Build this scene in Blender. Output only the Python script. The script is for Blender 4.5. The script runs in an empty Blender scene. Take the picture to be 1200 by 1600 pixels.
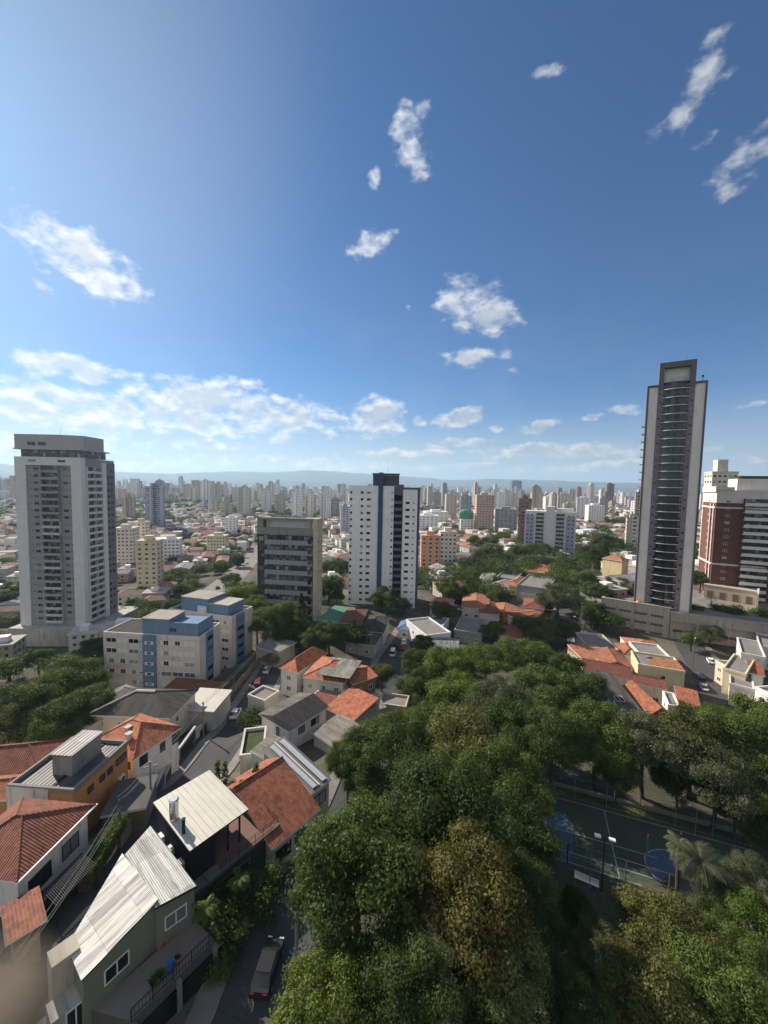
import bpy, math, random
import numpy as np
from mathutils import Vector, Matrix, noise as mnoise
R_ = math.radians
SC = bpy.context.scene
COL = SC.collection
random.seed(11)
RNG = np.random.default_rng(7)

# ---------------------------------------------------------------- camera
FPX, CZ = 610.0, 74.0
PITCH, ROLL = math.atan(40/610.0), R_(1.2)
_f = np.array([0, math.cos(PITCH), -math.sin(PITCH)])
_r0 = np.array([1.0, 0, 0]); _d0 = np.array([0, -math.sin(PITCH), -math.cos(PITCH)])
_r = _r0*math.cos(ROLL) - _d0*math.sin(ROLL)
_d = _d0*math.cos(ROLL) + _r0*math.sin(ROLL)
cam_data = bpy.data.cameras.new('camera')
cam = bpy.data.objects.new('camera', cam_data); COL.objects.link(cam)
cam.matrix_world = Matrix(((_r[0], -_d[0], -_f[0], 0), (_r[1], -_d[1], -_f[1], 0), (_r[2], -_d[2], -_f[2], CZ), (0, 0, 0, 1)))
cam_data.sensor_fit = 'HORIZONTAL'; cam_data.sensor_width = 36.0
cam_data.lens = 36.0*FPX/1200.0
cam_data.clip_start = 0.02; cam_data.clip_end = 60000
cam_data.dof.use_dof = True; cam_data.dof.focus_distance = 90.0
cam_data.dof.aperture_fstop = cam_data.lens/1000/0.022
SC.camera = cam

# ---------------------------------------------------------------- light, exposure
SUN_AZ, SUN_EL = R_(-52), R_(33)          # azimuth from +y, negative = towards -x
sun_dir = Vector((math.sin(SUN_AZ)*math.cos(SUN_EL), math.cos(SUN_AZ)*math.cos(SUN_EL), math.sin(SUN_EL)))
sd = bpy.data.lights.new('sun', 'SUN'); sd.energy = 5.0; sd.angle = R_(0.5); sd.color = (1.0, 0.90, 0.77)
so = bpy.data.objects.new('sun', sd); COL.objects.link(so)
so.rotation_euler = (-sun_dir).to_track_quat('-Z', 'Y').to_euler(); so.location = (0, 0, 300)
SC.view_settings.view_transform = 'Standard'; SC.view_settings.look = 'None'
SC.view_settings.exposure = 0.72; SC.view_settings.gamma = 1.0
SC.cycles.use_denoising = True
SC.cycles.max_bounces = 5; SC.cycles.diffuse_bounces = 3; SC.cycles.glossy_bounces = 3
SC.cycles.transmission_bounces = 3; SC.cycles.transparent_max_bounces = 6; SC.cycles.volume_bounces = 1
SC.cycles.caustics_reflective = False; SC.cycles.caustics_refractive = False
SC.cycles.sample_clamp_indirect = 4.0

# ---------------------------------------------------------------- pixel rays of the photograph (used to measure the place)
def ray(px, py): return _r*(px-600) + _d*(py-800) + _f*FPX
def at(px, py, z):
    v = ray(px, py); t = (z-CZ)/v[2]
    return np.array([v[0]*t, v[1]*t])
def atY(px, py, dist):
    v = ray(px, py); t = dist/math.hypot(v[0], v[1]); return np.array([v[0]*t, v[1]*t, CZ+v[2]*t])
def depth(x, y, z): return float(np.dot(np.array([x, y, z-CZ]), _f))
def proj(x, y, z):
    v = np.array([x, y, z-CZ]); w = v@_f
    return 600+FPX*(v@_r)/w, 800+FPX*(v@_d)/w

TP = np.array([(-161,170,0),(-134,178,0),(-145,211,2),(-100,190,4),(-100,140,8),(-16,176,20),(14,169,20),(104,161,27),(124,157,28),(84,146,17),(108,142,18),
 (136,152,28),(152,160,30),(160,180,31),(100,175,29),(130,130,18),(90,143,16.5),(100,140,16.5),(112,136,17),(95,136,16.5),(122,132,17.5),(84,140,16.5),(140,121,18.5),(160,122,20),(-47,145,22),(-23,140,22),(-71,96,17),(-44,102,19),(-34,87,20),(-38,138,19),(-35,69,23),(-33,48,27),(-31,36,30),
 (-9,31,32),(-12,24,32.5),(28,45,24),(28,61,23),(53,52,23.5),(40,56,23.5),(45,40,25),(0,10,35),(-40,10,34),(40,15,30),(-60,60,21),(-60,30,28),(-85,85,11),(-110,110,6),(-60,120,14),(60,100,17),(100,100,17),(40,90,18),
 (0,100,18),(0,60,25),(-10,60,25),(20,140,17),(-15,100,20),(60,170,18),(90,180,17),(150,230,26),(75,150,16),(70,130,16),(-200,300,0),(-60,260,4),(0,260,10),(120,300,18),(200,260,26),(-300,400,0),(-100,400,3),(0,400,8),
 (150,420,20),(300,400,22),(260,200,32),(300,100,30),(-300,100,4),(-200,20,20),(200,20,26),(0,-100,40),(-200,-100,40),(200,-100,40),(0,-600,30),(-700,700,2),(0,700,6),(700,700,14),(0,1500,2),(-1500,1500,2),(1500,1500,6),(-1500,0,5),(1500,0,15)], float)
def terr(x, y):
    x = np.asarray(x, float); y = np.asarray(y, float)
    d2 = (x[..., None]-TP[:, 0])**2 + (y[..., None]-TP[:, 1])**2
    dist = np.sqrt(x**2+y**2)[..., None]
    s = 4 + 0.055*dist
    w = 1/(d2+s*s)**2
    return (w*TP[:, 2]).sum(-1)/w.sum(-1)
def T(x, y): return float(terr(np.array(x), np.array(y)))
def G(px, py, h=0.0):
    v = ray(px, py); lo, hi = 5.0, 9000.0
    ts = np.geomspace(15, 12000, 900)
    n = math.hypot(v[0], v[1]); X = v[0]/n*ts; Y = v[1]/n*ts; Z = CZ+v[2]/n*ts
    below = Z < terr(X, Y)+h
    i = int(np.argmax(below)) if below.any() else len(ts)-1
    lo, hi = ts[max(i-1, 0)], ts[i]
    for _ in range(25):
        m = (lo+hi)/2
        if CZ+v[2]/n*m < T(v[0]/n*m, v[1]/n*m)+h: hi = m
        else: lo = m
    return np.array([v[0]/n*hi, v[1]/n*hi, CZ+v[2]/n*hi])

# ---------------------------------------------------------------- node helpers
class NT:
    def __init__(s, tree): s.t = tree; s.t.nodes.clear()
    def n(s, typ, **kw):
        o = s.t.nodes.new(typ)
        for k, v in kw.items(): setattr(o, k, v)
        return o
    def put(s, sock, v):
        if isinstance(v, bpy.types.NodeSocket): s.t.links.new(v, sock)
        else:
            if isinstance(v, tuple) and len(v) == 3 and sock.type == 'RGBA': v = (*v, 1)
            sock.default_value = v
    def m(s, op, a, b=0.0, c=0.0, clamp=False):
        o = s.n('ShaderNodeMath', operation=op, use_clamp=clamp)
        for i, v in enumerate((a, b, c)): s.put(o.inputs[i], v)
        return o.outputs[0]
    def vm(s, op, a, b=(0, 0, 0)):
        o = s.n('ShaderNodeVectorMath', operation=op)
        s.put(o.inputs[0], a)
        if op == 'SCALE': s.put(o.inputs['Scale'], b)
        else: s.put(o.inputs[1], b)
        return o.outputs['Value'] if op in ('DOT_PRODUCT', 'LENGTH') else o.outputs[0]
    def mix(s, f, a, b, blend='MIX'):
        o = s.n('ShaderNodeMix', data_type='RGBA', blend_type=blend)
        s.put(o.inputs['Factor'], f); s.put(o.inputs['A'], a); s.put(o.inputs['B'], b)
        return [x for x in o.outputs if x.type == 'RGBA'][0]
    def ss(s, x, a, b, c=0.0, d=1.0):
        o = s.n('ShaderNodeMapRange', interpolation_type='SMOOTHSTEP')
        for i, v in enumerate((x, a, b, c, d)): s.put(o.inputs[i], v)
        return o.outputs[0]
    def noise(s, vec, scale, detail=3, rough=0.55):
        o = s.n('ShaderNodeTexNoise'); s.put(o.inputs['Vector'], vec)
        s.put(o.inputs['Scale'], scale); s.put(o.inputs['Detail'], detail); s.put(o.inputs['Roughness'], rough)
        return o.outputs['Fac']
    def white(s, vec):
        o = s.n('ShaderNodeTexWhiteNoise', noise_dimensions='3D'); s.put(o.inputs['Vector'], vec); return o.outputs['Value']
    def comb(s, x, y, z=0.0):
        o = s.n('ShaderNodeCombineXYZ')
        for i, v in enumerate((x, y, z)): s.put(o.inputs[i], v)
        return o.outputs[0]
    def sep(s, v):
        o = s.n('ShaderNodeSeparateXYZ'); s.put(o.inputs[0], v); return o.outputs
    def ramp(s, f, stops):
        o = s.n('ShaderNodeValToRGB'); s.put(o.inputs[0], f); e = o.color_ramp.elements
        while len(e) < len(stops): e.new(0.5)
        for q, (p, c) in zip(e, stops): q.position = p; q.color = (*c, 1)
        return o.outputs[0]
    def scale(s, col, f):
        return s.vm('SCALE', col, f)
    def bump(s, h, strength=0.5, dist=0.05):
        o = s.n('ShaderNodeBump'); s.put(o.inputs['Height'], h); s.put(o.inputs['Strength'], strength); s.put(o.inputs['Distance'], dist)
        return o.outputs[0]

MATS = {}
def newmat(name):
    m = bpy.data.materials.new(name); m.use_nodes = True; MATS[name] = m
    return m, NT(m.node_tree)
def finish(nt, col, rough=0.8, metal=0.0, nrm=None, spec=0.3):
    b = nt.n('ShaderNodeBsdfPrincipled'); o = nt.n('ShaderNodeOutputMaterial')
    nt.put(b.inputs['Base Color'], col); nt.put(b.inputs['Roughness'], rough); nt.put(b.inputs['Metallic'], metal)
    nt.put(b.inputs['Specular IOR Level'], spec)
    if nrm is not None: nt.put(b.inputs['Normal'], nrm)
    nt.t.links.new(b.outputs[0], o.inputs[0]); return b
def uvs(nt):
    u = nt.n('ShaderNodeUVMap'); u.uv_map = 'UVMap'; return u.outputs[0]
def ocol(nt): return nt.n('ShaderNodeObjectInfo').outputs['Color']
def orand(nt): return nt.n('ShaderNodeObjectInfo').outputs['Random']
def opos(nt): return nt.n('ShaderNodeTexCoord').outputs['Object']
def gpos(nt): return nt.n('ShaderNodeNewGeometry').outputs['Position']
def nfrac(nt, x): return nt.m('FRACT', x)

def build_materials():
    # painted render / concrete walls: colour comes from the object
    def wall(name, stain, rough=0.9, fine=6.0):
        m, nt = newmat(name); p = gpos(nt); uv = uvs(nt); s = nt.sep(uv)
        n1 = nt.noise(p, 0.35, 4); n2 = nt.noise(nt.comb(nt.m('MULTIPLY', s[0], 1.6), nt.m('MULTIPLY', s[1], 0.16), orand(nt)), 1.0, 4, 0.65)
        n3 = nt.noise(p, fine, 3)
        f = nt.m('MULTIPLY', nt.ss(n2, 0.50, 0.75), stain)
        c = nt.mix(f, ocol(nt), nt.mix(0.75, ocol(nt), (0.07, 0.06, 0.05), 'MIX'))
        k = nt.m('ADD', nt.m('MULTIPLY_ADD', n1, 0.28, 0.78), nt.m('MULTIPLY', n3, 0.16))
        finish(nt, nt.scale(c, k), rough, 0, nt.bump(n3, 0.15, 0.03))
    wall('plaster', 0.55); wall('clean_plaster', 0.22); wall('stained_concrete', 0.95, 0.92, 3.0)
    # clay roof tiles
    m, nt = newmat('roof_tile'); uv = uvs(nt); s = nt.sep(uv)
    a = nt.m('DIVIDE', s[0], 0.28); b = nt.m('DIVIDE', s[1], 0.42)
    fu, fv = nfrac(nt, a), nfrac(nt, b)
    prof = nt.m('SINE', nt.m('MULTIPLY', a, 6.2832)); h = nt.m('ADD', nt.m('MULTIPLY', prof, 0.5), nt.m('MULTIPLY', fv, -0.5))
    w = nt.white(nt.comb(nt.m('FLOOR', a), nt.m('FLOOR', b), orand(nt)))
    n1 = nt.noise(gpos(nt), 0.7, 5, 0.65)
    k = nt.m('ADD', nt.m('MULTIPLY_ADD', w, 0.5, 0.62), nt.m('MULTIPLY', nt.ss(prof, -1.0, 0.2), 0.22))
    c = nt.scale(ocol(nt), k)
    c = nt.mix(nt.m('MULTIPLY', nt.ss(n1, 0.45, 0.72), 0.6), c, (0.075, 0.042, 0.03))
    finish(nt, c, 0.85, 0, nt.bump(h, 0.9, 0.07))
    # corrugated sheets
    def corr(name, metal, rough, pitch, dirt):
        m, nt = newmat(name); uv = uvs(nt); s = nt.sep(uv)
        a = nt.m('DIVIDE', s[0], pitch)
        prof = nt.m('SINE', nt.m('MULTIPLY', a, 6.2832))
        w = nt.white(nt.comb(nt.m('FLOOR', nt.m('DIVIDE', s[0], 0.9)), nt.m('FLOOR', nt.m('DIVIDE', s[1], 2.6)), orand(nt)))
        w2 = nt.white(nt.comb(nt.m('FLOOR', nt.m('DIVIDE', s[0], pitch*2)), nt.m('FLOOR', nt.m('DIVIDE', s[1], 5.2)), 3.0)); w = nt.m('MULTIPLY_ADD', w, 0.5, nt.m('MULTIPLY', w2, 0.5))
        st = nt.noise(nt.comb(nt.m('MULTIPLY', s[0], 3.0), nt.m('MULTIPLY', s[1], 0.25)), 1.0, 5, 0.7)
        lap = nt.ss(nfrac(nt, nt.m('DIVIDE', s[1], 2.6)), 0.0, 0.03)
        side = nt.ss(nfrac(nt, nt.m('DIVIDE', s[0], 0.9)), 0.0, 0.06)
        k = nt.m('MULTIPLY', nt.m('MULTIPLY_ADD', w, 0.72, 0.45), nt.m('MULTIPLY_ADD', nt.m('MULTIPLY', lap, side), 0.35, 0.65))
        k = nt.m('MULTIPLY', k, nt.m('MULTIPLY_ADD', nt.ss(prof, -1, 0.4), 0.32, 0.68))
        c = nt.mix(nt.m('MULTIPLY', nt.ss(st, 0.45, 0.72), dirt), nt.scale(ocol(nt), k), (0.09, 0.07, 0.055))
        finish(nt, c, rough, metal, nt.bump(prof, 0.8, 0.03), 0.35)
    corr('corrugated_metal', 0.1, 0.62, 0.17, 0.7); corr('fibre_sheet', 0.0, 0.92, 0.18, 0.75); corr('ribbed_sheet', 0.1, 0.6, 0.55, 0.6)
    m, nt = newmat('seamed_metal'); uv = uvs(nt); s = nt.sep(uv)
    seam = nt.ss(nt.m('ABSOLUTE', nt.m('SUBTRACT', nfrac(nt, nt.m('DIVIDE', s[0], 0.62)), 0.5)), 0.0, 0.06)
    st = nt.noise(nt.comb(nt.m('MULTIPLY', s[0], 2.0), nt.m('MULTIPLY', s[1], 0.4)), 1.0, 5, 0.7)
    c = nt.scale(ocol(nt), nt.m('MULTIPLY', nt.m('MULTIPLY_ADD', st, 0.5, 0.7), nt.m('MULTIPLY_ADD', seam, 0.55, 0.45)))
    finish(nt, c, 0.5, 0.1, nt.bump(seam, 0.5, 0.04))
    # flat roof membrane
    m, nt = newmat('flat_roof'); p = gpos(nt)
    n1 = nt.noise(p, 0.5, 5, 0.65); n2 = nt.noise(p, 4, 3)
    c = nt.scale(nt.vm('MULTIPLY', ocol(nt), (0.19, 0.18, 0.165)), nt.m('ADD', nt.m('MULTIPLY_ADD', n1, 0.9, 0.45), nt.m('MULTIPLY', n2, 0.25)))
    finish(nt, c, 0.95)
    # panes
    m, nt = newmat('window_glass')
    rn = orand(nt); c = nt.ramp(rn, [(0.0, (0.012, 0.014, 0.017)), (0.55, (0.03, 0.034, 0.04)), (0.72, (0.10, 0.11, 0.12)), (0.88, (0.26, 0.26, 0.25)), (1.0, (0.34, 0.33, 0.30))])
    finish(nt, c, 0.12, 0, None, 0.5)
    m, nt = newmat('dark_glass'); uv = uvs(nt); s = nt.sep(uv)
    w = nt.white(nt.comb(nt.m('FLOOR', nt.m('DIVIDE', s[0], 1.25)), nt.m('FLOOR', nt.m('DIVIDE', s[1], 1.5)), orand(nt)))
    mul = nt.ss(nt.m('ABSOLUTE', nt.m('SUBTRACT', nfrac(nt, nt.m('DIVIDE', s[0], 1.25)), 0.5)), 0.44, 0.47)
    c = nt.ramp(w, [(0.0, (0.014, 0.017, 0.02)), (0.5, (0.035, 0.042, 0.05)), (0.8, (0.10, 0.107, 0.11)), (1.0, (0.28, 0.28, 0.26))])
    finish(nt, nt.mix(mul, c, (0.085, 0.085, 0.087)), 0.1, 0, None, 0.5)
    m, nt = newmat('black_glass'); n1 = nt.noise(gpos(nt), 0.9, 3); finish(nt, nt.scale(nt.vm('ADD', (0.018, 0.018, 0.022), (0, 0, 0)), nt.m('MULTIPLY_ADD', n1, 1.6, 0.2)), 0.08, 0, None, 0.6)
    # simple ones
    def flat(name, col, rough=0.7, metal=0.0, var=0.25, sc=2.0):
        m, nt = newmat(name); n1 = nt.noise(gpos(nt), sc, 4)
        finish(nt, nt.scale(nt.vm('ADD', col, (0, 0, 0)), nt.m('MULTIPLY_ADD', n1, 2*var, 1-var)), rough, metal)
    flat('dark_metal', (0.022, 0.022, 0.025), 0.85); flat('grey_metal', (0.22, 0.22, 0.22), 0.45, 0.3)
    flat('steel', (0.62, 0.62, 0.60), 0.28, 0.9, 0.1); flat('white_paint', (0.72, 0.71, 0.68), 0.6, 0, 0.12)
    flat('shutter_paint', (0.62, 0.59, 0.54), 0.7, 0, 0.15); flat('rubber', (0.015, 0.015, 0.016), 0.85); flat('wood_pole', (0.12, 0.10, 0.085), 0.9, 0, 0.35, 5)
    flat('bark', (0.075, 0.055, 0.04), 0.95, 0, 0.4, 6); flat('terracotta', (0.42, 0.20, 0.08), 0.8)
    flat('blue_plastic', (0.03, 0.12, 0.32), 0.35); flat('red_lamp', (0.14, 0.012, 0.012), 0.3); flat('beige_ledge', (0.11, 0.09, 0.065), 0.9, 0, 0.1)
    flat('lamp_lens', (0.75, 0.75, 0.72), 0.2); flat('orange_dome', (0.6, 0.28, 0.03), 0.5); flat('wire', (0.12, 0.12, 0.12), 0.6); flat('soil', (0.11, 0.085, 0.06), 0.95, 0, 0.4, 1.5)
    # object-coloured lacquer (cars, tanks)
    m, nt = newmat('car_paint'); b = finish(nt, ocol(nt), 0.4, 0.0, None, 0.35); b.inputs['Coat Weight'].default_value = 0.15; b.inputs['Coat Roughness'].default_value = 0.08
    m, nt = newmat('plain_paint'); n1 = nt.noise(gpos(nt), 1.5, 4); finish(nt, nt.scale(ocol(nt), nt.m('MULTIPLY_ADD', n1, 0.3, 0.85)), 0.75)
    # brick
    m, nt = newmat('brick'); b = nt.n('ShaderNodeTexBrick'); nt.put(b.inputs['Vector'], uvs(nt)); nt.put(b.inputs['Color1'], (0.115, 0.05, 0.036)); nt.put(b.inputs['Color2'], (0.145, 0.062, 0.045)); nt.put(b.inputs['Mortar'], (0.16, 0.09, 0.07))
    nt.put(b.inputs['Scale'], 1.0); nt.put(b.inputs['Mortar Size'], 0.012); b.inputs['Brick Width'].default_value = 0.3; b.inputs['Row Height'].default_value = 0.1
    n1 = nt.noise(gpos(nt), 0.4, 4); finish(nt, nt.scale(b.outputs[0], nt.m('MULTIPLY_ADD', n1, 0.6, 0.7)), 0.9)
    # block wall (rows of big blocks)
    m, nt = newmat('block_wall'); b = nt.n('ShaderNodeTexBrick'); nt.put(b.inputs['Vector'], uvs(nt)); nt.put(b.inputs['Color1'], (0.40, 0.355, 0.295)); nt.put(b.inputs['Color2'], (0.45, 0.40, 0.335)); nt.put(b.inputs['Mortar'], (0.28, 0.25, 0.21))
    b.inputs['Scale'].default_value = 1.0; b.inputs['Mortar Size'].default_value = 0.03; b.inputs['Brick Width'].default_value = 0.8; b.inputs['Row Height'].default_value = 0.4
    s = nt.sep(uvs(nt)); n2 = nt.noise(nt.comb(nt.m('MULTIPLY', s[0], 1.2), nt.m('MULTIPLY', s[1], 0.14)), 1.0, 5, 0.7)
    c = nt.mix(nt.m('MULTIPLY', nt.ss(n2, 0.45, 0.75), 0.6), b.outputs[0], (0.09, 0.075, 0.06)); finish(nt, c, 0.93)
    # asphalt / pavement
    m, nt = newmat('asphalt'); p = gpos(nt); n1 = nt.noise(p, 0.25, 5, 0.65); n2 = nt.noise(p, 12, 2); v = nt.n('ShaderNodeTexVoronoi'); v.feature = 'DISTANCE_TO_EDGE'; nt.put(v.inputs['Vector'], p); v.inputs['Scale'].default_value = 0.16
    crack = nt.ss(v.outputs['Distance'], 0.0, 0.012)
    k = nt.m('MULTIPLY', nt.m('ADD', nt.m('MULTIPLY_ADD', n1, 0.9, 0.45), nt.m('MULTIPLY', n2, 0.25)), nt.m('MULTIPLY_ADD', crack, 0.3, 0.7))
    finish(nt, nt.scale(nt.vm('ADD', (0.060, 0.060, 0.062), (0, 0, 0)), k), 0.9)
    m, nt = newmat('pavement'); p = gpos(nt); n1 = nt.noise(p, 0.4, 5, 0.65); s = nt.sep(p)
    w = nt.white(nt.comb(nt.m('FLOOR', nt.m('DIVIDE', s[0], 1.8)), nt.m('FLOOR', nt.m('DIVIDE', s[1], 1.8)), 0.0))
    finish(nt, nt.scale(nt.vm('ADD', (0.20, 0.185, 0.165), (0, 0, 0)), nt.m('ADD', nt.m('MULTIPLY_ADD', n1, 0.9, 0.4), nt.m('MULTIPLY', w, 0.25))), 0.92)
    # ground: yards and scrub near, roofs-and-gardens mottling far out
    m, nt = newmat('ground'); p = gpos(nt); n1 = nt.noise(p, 0.08, 5, 0.6); n2 = nt.noise(p, 1.3, 4)
    near = nt.ramp(n1, [(0.3, (0.035, 0.045, 0.02)), (0.5, (0.07, 0.065, 0.045)), (0.65, (0.13, 0.115, 0.095)), (0.8, (0.05, 0.055, 0.03))])
    near = nt.scale(near, nt.m('MULTIPLY_ADD', n2, 0.8, 0.6))
    v = nt.n('ShaderNodeTexVoronoi'); nt.put(v.inputs['Vector'], p); v.inputs['Scale'].default_value = 0.06
    w = nt.sep(v.outputs['Color'])[0]
    far = nt.ramp(w, [(0.0, (0.03, 0.045, 0.025)), (0.35, (0.05, 0.065, 0.035)), (0.42, (0.22, 0.13, 0.09)), (0.62, (0.28, 0.26, 0.23)), (0.8, (0.40, 0.38, 0.35)), (1.0, (0.10, 0.10, 0.10))])
    far = nt.mix(nt.ss(nt.noise(p, 0.0035, 3), 0.48, 0.58), far, (0.03, 0.045, 0.024))
    dist = nt.vm('LENGTH', p)
    finish(nt, nt.mix(nt.ss(dist, 330, 520), near, far), 0.95)
    m, nt = newmat('forest_hill'); p = gpos(nt); n1 = nt.noise(p, 0.002, 6, 0.65)
    finish(nt, nt.ramp(n1, [(0.3, (0.025, 0.04, 0.02)), (0.7, (0.06, 0.07, 0.04))]), 1.0)
    m, nt = newmat('lawn'); p = gpos(nt); n1 = nt.noise(p, 0.6, 5); n2 = nt.noise(p, 9, 2)
    finish(nt, nt.scale(nt.ramp(n1, [(0.3, (0.03, 0.05, 0.018)), (0.7, (0.075, 0.075, 0.035))]), nt.m('MULTIPLY_ADD', n2, 0.8, 0.6)), 0.95)
    def court(name, col):
        m, nt = newmat(name); p = gpos(nt); n1 = nt.noise(p, 0.35, 5, 0.65); n2 = nt.noise(p, 6, 3)
        finish(nt, nt.scale(nt.vm('ADD', col, (0, 0, 0)), nt.m('ADD', nt.m('MULTIPLY_ADD', n1, 0.9, 0.45), nt.m('MULTIPLY', n2, 0.2))), 0.8)
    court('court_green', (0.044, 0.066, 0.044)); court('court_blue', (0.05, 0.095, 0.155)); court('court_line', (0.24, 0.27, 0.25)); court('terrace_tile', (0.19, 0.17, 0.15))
    # far facades: rows of windows in metres, walls in the object's colour
    m, nt = newmat('facade'); uv = uvs(nt); s = nt.sep(uv); rn = orand(nt)
    pu = nt.m('MULTIPLY_ADD', rn, 1.6, 2.4)
    a = nt.m('DIVIDE', s[0], pu); b = nt.m('DIVIDE', s[1], 3.0); fu, fv = nfrac(nt, a), nfrac(nt, b)
    wu = nt.m('MULTIPLY_ADD', nt.white(nt.comb(rn, 3.0, 1.0)), 0.25, 0.12)
    win = nt.m('MULTIPLY', nt.m('LESS_THAN', nt.m('ABSOLUTE', nt.m('SUBTRACT', fu, 0.5)), wu), nt.m('LESS_THAN', nt.m('ABSOLUTE', nt.m('SUBTRACT', fv, 0.55)), 0.23))
    col_on = nt.m('GREATER_THAN', nt.white(nt.comb(nt.m('FLOOR', a), rn, 7.0)), 0.22)
    nz = nt.sep(nt.n('ShaderNodeNewGeometry').outputs['Normal'])[2]
    up = nt.m('GREATER_THAN', nz, 0.5)
    win = nt.m('MULTIPLY', nt.m('MULTIPLY', win, col_on), nt.m('SUBTRACT', 1.0, up))
    band = nt.m('MULTIPLY', nt.m('GREATER_THAN', nt.white(nt.comb(nt.m('FLOOR', nt.m('DIVIDE', s[0], 4.5)), rn, 2.0)), 0.72), nt.m('SUBTRACT', 1.0, up))
    w = nt.white(nt.comb(nt.m('FLOOR', a), nt.m('FLOOR', b), rn))
    c = nt.mix(nt.m('MULTIPLY', band, 0.45), ocol(nt), (0.16, 0.15, 0.15))
    c = nt.mix(win, c, nt.ramp(w, [(0, (0.02, 0.024, 0.03)), (0.7, (0.07, 0.075, 0.085)), (1, (0.3, 0.3, 0.28))]))
    c = nt.mix(up, c, (0.16, 0.15, 0.14))
    finish(nt, c, 0.8)
    # leaves
    def leaf(name, c0, c1, tr=0.40):
        m, nt = newmat(name); rn = orand(nt); p = gpos(nt)
        n1 = nt.noise(p, 0.45, 3); n2 = nt.noise(p, 2.3, 2)
        f = nt.m('ADD', nt.m('MULTIPLY', nt.ss(n1, 0.35, 0.65), 0.55), nt.m('ADD', nt.m('MULTIPLY', n2, 0.3), nt.m('MULTIPLY_ADD', rn, 0.8, -0.36)), clamp=True)
        c = nt.mix(f, c0, c1)
        d = nt.n('ShaderNodeBsdfPrincipled'); nt.put(d.inputs['Base Color'], c); d.inputs['Roughness'].default_value = 0.6; d.inputs['Specular IOR Level'].default_value = 0.2
        t = nt.n('ShaderNodeBsdfTranslucent'); nt.put(t.inputs['Color'], nt.mix(0.45, c, (0.13, 0.16, 0.02)))
        x = nt.n('ShaderNodeMixShader'); nt.put(x.inputs[0], tr); nt.t.links.new(d.outputs[0], x.inputs[1]); nt.t.links.new(t.outputs[0], x.inputs[2])
        o = nt.n('ShaderNodeOutputMaterial'); nt.t.links.new(x.outputs[0], o.inputs[0])
    leaf('leaf_dark', (0.030, 0.054, 0.015), (0.098, 0.135, 0.034)); leaf('leaf_mid', (0.040, 0.070, 0.018), (0.125, 0.17, 0.038))
    leaf('leaf_bright', (0.08, 0.125, 0.02), (0.18, 0.22, 0.04)); leaf('leaf_olive', (0.075, 0.085, 0.026), (0.165, 0.165, 0.05))
    leaf('leaf_brown', (0.075, 0.075, 0.022), (0.18, 0.15, 0.04)); leaf('leaf_pale', (0.06, 0.09, 0.026), (0.165, 0.20, 0.065)); leaf('leaf_grey', (0.075, 0.085, 0.045), (0.15, 0.16, 0.085))
build_materials()

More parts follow.
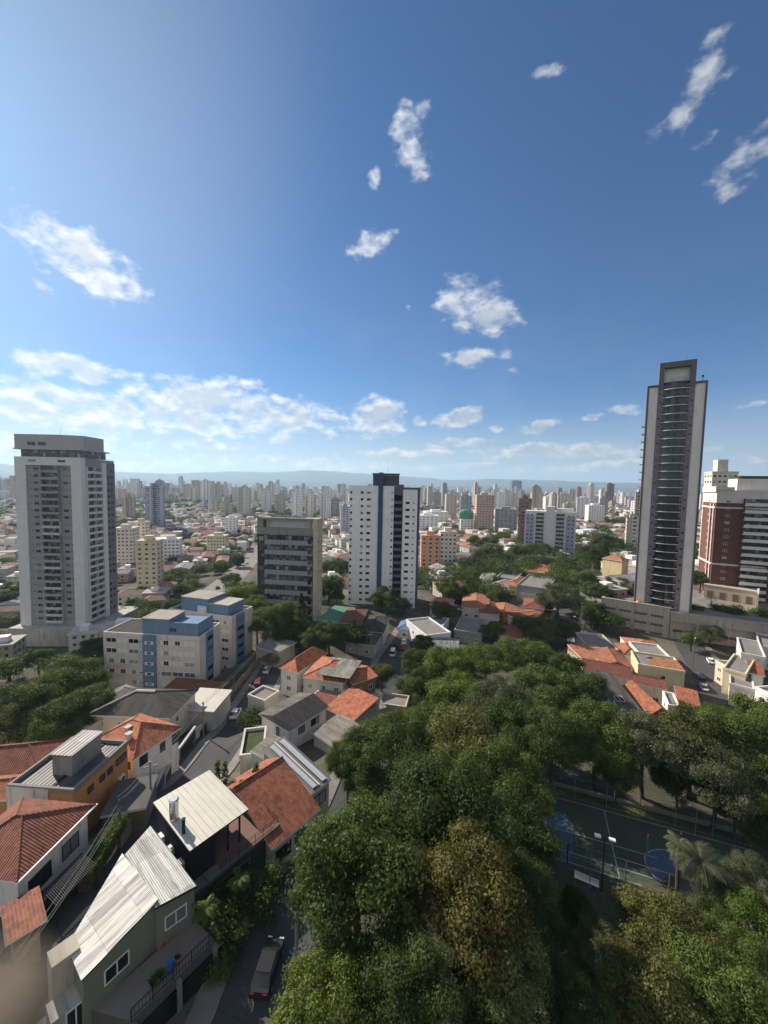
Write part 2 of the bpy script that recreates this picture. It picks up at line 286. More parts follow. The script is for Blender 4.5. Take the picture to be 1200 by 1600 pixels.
# ---------------------------------------------------------------- world: physical sky with clouds
def build_world():
    w = bpy.data.worlds.new('World'); SC.world = w; w.use_nodes = True
    nt = NT(w.node_tree)
    sky = nt.n('ShaderNodeTexSky', sky_type='NISHITA'); sky.sun_disc = False
    sky.sun_elevation = SUN_EL; sky.sun_rotation = SUN_AZ
    sky.air_density = 1.0; sky.dust_density = 0.6; sky.ozone_density = 3.0; sky.altitude = 700
    d = nt.vm('NORMALIZE', nt.n('ShaderNodeTexCoord').outputs['Generated'])
    s = nt.sep(d)
    blobs = [(130,408,112,42,20,1),(185,432,45,22,10,.8),(70,448,30,12,10,.45),(640,222,30,58,-18,.85),(655,255,26,34,0,.8),(660,172,22,28,0,.6),(586,285,16,26,20,.45),(575,384,42,22,-12,.85),(610,366,20,9,-20,.6),
      (745,482,66,42,24,1),(720,455,36,26,0,.9),(735,558,58,17,0,.9),(803,579,12,7,0,.5),(636,480,8,12,0,.3),(862,112,36,16,5,.5),(1105,125,105,48,-42,.5),(1060,178,62,26,-15,.55),(1165,235,90,42,-40,.45),(1150,285,80,24,-30,.35),(1090,230,60,20,-40,.25),
      (125,580,110,22,4,.95),(60,612,120,24,4,.9),(190,640,170,30,2,1),(330,628,150,34,2,1),(430,645,130,30,4,1),(110,660,130,18,0,.8),(590,650,46,34,0,1),(590,625,28,14,0,.7),(385,601,58,13,4,.75),(725,652,46,17,-8,.9),(845,667,34,11,-8,.85),(655,659,13,9,0,.8),(775,670,16,7,0,.7),
      (715,692,55,9,0,.8),(870,704,170,14,2,.9),(640,708,120,10,0,.6),(330,694,70,9,0,.75),(430,688,18,7,0,.8),(200,690,120,12,0,.5),(150,718,240,16,0,.85),(480,724,240,13,0,.75),(60,690,120,16,0,.85),(330,660,140,22,2,.9),(60,640,110,20,4,.95),(985,640,40,11,10,.55),(925,652,22,8,0,.65),(1175,632,35,7,0,.35),(1165,718,45,9,0,.6),(1080,705,60,9,0,.5),(930,728,190,10,0,.6),(720,730,150,9,0,.6)]
    F = None
    for (px, py, a, b, ang, wt) in blobs:
        c = ray(px, py); n = np.linalg.norm(c); c = c/n
        ca, sa = math.cos(R_(ang)), math.sin(R_(ang))
        t1 = _r*ca + _d*sa; t2 = -_r*sa + _d*ca
        t1 = t1 - c*(t1@c); t2 = t2 - c*(t2@c)          # tangents of the sky dome at the cloud's centre
        # an angular ellipse as large as the cloud looks from the ground
        q1 = nt.vm('DOT_PRODUCT', d, tuple(t1/(a/n*(t1@t1)))); q2 = nt.vm('DOT_PRODUCT', d, tuple(t2/(b/n*(t2@t2))))
        r2 = nt.m('MULTIPLY_ADD', q2, q2, nt.m('MULTIPLY', q1, q1))
        f = nt.m('MULTIPLY_ADD', r2, -0.80, wt)
        F = f if F is None else nt.m('MAXIMUM', F, f)
    F = nt.m('MAXIMUM', F, -1.0)
    v1 = nt.vm('MULTIPLY', d, (23.0, 23.0, 40.0)); v2 = nt.vm('MULTIPLY', nt.vm('ADD', d, (0.0, 0.0, 0.016)), (23.0, 23.0, 40.0))
    n1 = nt.noise(v1, 1.0, 8, 0.56); n2 = nt.noise(v2, 1.0, 8, 0.56)
    wisp = nt.noise(nt.vm('MULTIPLY', d, (5, 5, 9)), 1.0, 6, 0.6)
    x1 = nt.m('ADD', F, nt.m('MULTIPLY', nt.m('SUBTRACT', n1, 0.5), 3.4)); x2 = nt.m('ADD', F, nt.m('MULTIPLY', nt.m('SUBTRACT', n2, 0.5), 3.4))
    dens = nt.ss(x1, 0.0, 1.15)
    thick = nt.ss(x2, 0.1, 1.2)
    elev = nt.ss(s[2], 0.0, 0.32)
    lit = nt.mix(elev, (0.74, 0.70, 0.62), (0.58, 0.58, 0.59)); shade = nt.mix(elev, (0.26, 0.29, 0.32), (0.33, 0.37, 0.43))
    near_sun = nt.ss(nt.vm('DOT_PRODUCT', d, tuple(sun_dir)), 0.35, 0.95, 0.80, 1.16)
    cc = nt.scale(nt.mix(nt.m('MULTIPLY', thick, 0.9), lit, shade), near_sun)
    skyc = nt.vm('MULTIPLY', nt.scale(sky.outputs[0], SKY_STRENGTH), (0.36, 0.74, 1.08))
    # thin veil of high cloud
    veil = nt.m('MULTIPLY', nt.ss(wisp, 0.42, 0.75), nt.m('MULTIPLY', nt.ss(s[2], 0.6, 0.1), 0.06))
    skyc = nt.mix(veil, skyc, nt.scale(lit, near_sun))
    pale = nt.m('MULTIPLY', nt.ss(s[2], 0.21, 0.0), 0.74)
    skyc = nt.mix(pale, skyc, nt.scale(nt.vm('ADD', (0.42, 0.425, 0.41), (0, 0, 0)), near_sun))
    c = nt.mix(nt.m('MULTIPLY', dens, 0.9), skyc, cc)
    glow = nt.m('MULTIPLY', nt.m('POWER', nt.ss(nt.vm('DOT_PRODUCT', d, tuple(sun_dir)), 0.74, 1.0), 1.6), 0.13)
    c = nt.mix(glow, c, (0.80, 0.80, 0.76))
    # unseen broken cloud added behind the viewer, neutral fill light for the facades
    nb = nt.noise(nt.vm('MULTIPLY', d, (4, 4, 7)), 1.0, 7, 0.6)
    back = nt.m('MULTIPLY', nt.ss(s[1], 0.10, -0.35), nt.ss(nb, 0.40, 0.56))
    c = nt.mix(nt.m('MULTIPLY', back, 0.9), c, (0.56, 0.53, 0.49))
    below = nt.ss(s[2], -0.03, 0.0)
    c = nt.mix(below, (0.10, 0.10, 0.10), c)
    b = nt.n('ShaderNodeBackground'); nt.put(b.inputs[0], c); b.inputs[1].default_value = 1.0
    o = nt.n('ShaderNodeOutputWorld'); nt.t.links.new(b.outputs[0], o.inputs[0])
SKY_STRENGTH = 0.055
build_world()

# ---------------------------------------------------------------- mesh and object helpers
class MB:
    def __init__(s): s.v = []; s.f = []; s.mi = []
    def poly(s, pts, m=0):
        i = len(s.v); s.v.extend([tuple(map(float, p)) for p in pts]); s.f.append(list(range(i, i+len(pts)))); s.mi.append(m); return s
    def box(s, x0, x1, y0, y1, z0, z1, m=0, top=None, bottom=True):
        P = [(x0,y0,z0),(x1,y0,z0),(x1,y1,z0),(x0,y1,z0),(x0,y0,z1),(x1,y0,z1),(x1,y1,z1),(x0,y1,z1)]
        for q in ((0,1,5,4),(1,2,6,5),(2,3,7,6),(3,0,4,7)): s.poly([P[k] for k in q], m)
        s.poly([P[k] for k in (4,5,6,7)], m if top is None else top)
        if bottom: s.poly([P[k] for k in (3,2,1,0)], m)
        return s
    def prism(s, pts, z0, z1, m=0, top=None):
        n = len(pts)
        for i in range(n):
            a, b = pts[i], pts[(i+1) % n]; s.poly([(*a, z0), (*b, z0), (*b, z1), (*a, z1)], m)
        s.poly([(*p, z1) for p in pts], m if top is None else top); s.poly([(*p, z0) for p in reversed(pts)], m); return s
    def tube(s, p, q, r0, r1=None, n=8, m=0, caps=True):
        r1 = r0 if r1 is None else r1
        p, q = Vector(p), Vector(q); a = (q-p).normalized(); u = a.orthogonal().normalized(); w = a.cross(u)
        A = [p+(u*math.cos(t)+w*math.sin(t))*r0 for t in [2*math.pi*k/n for k in range(n)]]
        B = [q+(u*math.cos(t)+w*math.sin(t))*r1 for t in [2*math.pi*k/n for k in range(n)]]
        for k in range(n): s.poly([A[k], A[(k+1) % n], B[(k+1) % n], B[k]], m)
        if caps: s.poly(list(reversed(A)), m); s.poly(B, m)
        return s
    def obox(s, c, ux, L, W, z0, z1, m=0, top=None):
        """box centred on c, long axis ux (2-D unit)"""
        u = np.array(ux); v = np.array([-u[1], u[0]]); c = np.array(c[:2])
        return s.prism([tuple(c-u*L/2-v*W/2), tuple(c+u*L/2-v*W/2), tuple(c+u*L/2+v*W/2), tuple(c-u*L/2+v*W/2)], z0, z1, m, top)
    def mesh(s, name, mats):
        me = bpy.data.meshes.new(name); me.from_pydata(s.v, [], s.f)
        for m in mats: me.materials.append(MATS[m])
        me.polygons.foreach_set('material_index', s.mi)
        uv = me.uv_layers.new(name='UVMap'); arr = np.empty(sum(len(f) for f in s.f)*2, dtype=np.float32); k = 0
        V = np.array(s.v)
        for f in s.f:
            P = V[f]; n = np.zeros(3)
            for i in range(len(f)): n += np.cross(P[i], P[(i+1) % len(f)])
            l = np.linalg.norm(n); n = n/l if l > 1e-9 else np.array([0, 0, 1.0])
            if abs(n[2]) > 0.985: u = np.array([1.0, 0, 0]); w = np.array([0, 1.0, 0])
            else:
                u = np.cross([0, 0, 1.0], n); u /= np.linalg.norm(u); w = np.cross(n, u)
            a = np.stack([P@u, P@w], 1).ravel(); arr[k:k+len(a)] = a; k += len(a)
        uv.data.foreach_set('uv', arr); me.update(); return me
    def build(s, name, mats, parent=None, color=None, loc=None, rz=0):
        if isinstance(mats, str): mats = [mats]
        return put(name, s.mesh(name, mats), parent, color, loc, rz)
def put(name, me, parent=None, color=None, loc=None, rz=0):
    o = bpy.data.objects.new(name, me); COL.objects.link(o)
    if parent is not None: o.parent = parent
    if color is not None: o.color = (*color, 1)
    if loc is not None: o.location = loc
    if rz: o.rotation_euler = (0, 0, rz)
    return o
def tag(o, label=None, cat=None, group=None, kind=None):
    if label: o['label'] = label
    if cat: o['category'] = cat
    if group: o['group'] = group
    if kind: o['kind'] = kind
    return o
def thing(name, label, cat, loc=(0, 0, 0), rz=0, group=None):
    o = bpy.data.objects.new(name, None); COL.objects.link(o); o.location = loc; o.rotation_euler = (0, 0, rz); o.empty_display_size = 0.5
    return tag(o, label, cat, group)
_wm = {}
def window_mesh(w, h, style='white', cross=True):
    """a window unit in its frame; origin at bottom centre, faces -y"""
    k = (round(w, 2), round(h, 2), style, cross)
    if k not in _wm:
        b = MB(); t = min(0.09, w*0.12); e = 0.06
        if style in ('shutter', 'closed'):
            b.box(-w/2, w/2, -0.05, 0.02, 0, t, 0).box(-w/2, w/2, -0.05, 0.02, h-t, h, 0)
            if style == 'closed': b.box(-w/2, w/2, -0.04, 0.02, t, h-t, 0); b.poly([(-0.03, -0.045, t), (0.03, -0.045, t), (0.03, -0.045, h-t), (-0.03, -0.045, h-t)], 1)
            else: b.box(-w/2, -w*.22, -0.05, 0.02, t, h-t, 0).box(w*.22, w/2, -0.05, 0.02, t, h-t, 0).box(-w*.22, w*.22, -0.02, 0.02, t, h-t, 1).box(-0.03, 0.03, -0.05, -0.02, t, h-t, 0)
        elif style != 'bare':
            b.box(-w/2, w/2, -e, 0.02, 0, t, 0).box(-w/2, w/2, -e, 0.02, h-t, h, 0).box(-w/2, -w/2+t, -e, 0.02, t, h-t, 0).box(w/2-t, w/2, -e, 0.02, t, h-t, 0)
            if cross: b.box(-t/2, t/2, -e*0.8, 0.02, t, h-t, 0)
            b.poly([(-w/2+t, -0.02, t), (w/2-t, -0.02, t), (w/2-t, -0.02, h-t), (-w/2+t, -0.02, h-t)], 1)
        else:
            b.box(-w/2, w/2, -0.04, 0.02, 0, h, 1)
        fm = {'white': 'white_paint', 'dark': 'dark_metal', 'grey': 'grey_metal', 'bare': 'dark_metal', 'shutter': 'shutter_paint', 'closed': 'shutter_paint'}[style]
        _wm[k] = b.mesh('window', [fm, 'window_glass'])
    return _wm[k]
def windows(root, specs, style='white', cross=True):
    """specs: (x, y, z, rz, w, h) in root space; the first 100 are windows of their own"""
    for (x, y, z, rz, w, h) in specs[:100]:
        st = style
        if style == 'mixed': st = random.choice(['shutter', 'shutter', 'closed', 'white'])
        put('window', window_mesh(w, h, st, cross), root, None, (x, y, z), rz)
    rest = specs[100:]
    if rest:
        b = MB()
        for (x, y, z, rz, w, h) in rest:
            c, s_ = math.cos(rz), math.sin(rz)
            f = lambda a, bb, zz: (x+a*c-bb*s_, y+a*s_+bb*c, z+zz)
            b.poly([f(-w/2, -0.05, 0), f(w/2, -0.05, 0), f(w/2, -0.05, h), f(-w/2, -0.05, h)])
            for q in ((-w/2, -w/2), (w/2, w/2)): b.poly([f(q[0], -0.05, 0), f(q[0], 0.02, 0), f(q[0], 0.02, h), f(q[0], -0.05, h)])
        o = b.build('window', ['window_glass'], root); o['kind'] = 'stuff'
FR, RR, BR, LR = 0.0, math.pi/2, math.pi, -math.pi/2      # rotations of things on front, right, back, left faces
# ---------------------------------------------------------------- the ground, hills, air
def build_ground():
    rad = list(np.arange(4, 240, 3.0)); r = 240.0
    while r < 15800: rad.append(r); r *= 1.045
    rad = np.array(rad)
    ang = np.concatenate([np.arange(-62, 62, 1.0), np.arange(62, 298, 6.0)])
    A, Rr = np.meshgrid(np.radians(ang), rad)
    X, Y = np.sin(A)*Rr, np.cos(A)*Rr
    Z = terr(X, Y)
    nr, na = X.shape
    v = np.stack([X, Y, Z], -1).reshape(-1, 3)
    i = np.arange(nr-1)[:, None]; j = np.arange(na)[None, :]; j2 = (j+1) % na
    f = np.stack([i*na+j, i*na+j2, (i+1)*na+j2, (i+1)*na+j], -1).reshape(-1, 4)
    v = np.vstack([v, [[0, 0, T(0, 0)]]]); c = len(v)-1
    tri = [[c, (k+1) % na, k] for k in range(na)]
    me = bpy.data.meshes.new('ground'); me.from_pydata(v.tolist(), [], f[:, ::-1].tolist()+tri)
    me.materials.append(MATS['ground']); me.polygons.foreach_set('use_smooth', [True]*len(me.polygons)); me.update()
    tag(put('ground', me), None, None, None, 'structure')
    # ranges of hills on the horizon
    for k, (D0, D1, base, amp, seed) in enumerate([(8500, 10500, 100, 170, 3.1), (11000, 14500, 250, 360, 9.7)]):
        nA, nR = 360, 14; V = []; Fc = []
        for a in range(nA):
            th = R_(-66+132*a/(nA-1))
            q = a/(nA-1)*9
            ridge = 0.5+0.5*mnoise.noise((q*0.55, seed, 0)) + 0.35*mnoise.noise((q*1.7, seed, 2)) + 0.16*mnoise.noise((q*5, seed, 4)) + 0.06*mnoise.noise((q*14, seed, 5))
            bump_ = 0.55*math.exp(-((math.degrees(th)+8)/9)**2) + 0.30*math.exp(-((math.degrees(th)+22)/7)**2) + 0.55*math.exp(-((math.degrees(th)+50)/9)**2) + 0.12*math.exp(-((math.degrees(th)-25)/16)**2)
            H = base + amp*max(0.1, 0.42*ridge+(bump_ if k else 0.4*bump_))
            for i_ in range(nR):
                t = i_/(nR-1); rr = D0+(D1-D0)*t
                prof = math.sin(math.pi*min(1, t*1.0))**0.8
                zz = -5 + H*prof*(1+0.12*mnoise.noise((rr*0.0012, th*14, seed))*(1-prof+0.3))
                V.append((math.sin(th)*rr, math.cos(th)*rr, zz))
        for a in range(nA-1):
            for i_ in range(nR-1): Fc.append((a*nR+i_, (a+1)*nR+i_, (a+1)*nR+i_+1, a*nR+i_+1)[::-1])
        me = bpy.data.meshes.new('hills'); me.from_pydata(V, [], Fc); me.materials.append(MATS['forest_hill']); me.update()
        tag(put('hills', me), None, None, None, 'structure')
build_ground()
def build_haze():
    m = bpy.data.materials.new('haze'); m.use_nodes = True; nt = NT(m.node_tree)
    v = nt.n('ShaderNodeVolumePrincipled'); v.inputs['Color'].default_value = (0.56, 0.78, 1.0, 1); v.inputs['Density'].default_value = HAZE; v.inputs['Anisotropy'].default_value = 0.25
    o = nt.n('ShaderNodeOutputMaterial'); nt.t.links.new(v.outputs[0], o.inputs['Volume'])
    me = bpy.data.meshes.new('haze'); b = MB().box(-16500, 16500, -16500, 16500, -60, 780)
    me.from_pydata(b.v, [], b.f); me.materials.append(m)
    tag(put('haze', me), None, None, None, 'stuff')
HAZE = 8e-5
build_haze()

# ---------------------------------------------------------------- roads and pavements
def curve_pts(P, step=2.5):
    P = np.array(P, float); Q = np.vstack([2*P[0]-P[1], P, 2*P[-1]-P[-2]]); out = []
    for i in range(1, len(Q)-2):
        p0, p1, p2, p3 = Q[i-1], Q[i], Q[i+1], Q[i+2]; n = max(2, int(np.linalg.norm(p2-p1)/step))
        for k in range(n):
            t = k/n; out.append(0.5*((2*p1)+(-p0+p2)*t+(2*p0-5*p1+4*p2-p3)*t*t+(-p0+3*p1-3*p2+p3)*t**3))
    out.append(Q[-2]); return np.array(out)
def strip(name, P, w0, w1, dz, mat, kind='structure', thick=0.0, step=2.5):
    """a band from offset w0 to w1 (left positive) along the centre line P, draped on the ground"""
    C = curve_pts(P, step); d = np.gradient(C, axis=0); d /= np.linalg.norm(d, axis=1)[:, None]; n = np.stack([-d[:, 1], d[:, 0]], 1)
    m = max(2, int(abs(w1-w0)/1.5)+1); b = MB(); rows = []
    for q in np.linspace(w0, w1, m):
        X = C+n*q; rows.append(np.column_stack([X, terr(X[:, 0], X[:, 1])+dz]))
    for a in range(m-1):
        for i in range(len(C)-1):
            q = [rows[a][i], rows[a][i+1], rows[a+1][i+1], rows[a+1][i]]
            if w1 > w0: q = q[::-1]
            b.poly(q[::-1] if w1 > w0 else q)
    if thick:
        for row, sgn in ((rows[0], 1), (rows[-1], -1)):
            for i in range(len(C)-1):
                lo = np.array([0, 0, thick]); b.poly([row[i]-lo, row[i+1]-lo, row[i+1], row[i]])
    o = b.build(name, mat); tag(o, None, None, None, kind); return C
def g2(px, py, h=0.0): return G(px, py, h)[:2]
MAIN = [(-30, 14), (-31.0, 30), (-32.0, 48), g2(333, 1190), g2(386, 1115), g2(428, 1040), g2(452, 1005)]
SIDE = [(-11.5, 12), (-9.2, 24), g2(428, 1515), g2(452, 1438), (-3, 60), (1, 85), (2, 110), g2(612, 1030), g2(640, 985)]
THIRD = [g2(820, 1040), g2(868, 1000), g2(888, 960), g2(900, 920), g2(912, 885)]
FOURTH = [g2(1150, 1150), g2(1122, 1085), g2(1098, 1040), g2(1076, 1005)]
AVEN = [g2(300, 960), g2(335, 925), g2(370, 895), g2(398, 868), g2(420, 845)]
strip('street', MAIN, -3.4, 3.4, 0.06, 'asphalt'); strip('pavement', MAIN, 3.4, 5.2, 0.2, 'pavement', thick=0.5); strip('pavement', MAIN, -5.0, -3.4, 0.2, 'pavement', thick=0.5)
strip('street', SIDE, -3.6, 3.6, 0.06, 'asphalt'); strip('pavement', SIDE, 3.6, 5.6, 0.2, 'pavement', thick=0.5)
strip('street', THIRD, -5.0, 5.0, 0.06, 'asphalt'); strip('pavement', THIRD, 5.0, 7.0, 0.2, 'pavement', thick=0.4); strip('pavement', THIRD, -7.0, -5.0, 0.2, 'pavement', thick=0.4)
strip('street', FOURTH, -4.5, 4.5, 0.06, 'asphalt'); strip('pavement', FOURTH, -6.2, -4.5, 0.2, 'pavement', thick=0.4)
strip('avenue', AVEN, -9, 9, 0.06, 'pavement', step=6)

# ---------------------------------------------------------------- landmark towers
CREAM = (0.55, 0.51, 0.45)
def left_tower():
    t = thing('apartment_tower', 'tall grey apartment tower with pale frame round the facade and flat cap, at left', 'tower', (-161.8, 172, 0))
    W, Dp, Z0, FH, NF = 28.6, 21.0, 10.0, 3.05, 23
    ZT = Z0+FH*NF+0.6
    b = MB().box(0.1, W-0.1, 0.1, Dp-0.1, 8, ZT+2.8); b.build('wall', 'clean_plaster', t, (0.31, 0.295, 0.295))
    fr = MB().box(-0.3, 4.5, -0.5, 1.5, 7.5, ZT+3).box(W-4.3, W+0.3, -0.5, 2.0, 7.5, ZT+3).box(4.5, W-4.3, -0.5, 1.0, ZT-0.6, ZT+3)
    fr.build('frame', 'clean_plaster', t, (0.66, 0.65, 0.63))
    MB().box(W-1, W+0.35, 12.2, 15.0, 7.5, ZT+1.5).build('frame', 'clean_plaster', t, (0.66, 0.65, 0.63))
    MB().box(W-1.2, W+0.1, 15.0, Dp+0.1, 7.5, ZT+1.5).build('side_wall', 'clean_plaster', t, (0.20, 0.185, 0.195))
    MB().prism([(-2.6, -4.0), (W+4.5, -4.0), (W+6.2, -1.5), (W+6.2, 30), (-2.6, 30)], -14, 8.2).build('podium', 'stained_concrete', t, (0.40, 0.385, 0.36))
    sp = []
    for k in range(8):
        for q in range(2): sp.append((W+6.22, 1.2+3.6*k, 1.2+3.4*q, RR, 2.6, 1.5))
    windows(t, sp, 'dark')
    wn = []
    for k in range(NF):
        z = Z0+FH*k
        for x, w_, h_, dz in ((8.4, 2.1, 1.25, 0.9), (21.4, 2.1, 1.25, 0.9)): wn.append((x, 0.1, z+dz, FR, w_, h_))
    for k in range(NF):
        z = Z0+FH*k
        for x in (6.1, 23.5): wn.append((x, 0.1, z+1.3, FR, 0.65, 0.6))
    windows(t, wn, 'grey')
    windows(t, [(W+0.1, y, Z0+FH*k+0.9, RR, 1.4, 1.2) for k in range(NF) for y in (16.4, 18.8)], 'dark')
    me = MB().box(-3.9, 3.9, -1.25, 0.1, -0.15, 0.06, 0).box(-3.9, 3.9, -1.25, -1.13, 0.06, 1.0, 1).box(-3.9, -3.75, -1.2, 0, -0.1, 2.85, 0).box(3.75, 3.9, -1.2, 0, -0.1, 2.85, 0)
    me.poly([(-3.75, -0.05, 0.06), (3.75, -0.05, 0.06), (3.75, -0.05, 2.8), (-3.75, -0.05, 2.8)], 2)
    me = me.mesh('balcony', ['plain_paint', 'plain_paint', 'dark_glass'])
    for k in range(NF): k2 = random.choice([.28, .32, .36, .5]); put('balcony', me, t, (k2, k2*.98, k2*.96), (15.2, 0.1, Z0+FH*k))
    m2 = MB().box(0, 1.3, -2.3, 2.3, -0.16, 0.08, 0).box(1.2, 1.3, -2.3, 2.3, 0.08, 1.0, 0).box(0, 1.3, -2.35, -2.2, -0.1, 2.9, 0).poly([(0.05, -2.2, 0.1), (0.05, 2.3, 0.1), (0.05, 2.3, 2.8), (0.05, -2.2, 2.8)], 1).mesh('side_balcony', ['plain_paint', 'dark_glass'])
    for k in range(NF):
        for y in (4.4, 9.3): put('side_balcony', m2, t, (0.58, 0.57, 0.55), (W-0.1, y, Z0+FH*k))
    zc = ZT+3
    MB().box(1.5, W-0.5, 0.9, 16, zc, zc+3.2).build('roof_lounge', 'dark_glass', t)
    MB().box(-0.5, W+0.8, -0.7, 17, zc+3.2, zc+3.7).build('roof_slab', 'clean_plaster', t, (0.45, 0.45, 0.45))
    MB().prism([(-0.3, -0.1), (18.5, -0.1), (W-0.6, 2.6), (W-0.6, 15), (-0.3, 15)], zc+3.7, zc+9.8).build('roof_cap', 'clean_plaster', t, (0.42, 0.41, 0.41))
    windows(t, [(7.2, -0.2, zc+5.0, FR, 3.4, 1.5), (11.8, -0.2, zc+5.0, FR, 3.4, 1.5), (7.4, -0.5, zc-2.2, FR, 3.4, 1.0), (20.4, -0.5, zc-2.2, FR, 3.4, 1.0)], 'grey')
    r = MB()
    for k in range(12): r.tube((W-0.2, 2.5+k*1.6, zc-1.5), (W-0.2, 2.5+k*1.6, zc+0.2), 0.05, n=4)
    r.tube((W-0.2, 2.5, zc+0.2), (W-0.2, 20.6, zc+0.2), 0.06, n=4); r.tube((W-0.2, 2.5, zc-0.6), (W-0.2, 20.6, zc-0.6), 0.04, n=4); r.build('railing', 'grey_metal', t)
    MB().tube((15, 6, zc+10.4), (15, 6, zc+13.5), 0.07, 0.03, 5).build('antenna', 'grey_metal', t)
left_tower()

def middle_tower():
    t = thing('apartment_tower', 'white apartment tower with vertical navy stripe and dark rooftop block, in the middle', 'tower', (0, 176, 16))
    X = lambda px, Y: (px-600)/FPX*Y
    ZT = 58.2
    x0, x1, x2, x3, x4, x5 = -15.6, -2.7, -0.6, 4.4, 8.4, 14.6
    MB().box(x0, x1, 0, 17, -8, ZT).box(x2, x3, 0, 17, -8, ZT).build('wall', 'clean_plaster', t, (0.80, 0.78, 0.74))
    MB().box(x4, x5, -4.5, 13, -8, ZT-1.3).build('wing_wall', 'clean_plaster', t, (0.80, 0.78, 0.74))
    MB().box(x1, x2, -0.45, 16, -8, ZT+6.0).build('stripe', 'clean_plaster', t, (0.055, 0.075, 0.15))
    MB().box(x5, x5+1.1, -4.3, 13, -8, ZT-0.6).build('side_wall', 'clean_plaster', t, (0.07, 0.085, 0.15))
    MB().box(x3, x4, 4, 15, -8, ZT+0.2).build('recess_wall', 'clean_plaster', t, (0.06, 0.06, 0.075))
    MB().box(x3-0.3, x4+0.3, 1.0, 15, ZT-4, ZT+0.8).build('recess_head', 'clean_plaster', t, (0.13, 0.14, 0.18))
    MB().box(x1-2.6, x1, 1.5, 14, ZT, ZT+5.3).box(x2, 6.6, 1.5, 14, ZT, ZT+4.9).box(x1-2.9, 6.9, 1.2, 14.3, ZT+5.3, ZT+5.7).build('rooftop_block', 'clean_plaster', t, (0.075, 0.08, 0.105))
    MB().box(x4-0.2, x5+1.2, -4.7, 13.2, ZT-1.3, ZT-0.5).build('parapet', 'clean_plaster', t, (0.10, 0.11, 0.15))
    FH, NF = 3.06, 18; wn = []
    for k in range(NF):
        z = 1.6+FH*k
        for x, w_ in ((-14.9, 0.9), (-10.0, 1.25), (-7.0, 1.7)): wn.append((x, 0, z+0.9, FR, w_, 1.05))
    for k in range(NF-1):
        z = 0.6+FH*k
        wn.append((10.3, -4.5, z+0.9, FR, 1.8, 1.05)); wn.append((13.0, -4.5, z+1.1, FR, 0.8, 0.6))
    for k in range(NF): wn.append((3.6, 0, 2.7+FH*k, FR, 0.8, 0.8))
    windows(t, wn, 'bare')
    sw = MB()
    me = MB().box(0, x4-x3, 0, 4, -0.15, 0.1, 0).box(0, x4-x3, 0, 0.15, 0.1, 1.1, 0).poly([(0.1, 3.9, 0.1), (x4-x3-0.1, 3.9, 0.1), (x4-x3-0.1, 3.9, 2.5), (0.1, 3.9, 2.5)], 1).mesh('balcony', ['plain_paint', 'dark_glass'])
    for k in range(NF-1):
        put('balcony', me, t, (0.16, 0.165, 0.20), (x3, 0.6, 1.4+FH*k))
    MB().tube((1.5, 6, ZT+5.7), (1.5, 6, ZT+13), 0.06, 0.03, 5).tube((-4, 6, ZT+5.7), (-4, 6, ZT+8), 0.05, 0.03, 5).build('antenna', 'grey_metal', t)
middle_tower()

def frame3(A, B, C):
    """origin, rotation, length along A-B and depth towards C from three ground points"""
    A, B, C = [np.array(p[:2], float) for p in (A, B, C)]
    u = B-A; L = np.linalg.norm(u); u /= L; v = np.array([-u[1], u[0]])
    W = (C-A)@v
    if W < 0: A = A + v*W; W = -W
    return A, math.atan2(u[1], u[0]), L, W

def office():
    A = at(403, 945, 26); B = at(493.5, 951, 26)
    O, rz, L, W = frame3(A, B, A+np.array([0, 7.0]))
    t = thing('office_block', 'dark glass office block with grey spandrel bands and a concrete side, behind leafy trees', 'building', (O[0], O[1], 18), rz)
    ZT = 61.0-18
    MB().box(0.15, L-0.15, 0.2, W-0.2, -4, ZT-6).build('wall', 'dark_glass', t)
    MB().box(L-1.2, L+0.3, -0.3, W, -4, ZT).build('side_wall', 'stained_concrete', t, (0.52, 0.43, 0.32))
    MB().box(-0.2, 0.5, 0, W, -4, ZT).build('edge_wall', 'clean_plaster', t, (0.05, 0.05, 0.05))
    MB().box(-0.2, L-1.2, -0.25, W, ZT-0.9, ZT).box(-0.2, L-1.2, -0.35, 1.0, ZT-6.6, ZT-3.9).box(-0.2, 2.2, -0.2, 1, ZT-3.9, ZT-0.9).build('roof_frame', 'stained_concrete', t, (0.24, 0.23, 0.205))
    MB().box(2.6, L-3.2, 2, W-1, ZT-6.5, ZT-1.1).build('penthouse', 'plaster', t, (0.62, 0.60, 0.57))
    FH = 3.95
    for k in range(8):
        z = ZT-6.6-FH*(k+1)
        m = MB().box(2.9, L-1.6, -0.28, 0.4, z+0.1, z+1.9)
        for q in range(12): m.box(2.9+q*(L-4.5)/12-0.03, 2.9+q*(L-4.5)/12+0.03, -0.34, -0.27, z+0.1, z+1.9, 1)
        m.build('spandrel', ['clean_plaster', 'dark_metal'], t, (0.30, 0.305, 0.315))
        s2 = MB().box(2.9, L-1.6, -0.05, 0.3, z+1.9, z+2.05).build('sill', 'dark_metal', t)
    wn = [(L+0.3, 2.0+q*3.0, ZT-9.5-FH*k, RR, 0.9, 0.8) for k in range(8) for q in range(2)]
    windows(t, wn, 'bare')
    windows(t, [(L-2.6, -0.3, ZT-9.8-FH*k, FR, 1.5, 1.9) for k in range(8)]+[(1.4, -0.02, ZT-9.3-FH*k, FR, 2.0, 1.9) for k in range(8)], 'dark')
    bx = MB()
    for q in range(9): bx.box(4+q*1.6, 5+q*1.6, 3, 4.5, ZT, ZT+0.5+0.4*(q % 3 == 0))
    bx.build('roof_vents', 'grey_metal', t)
office()

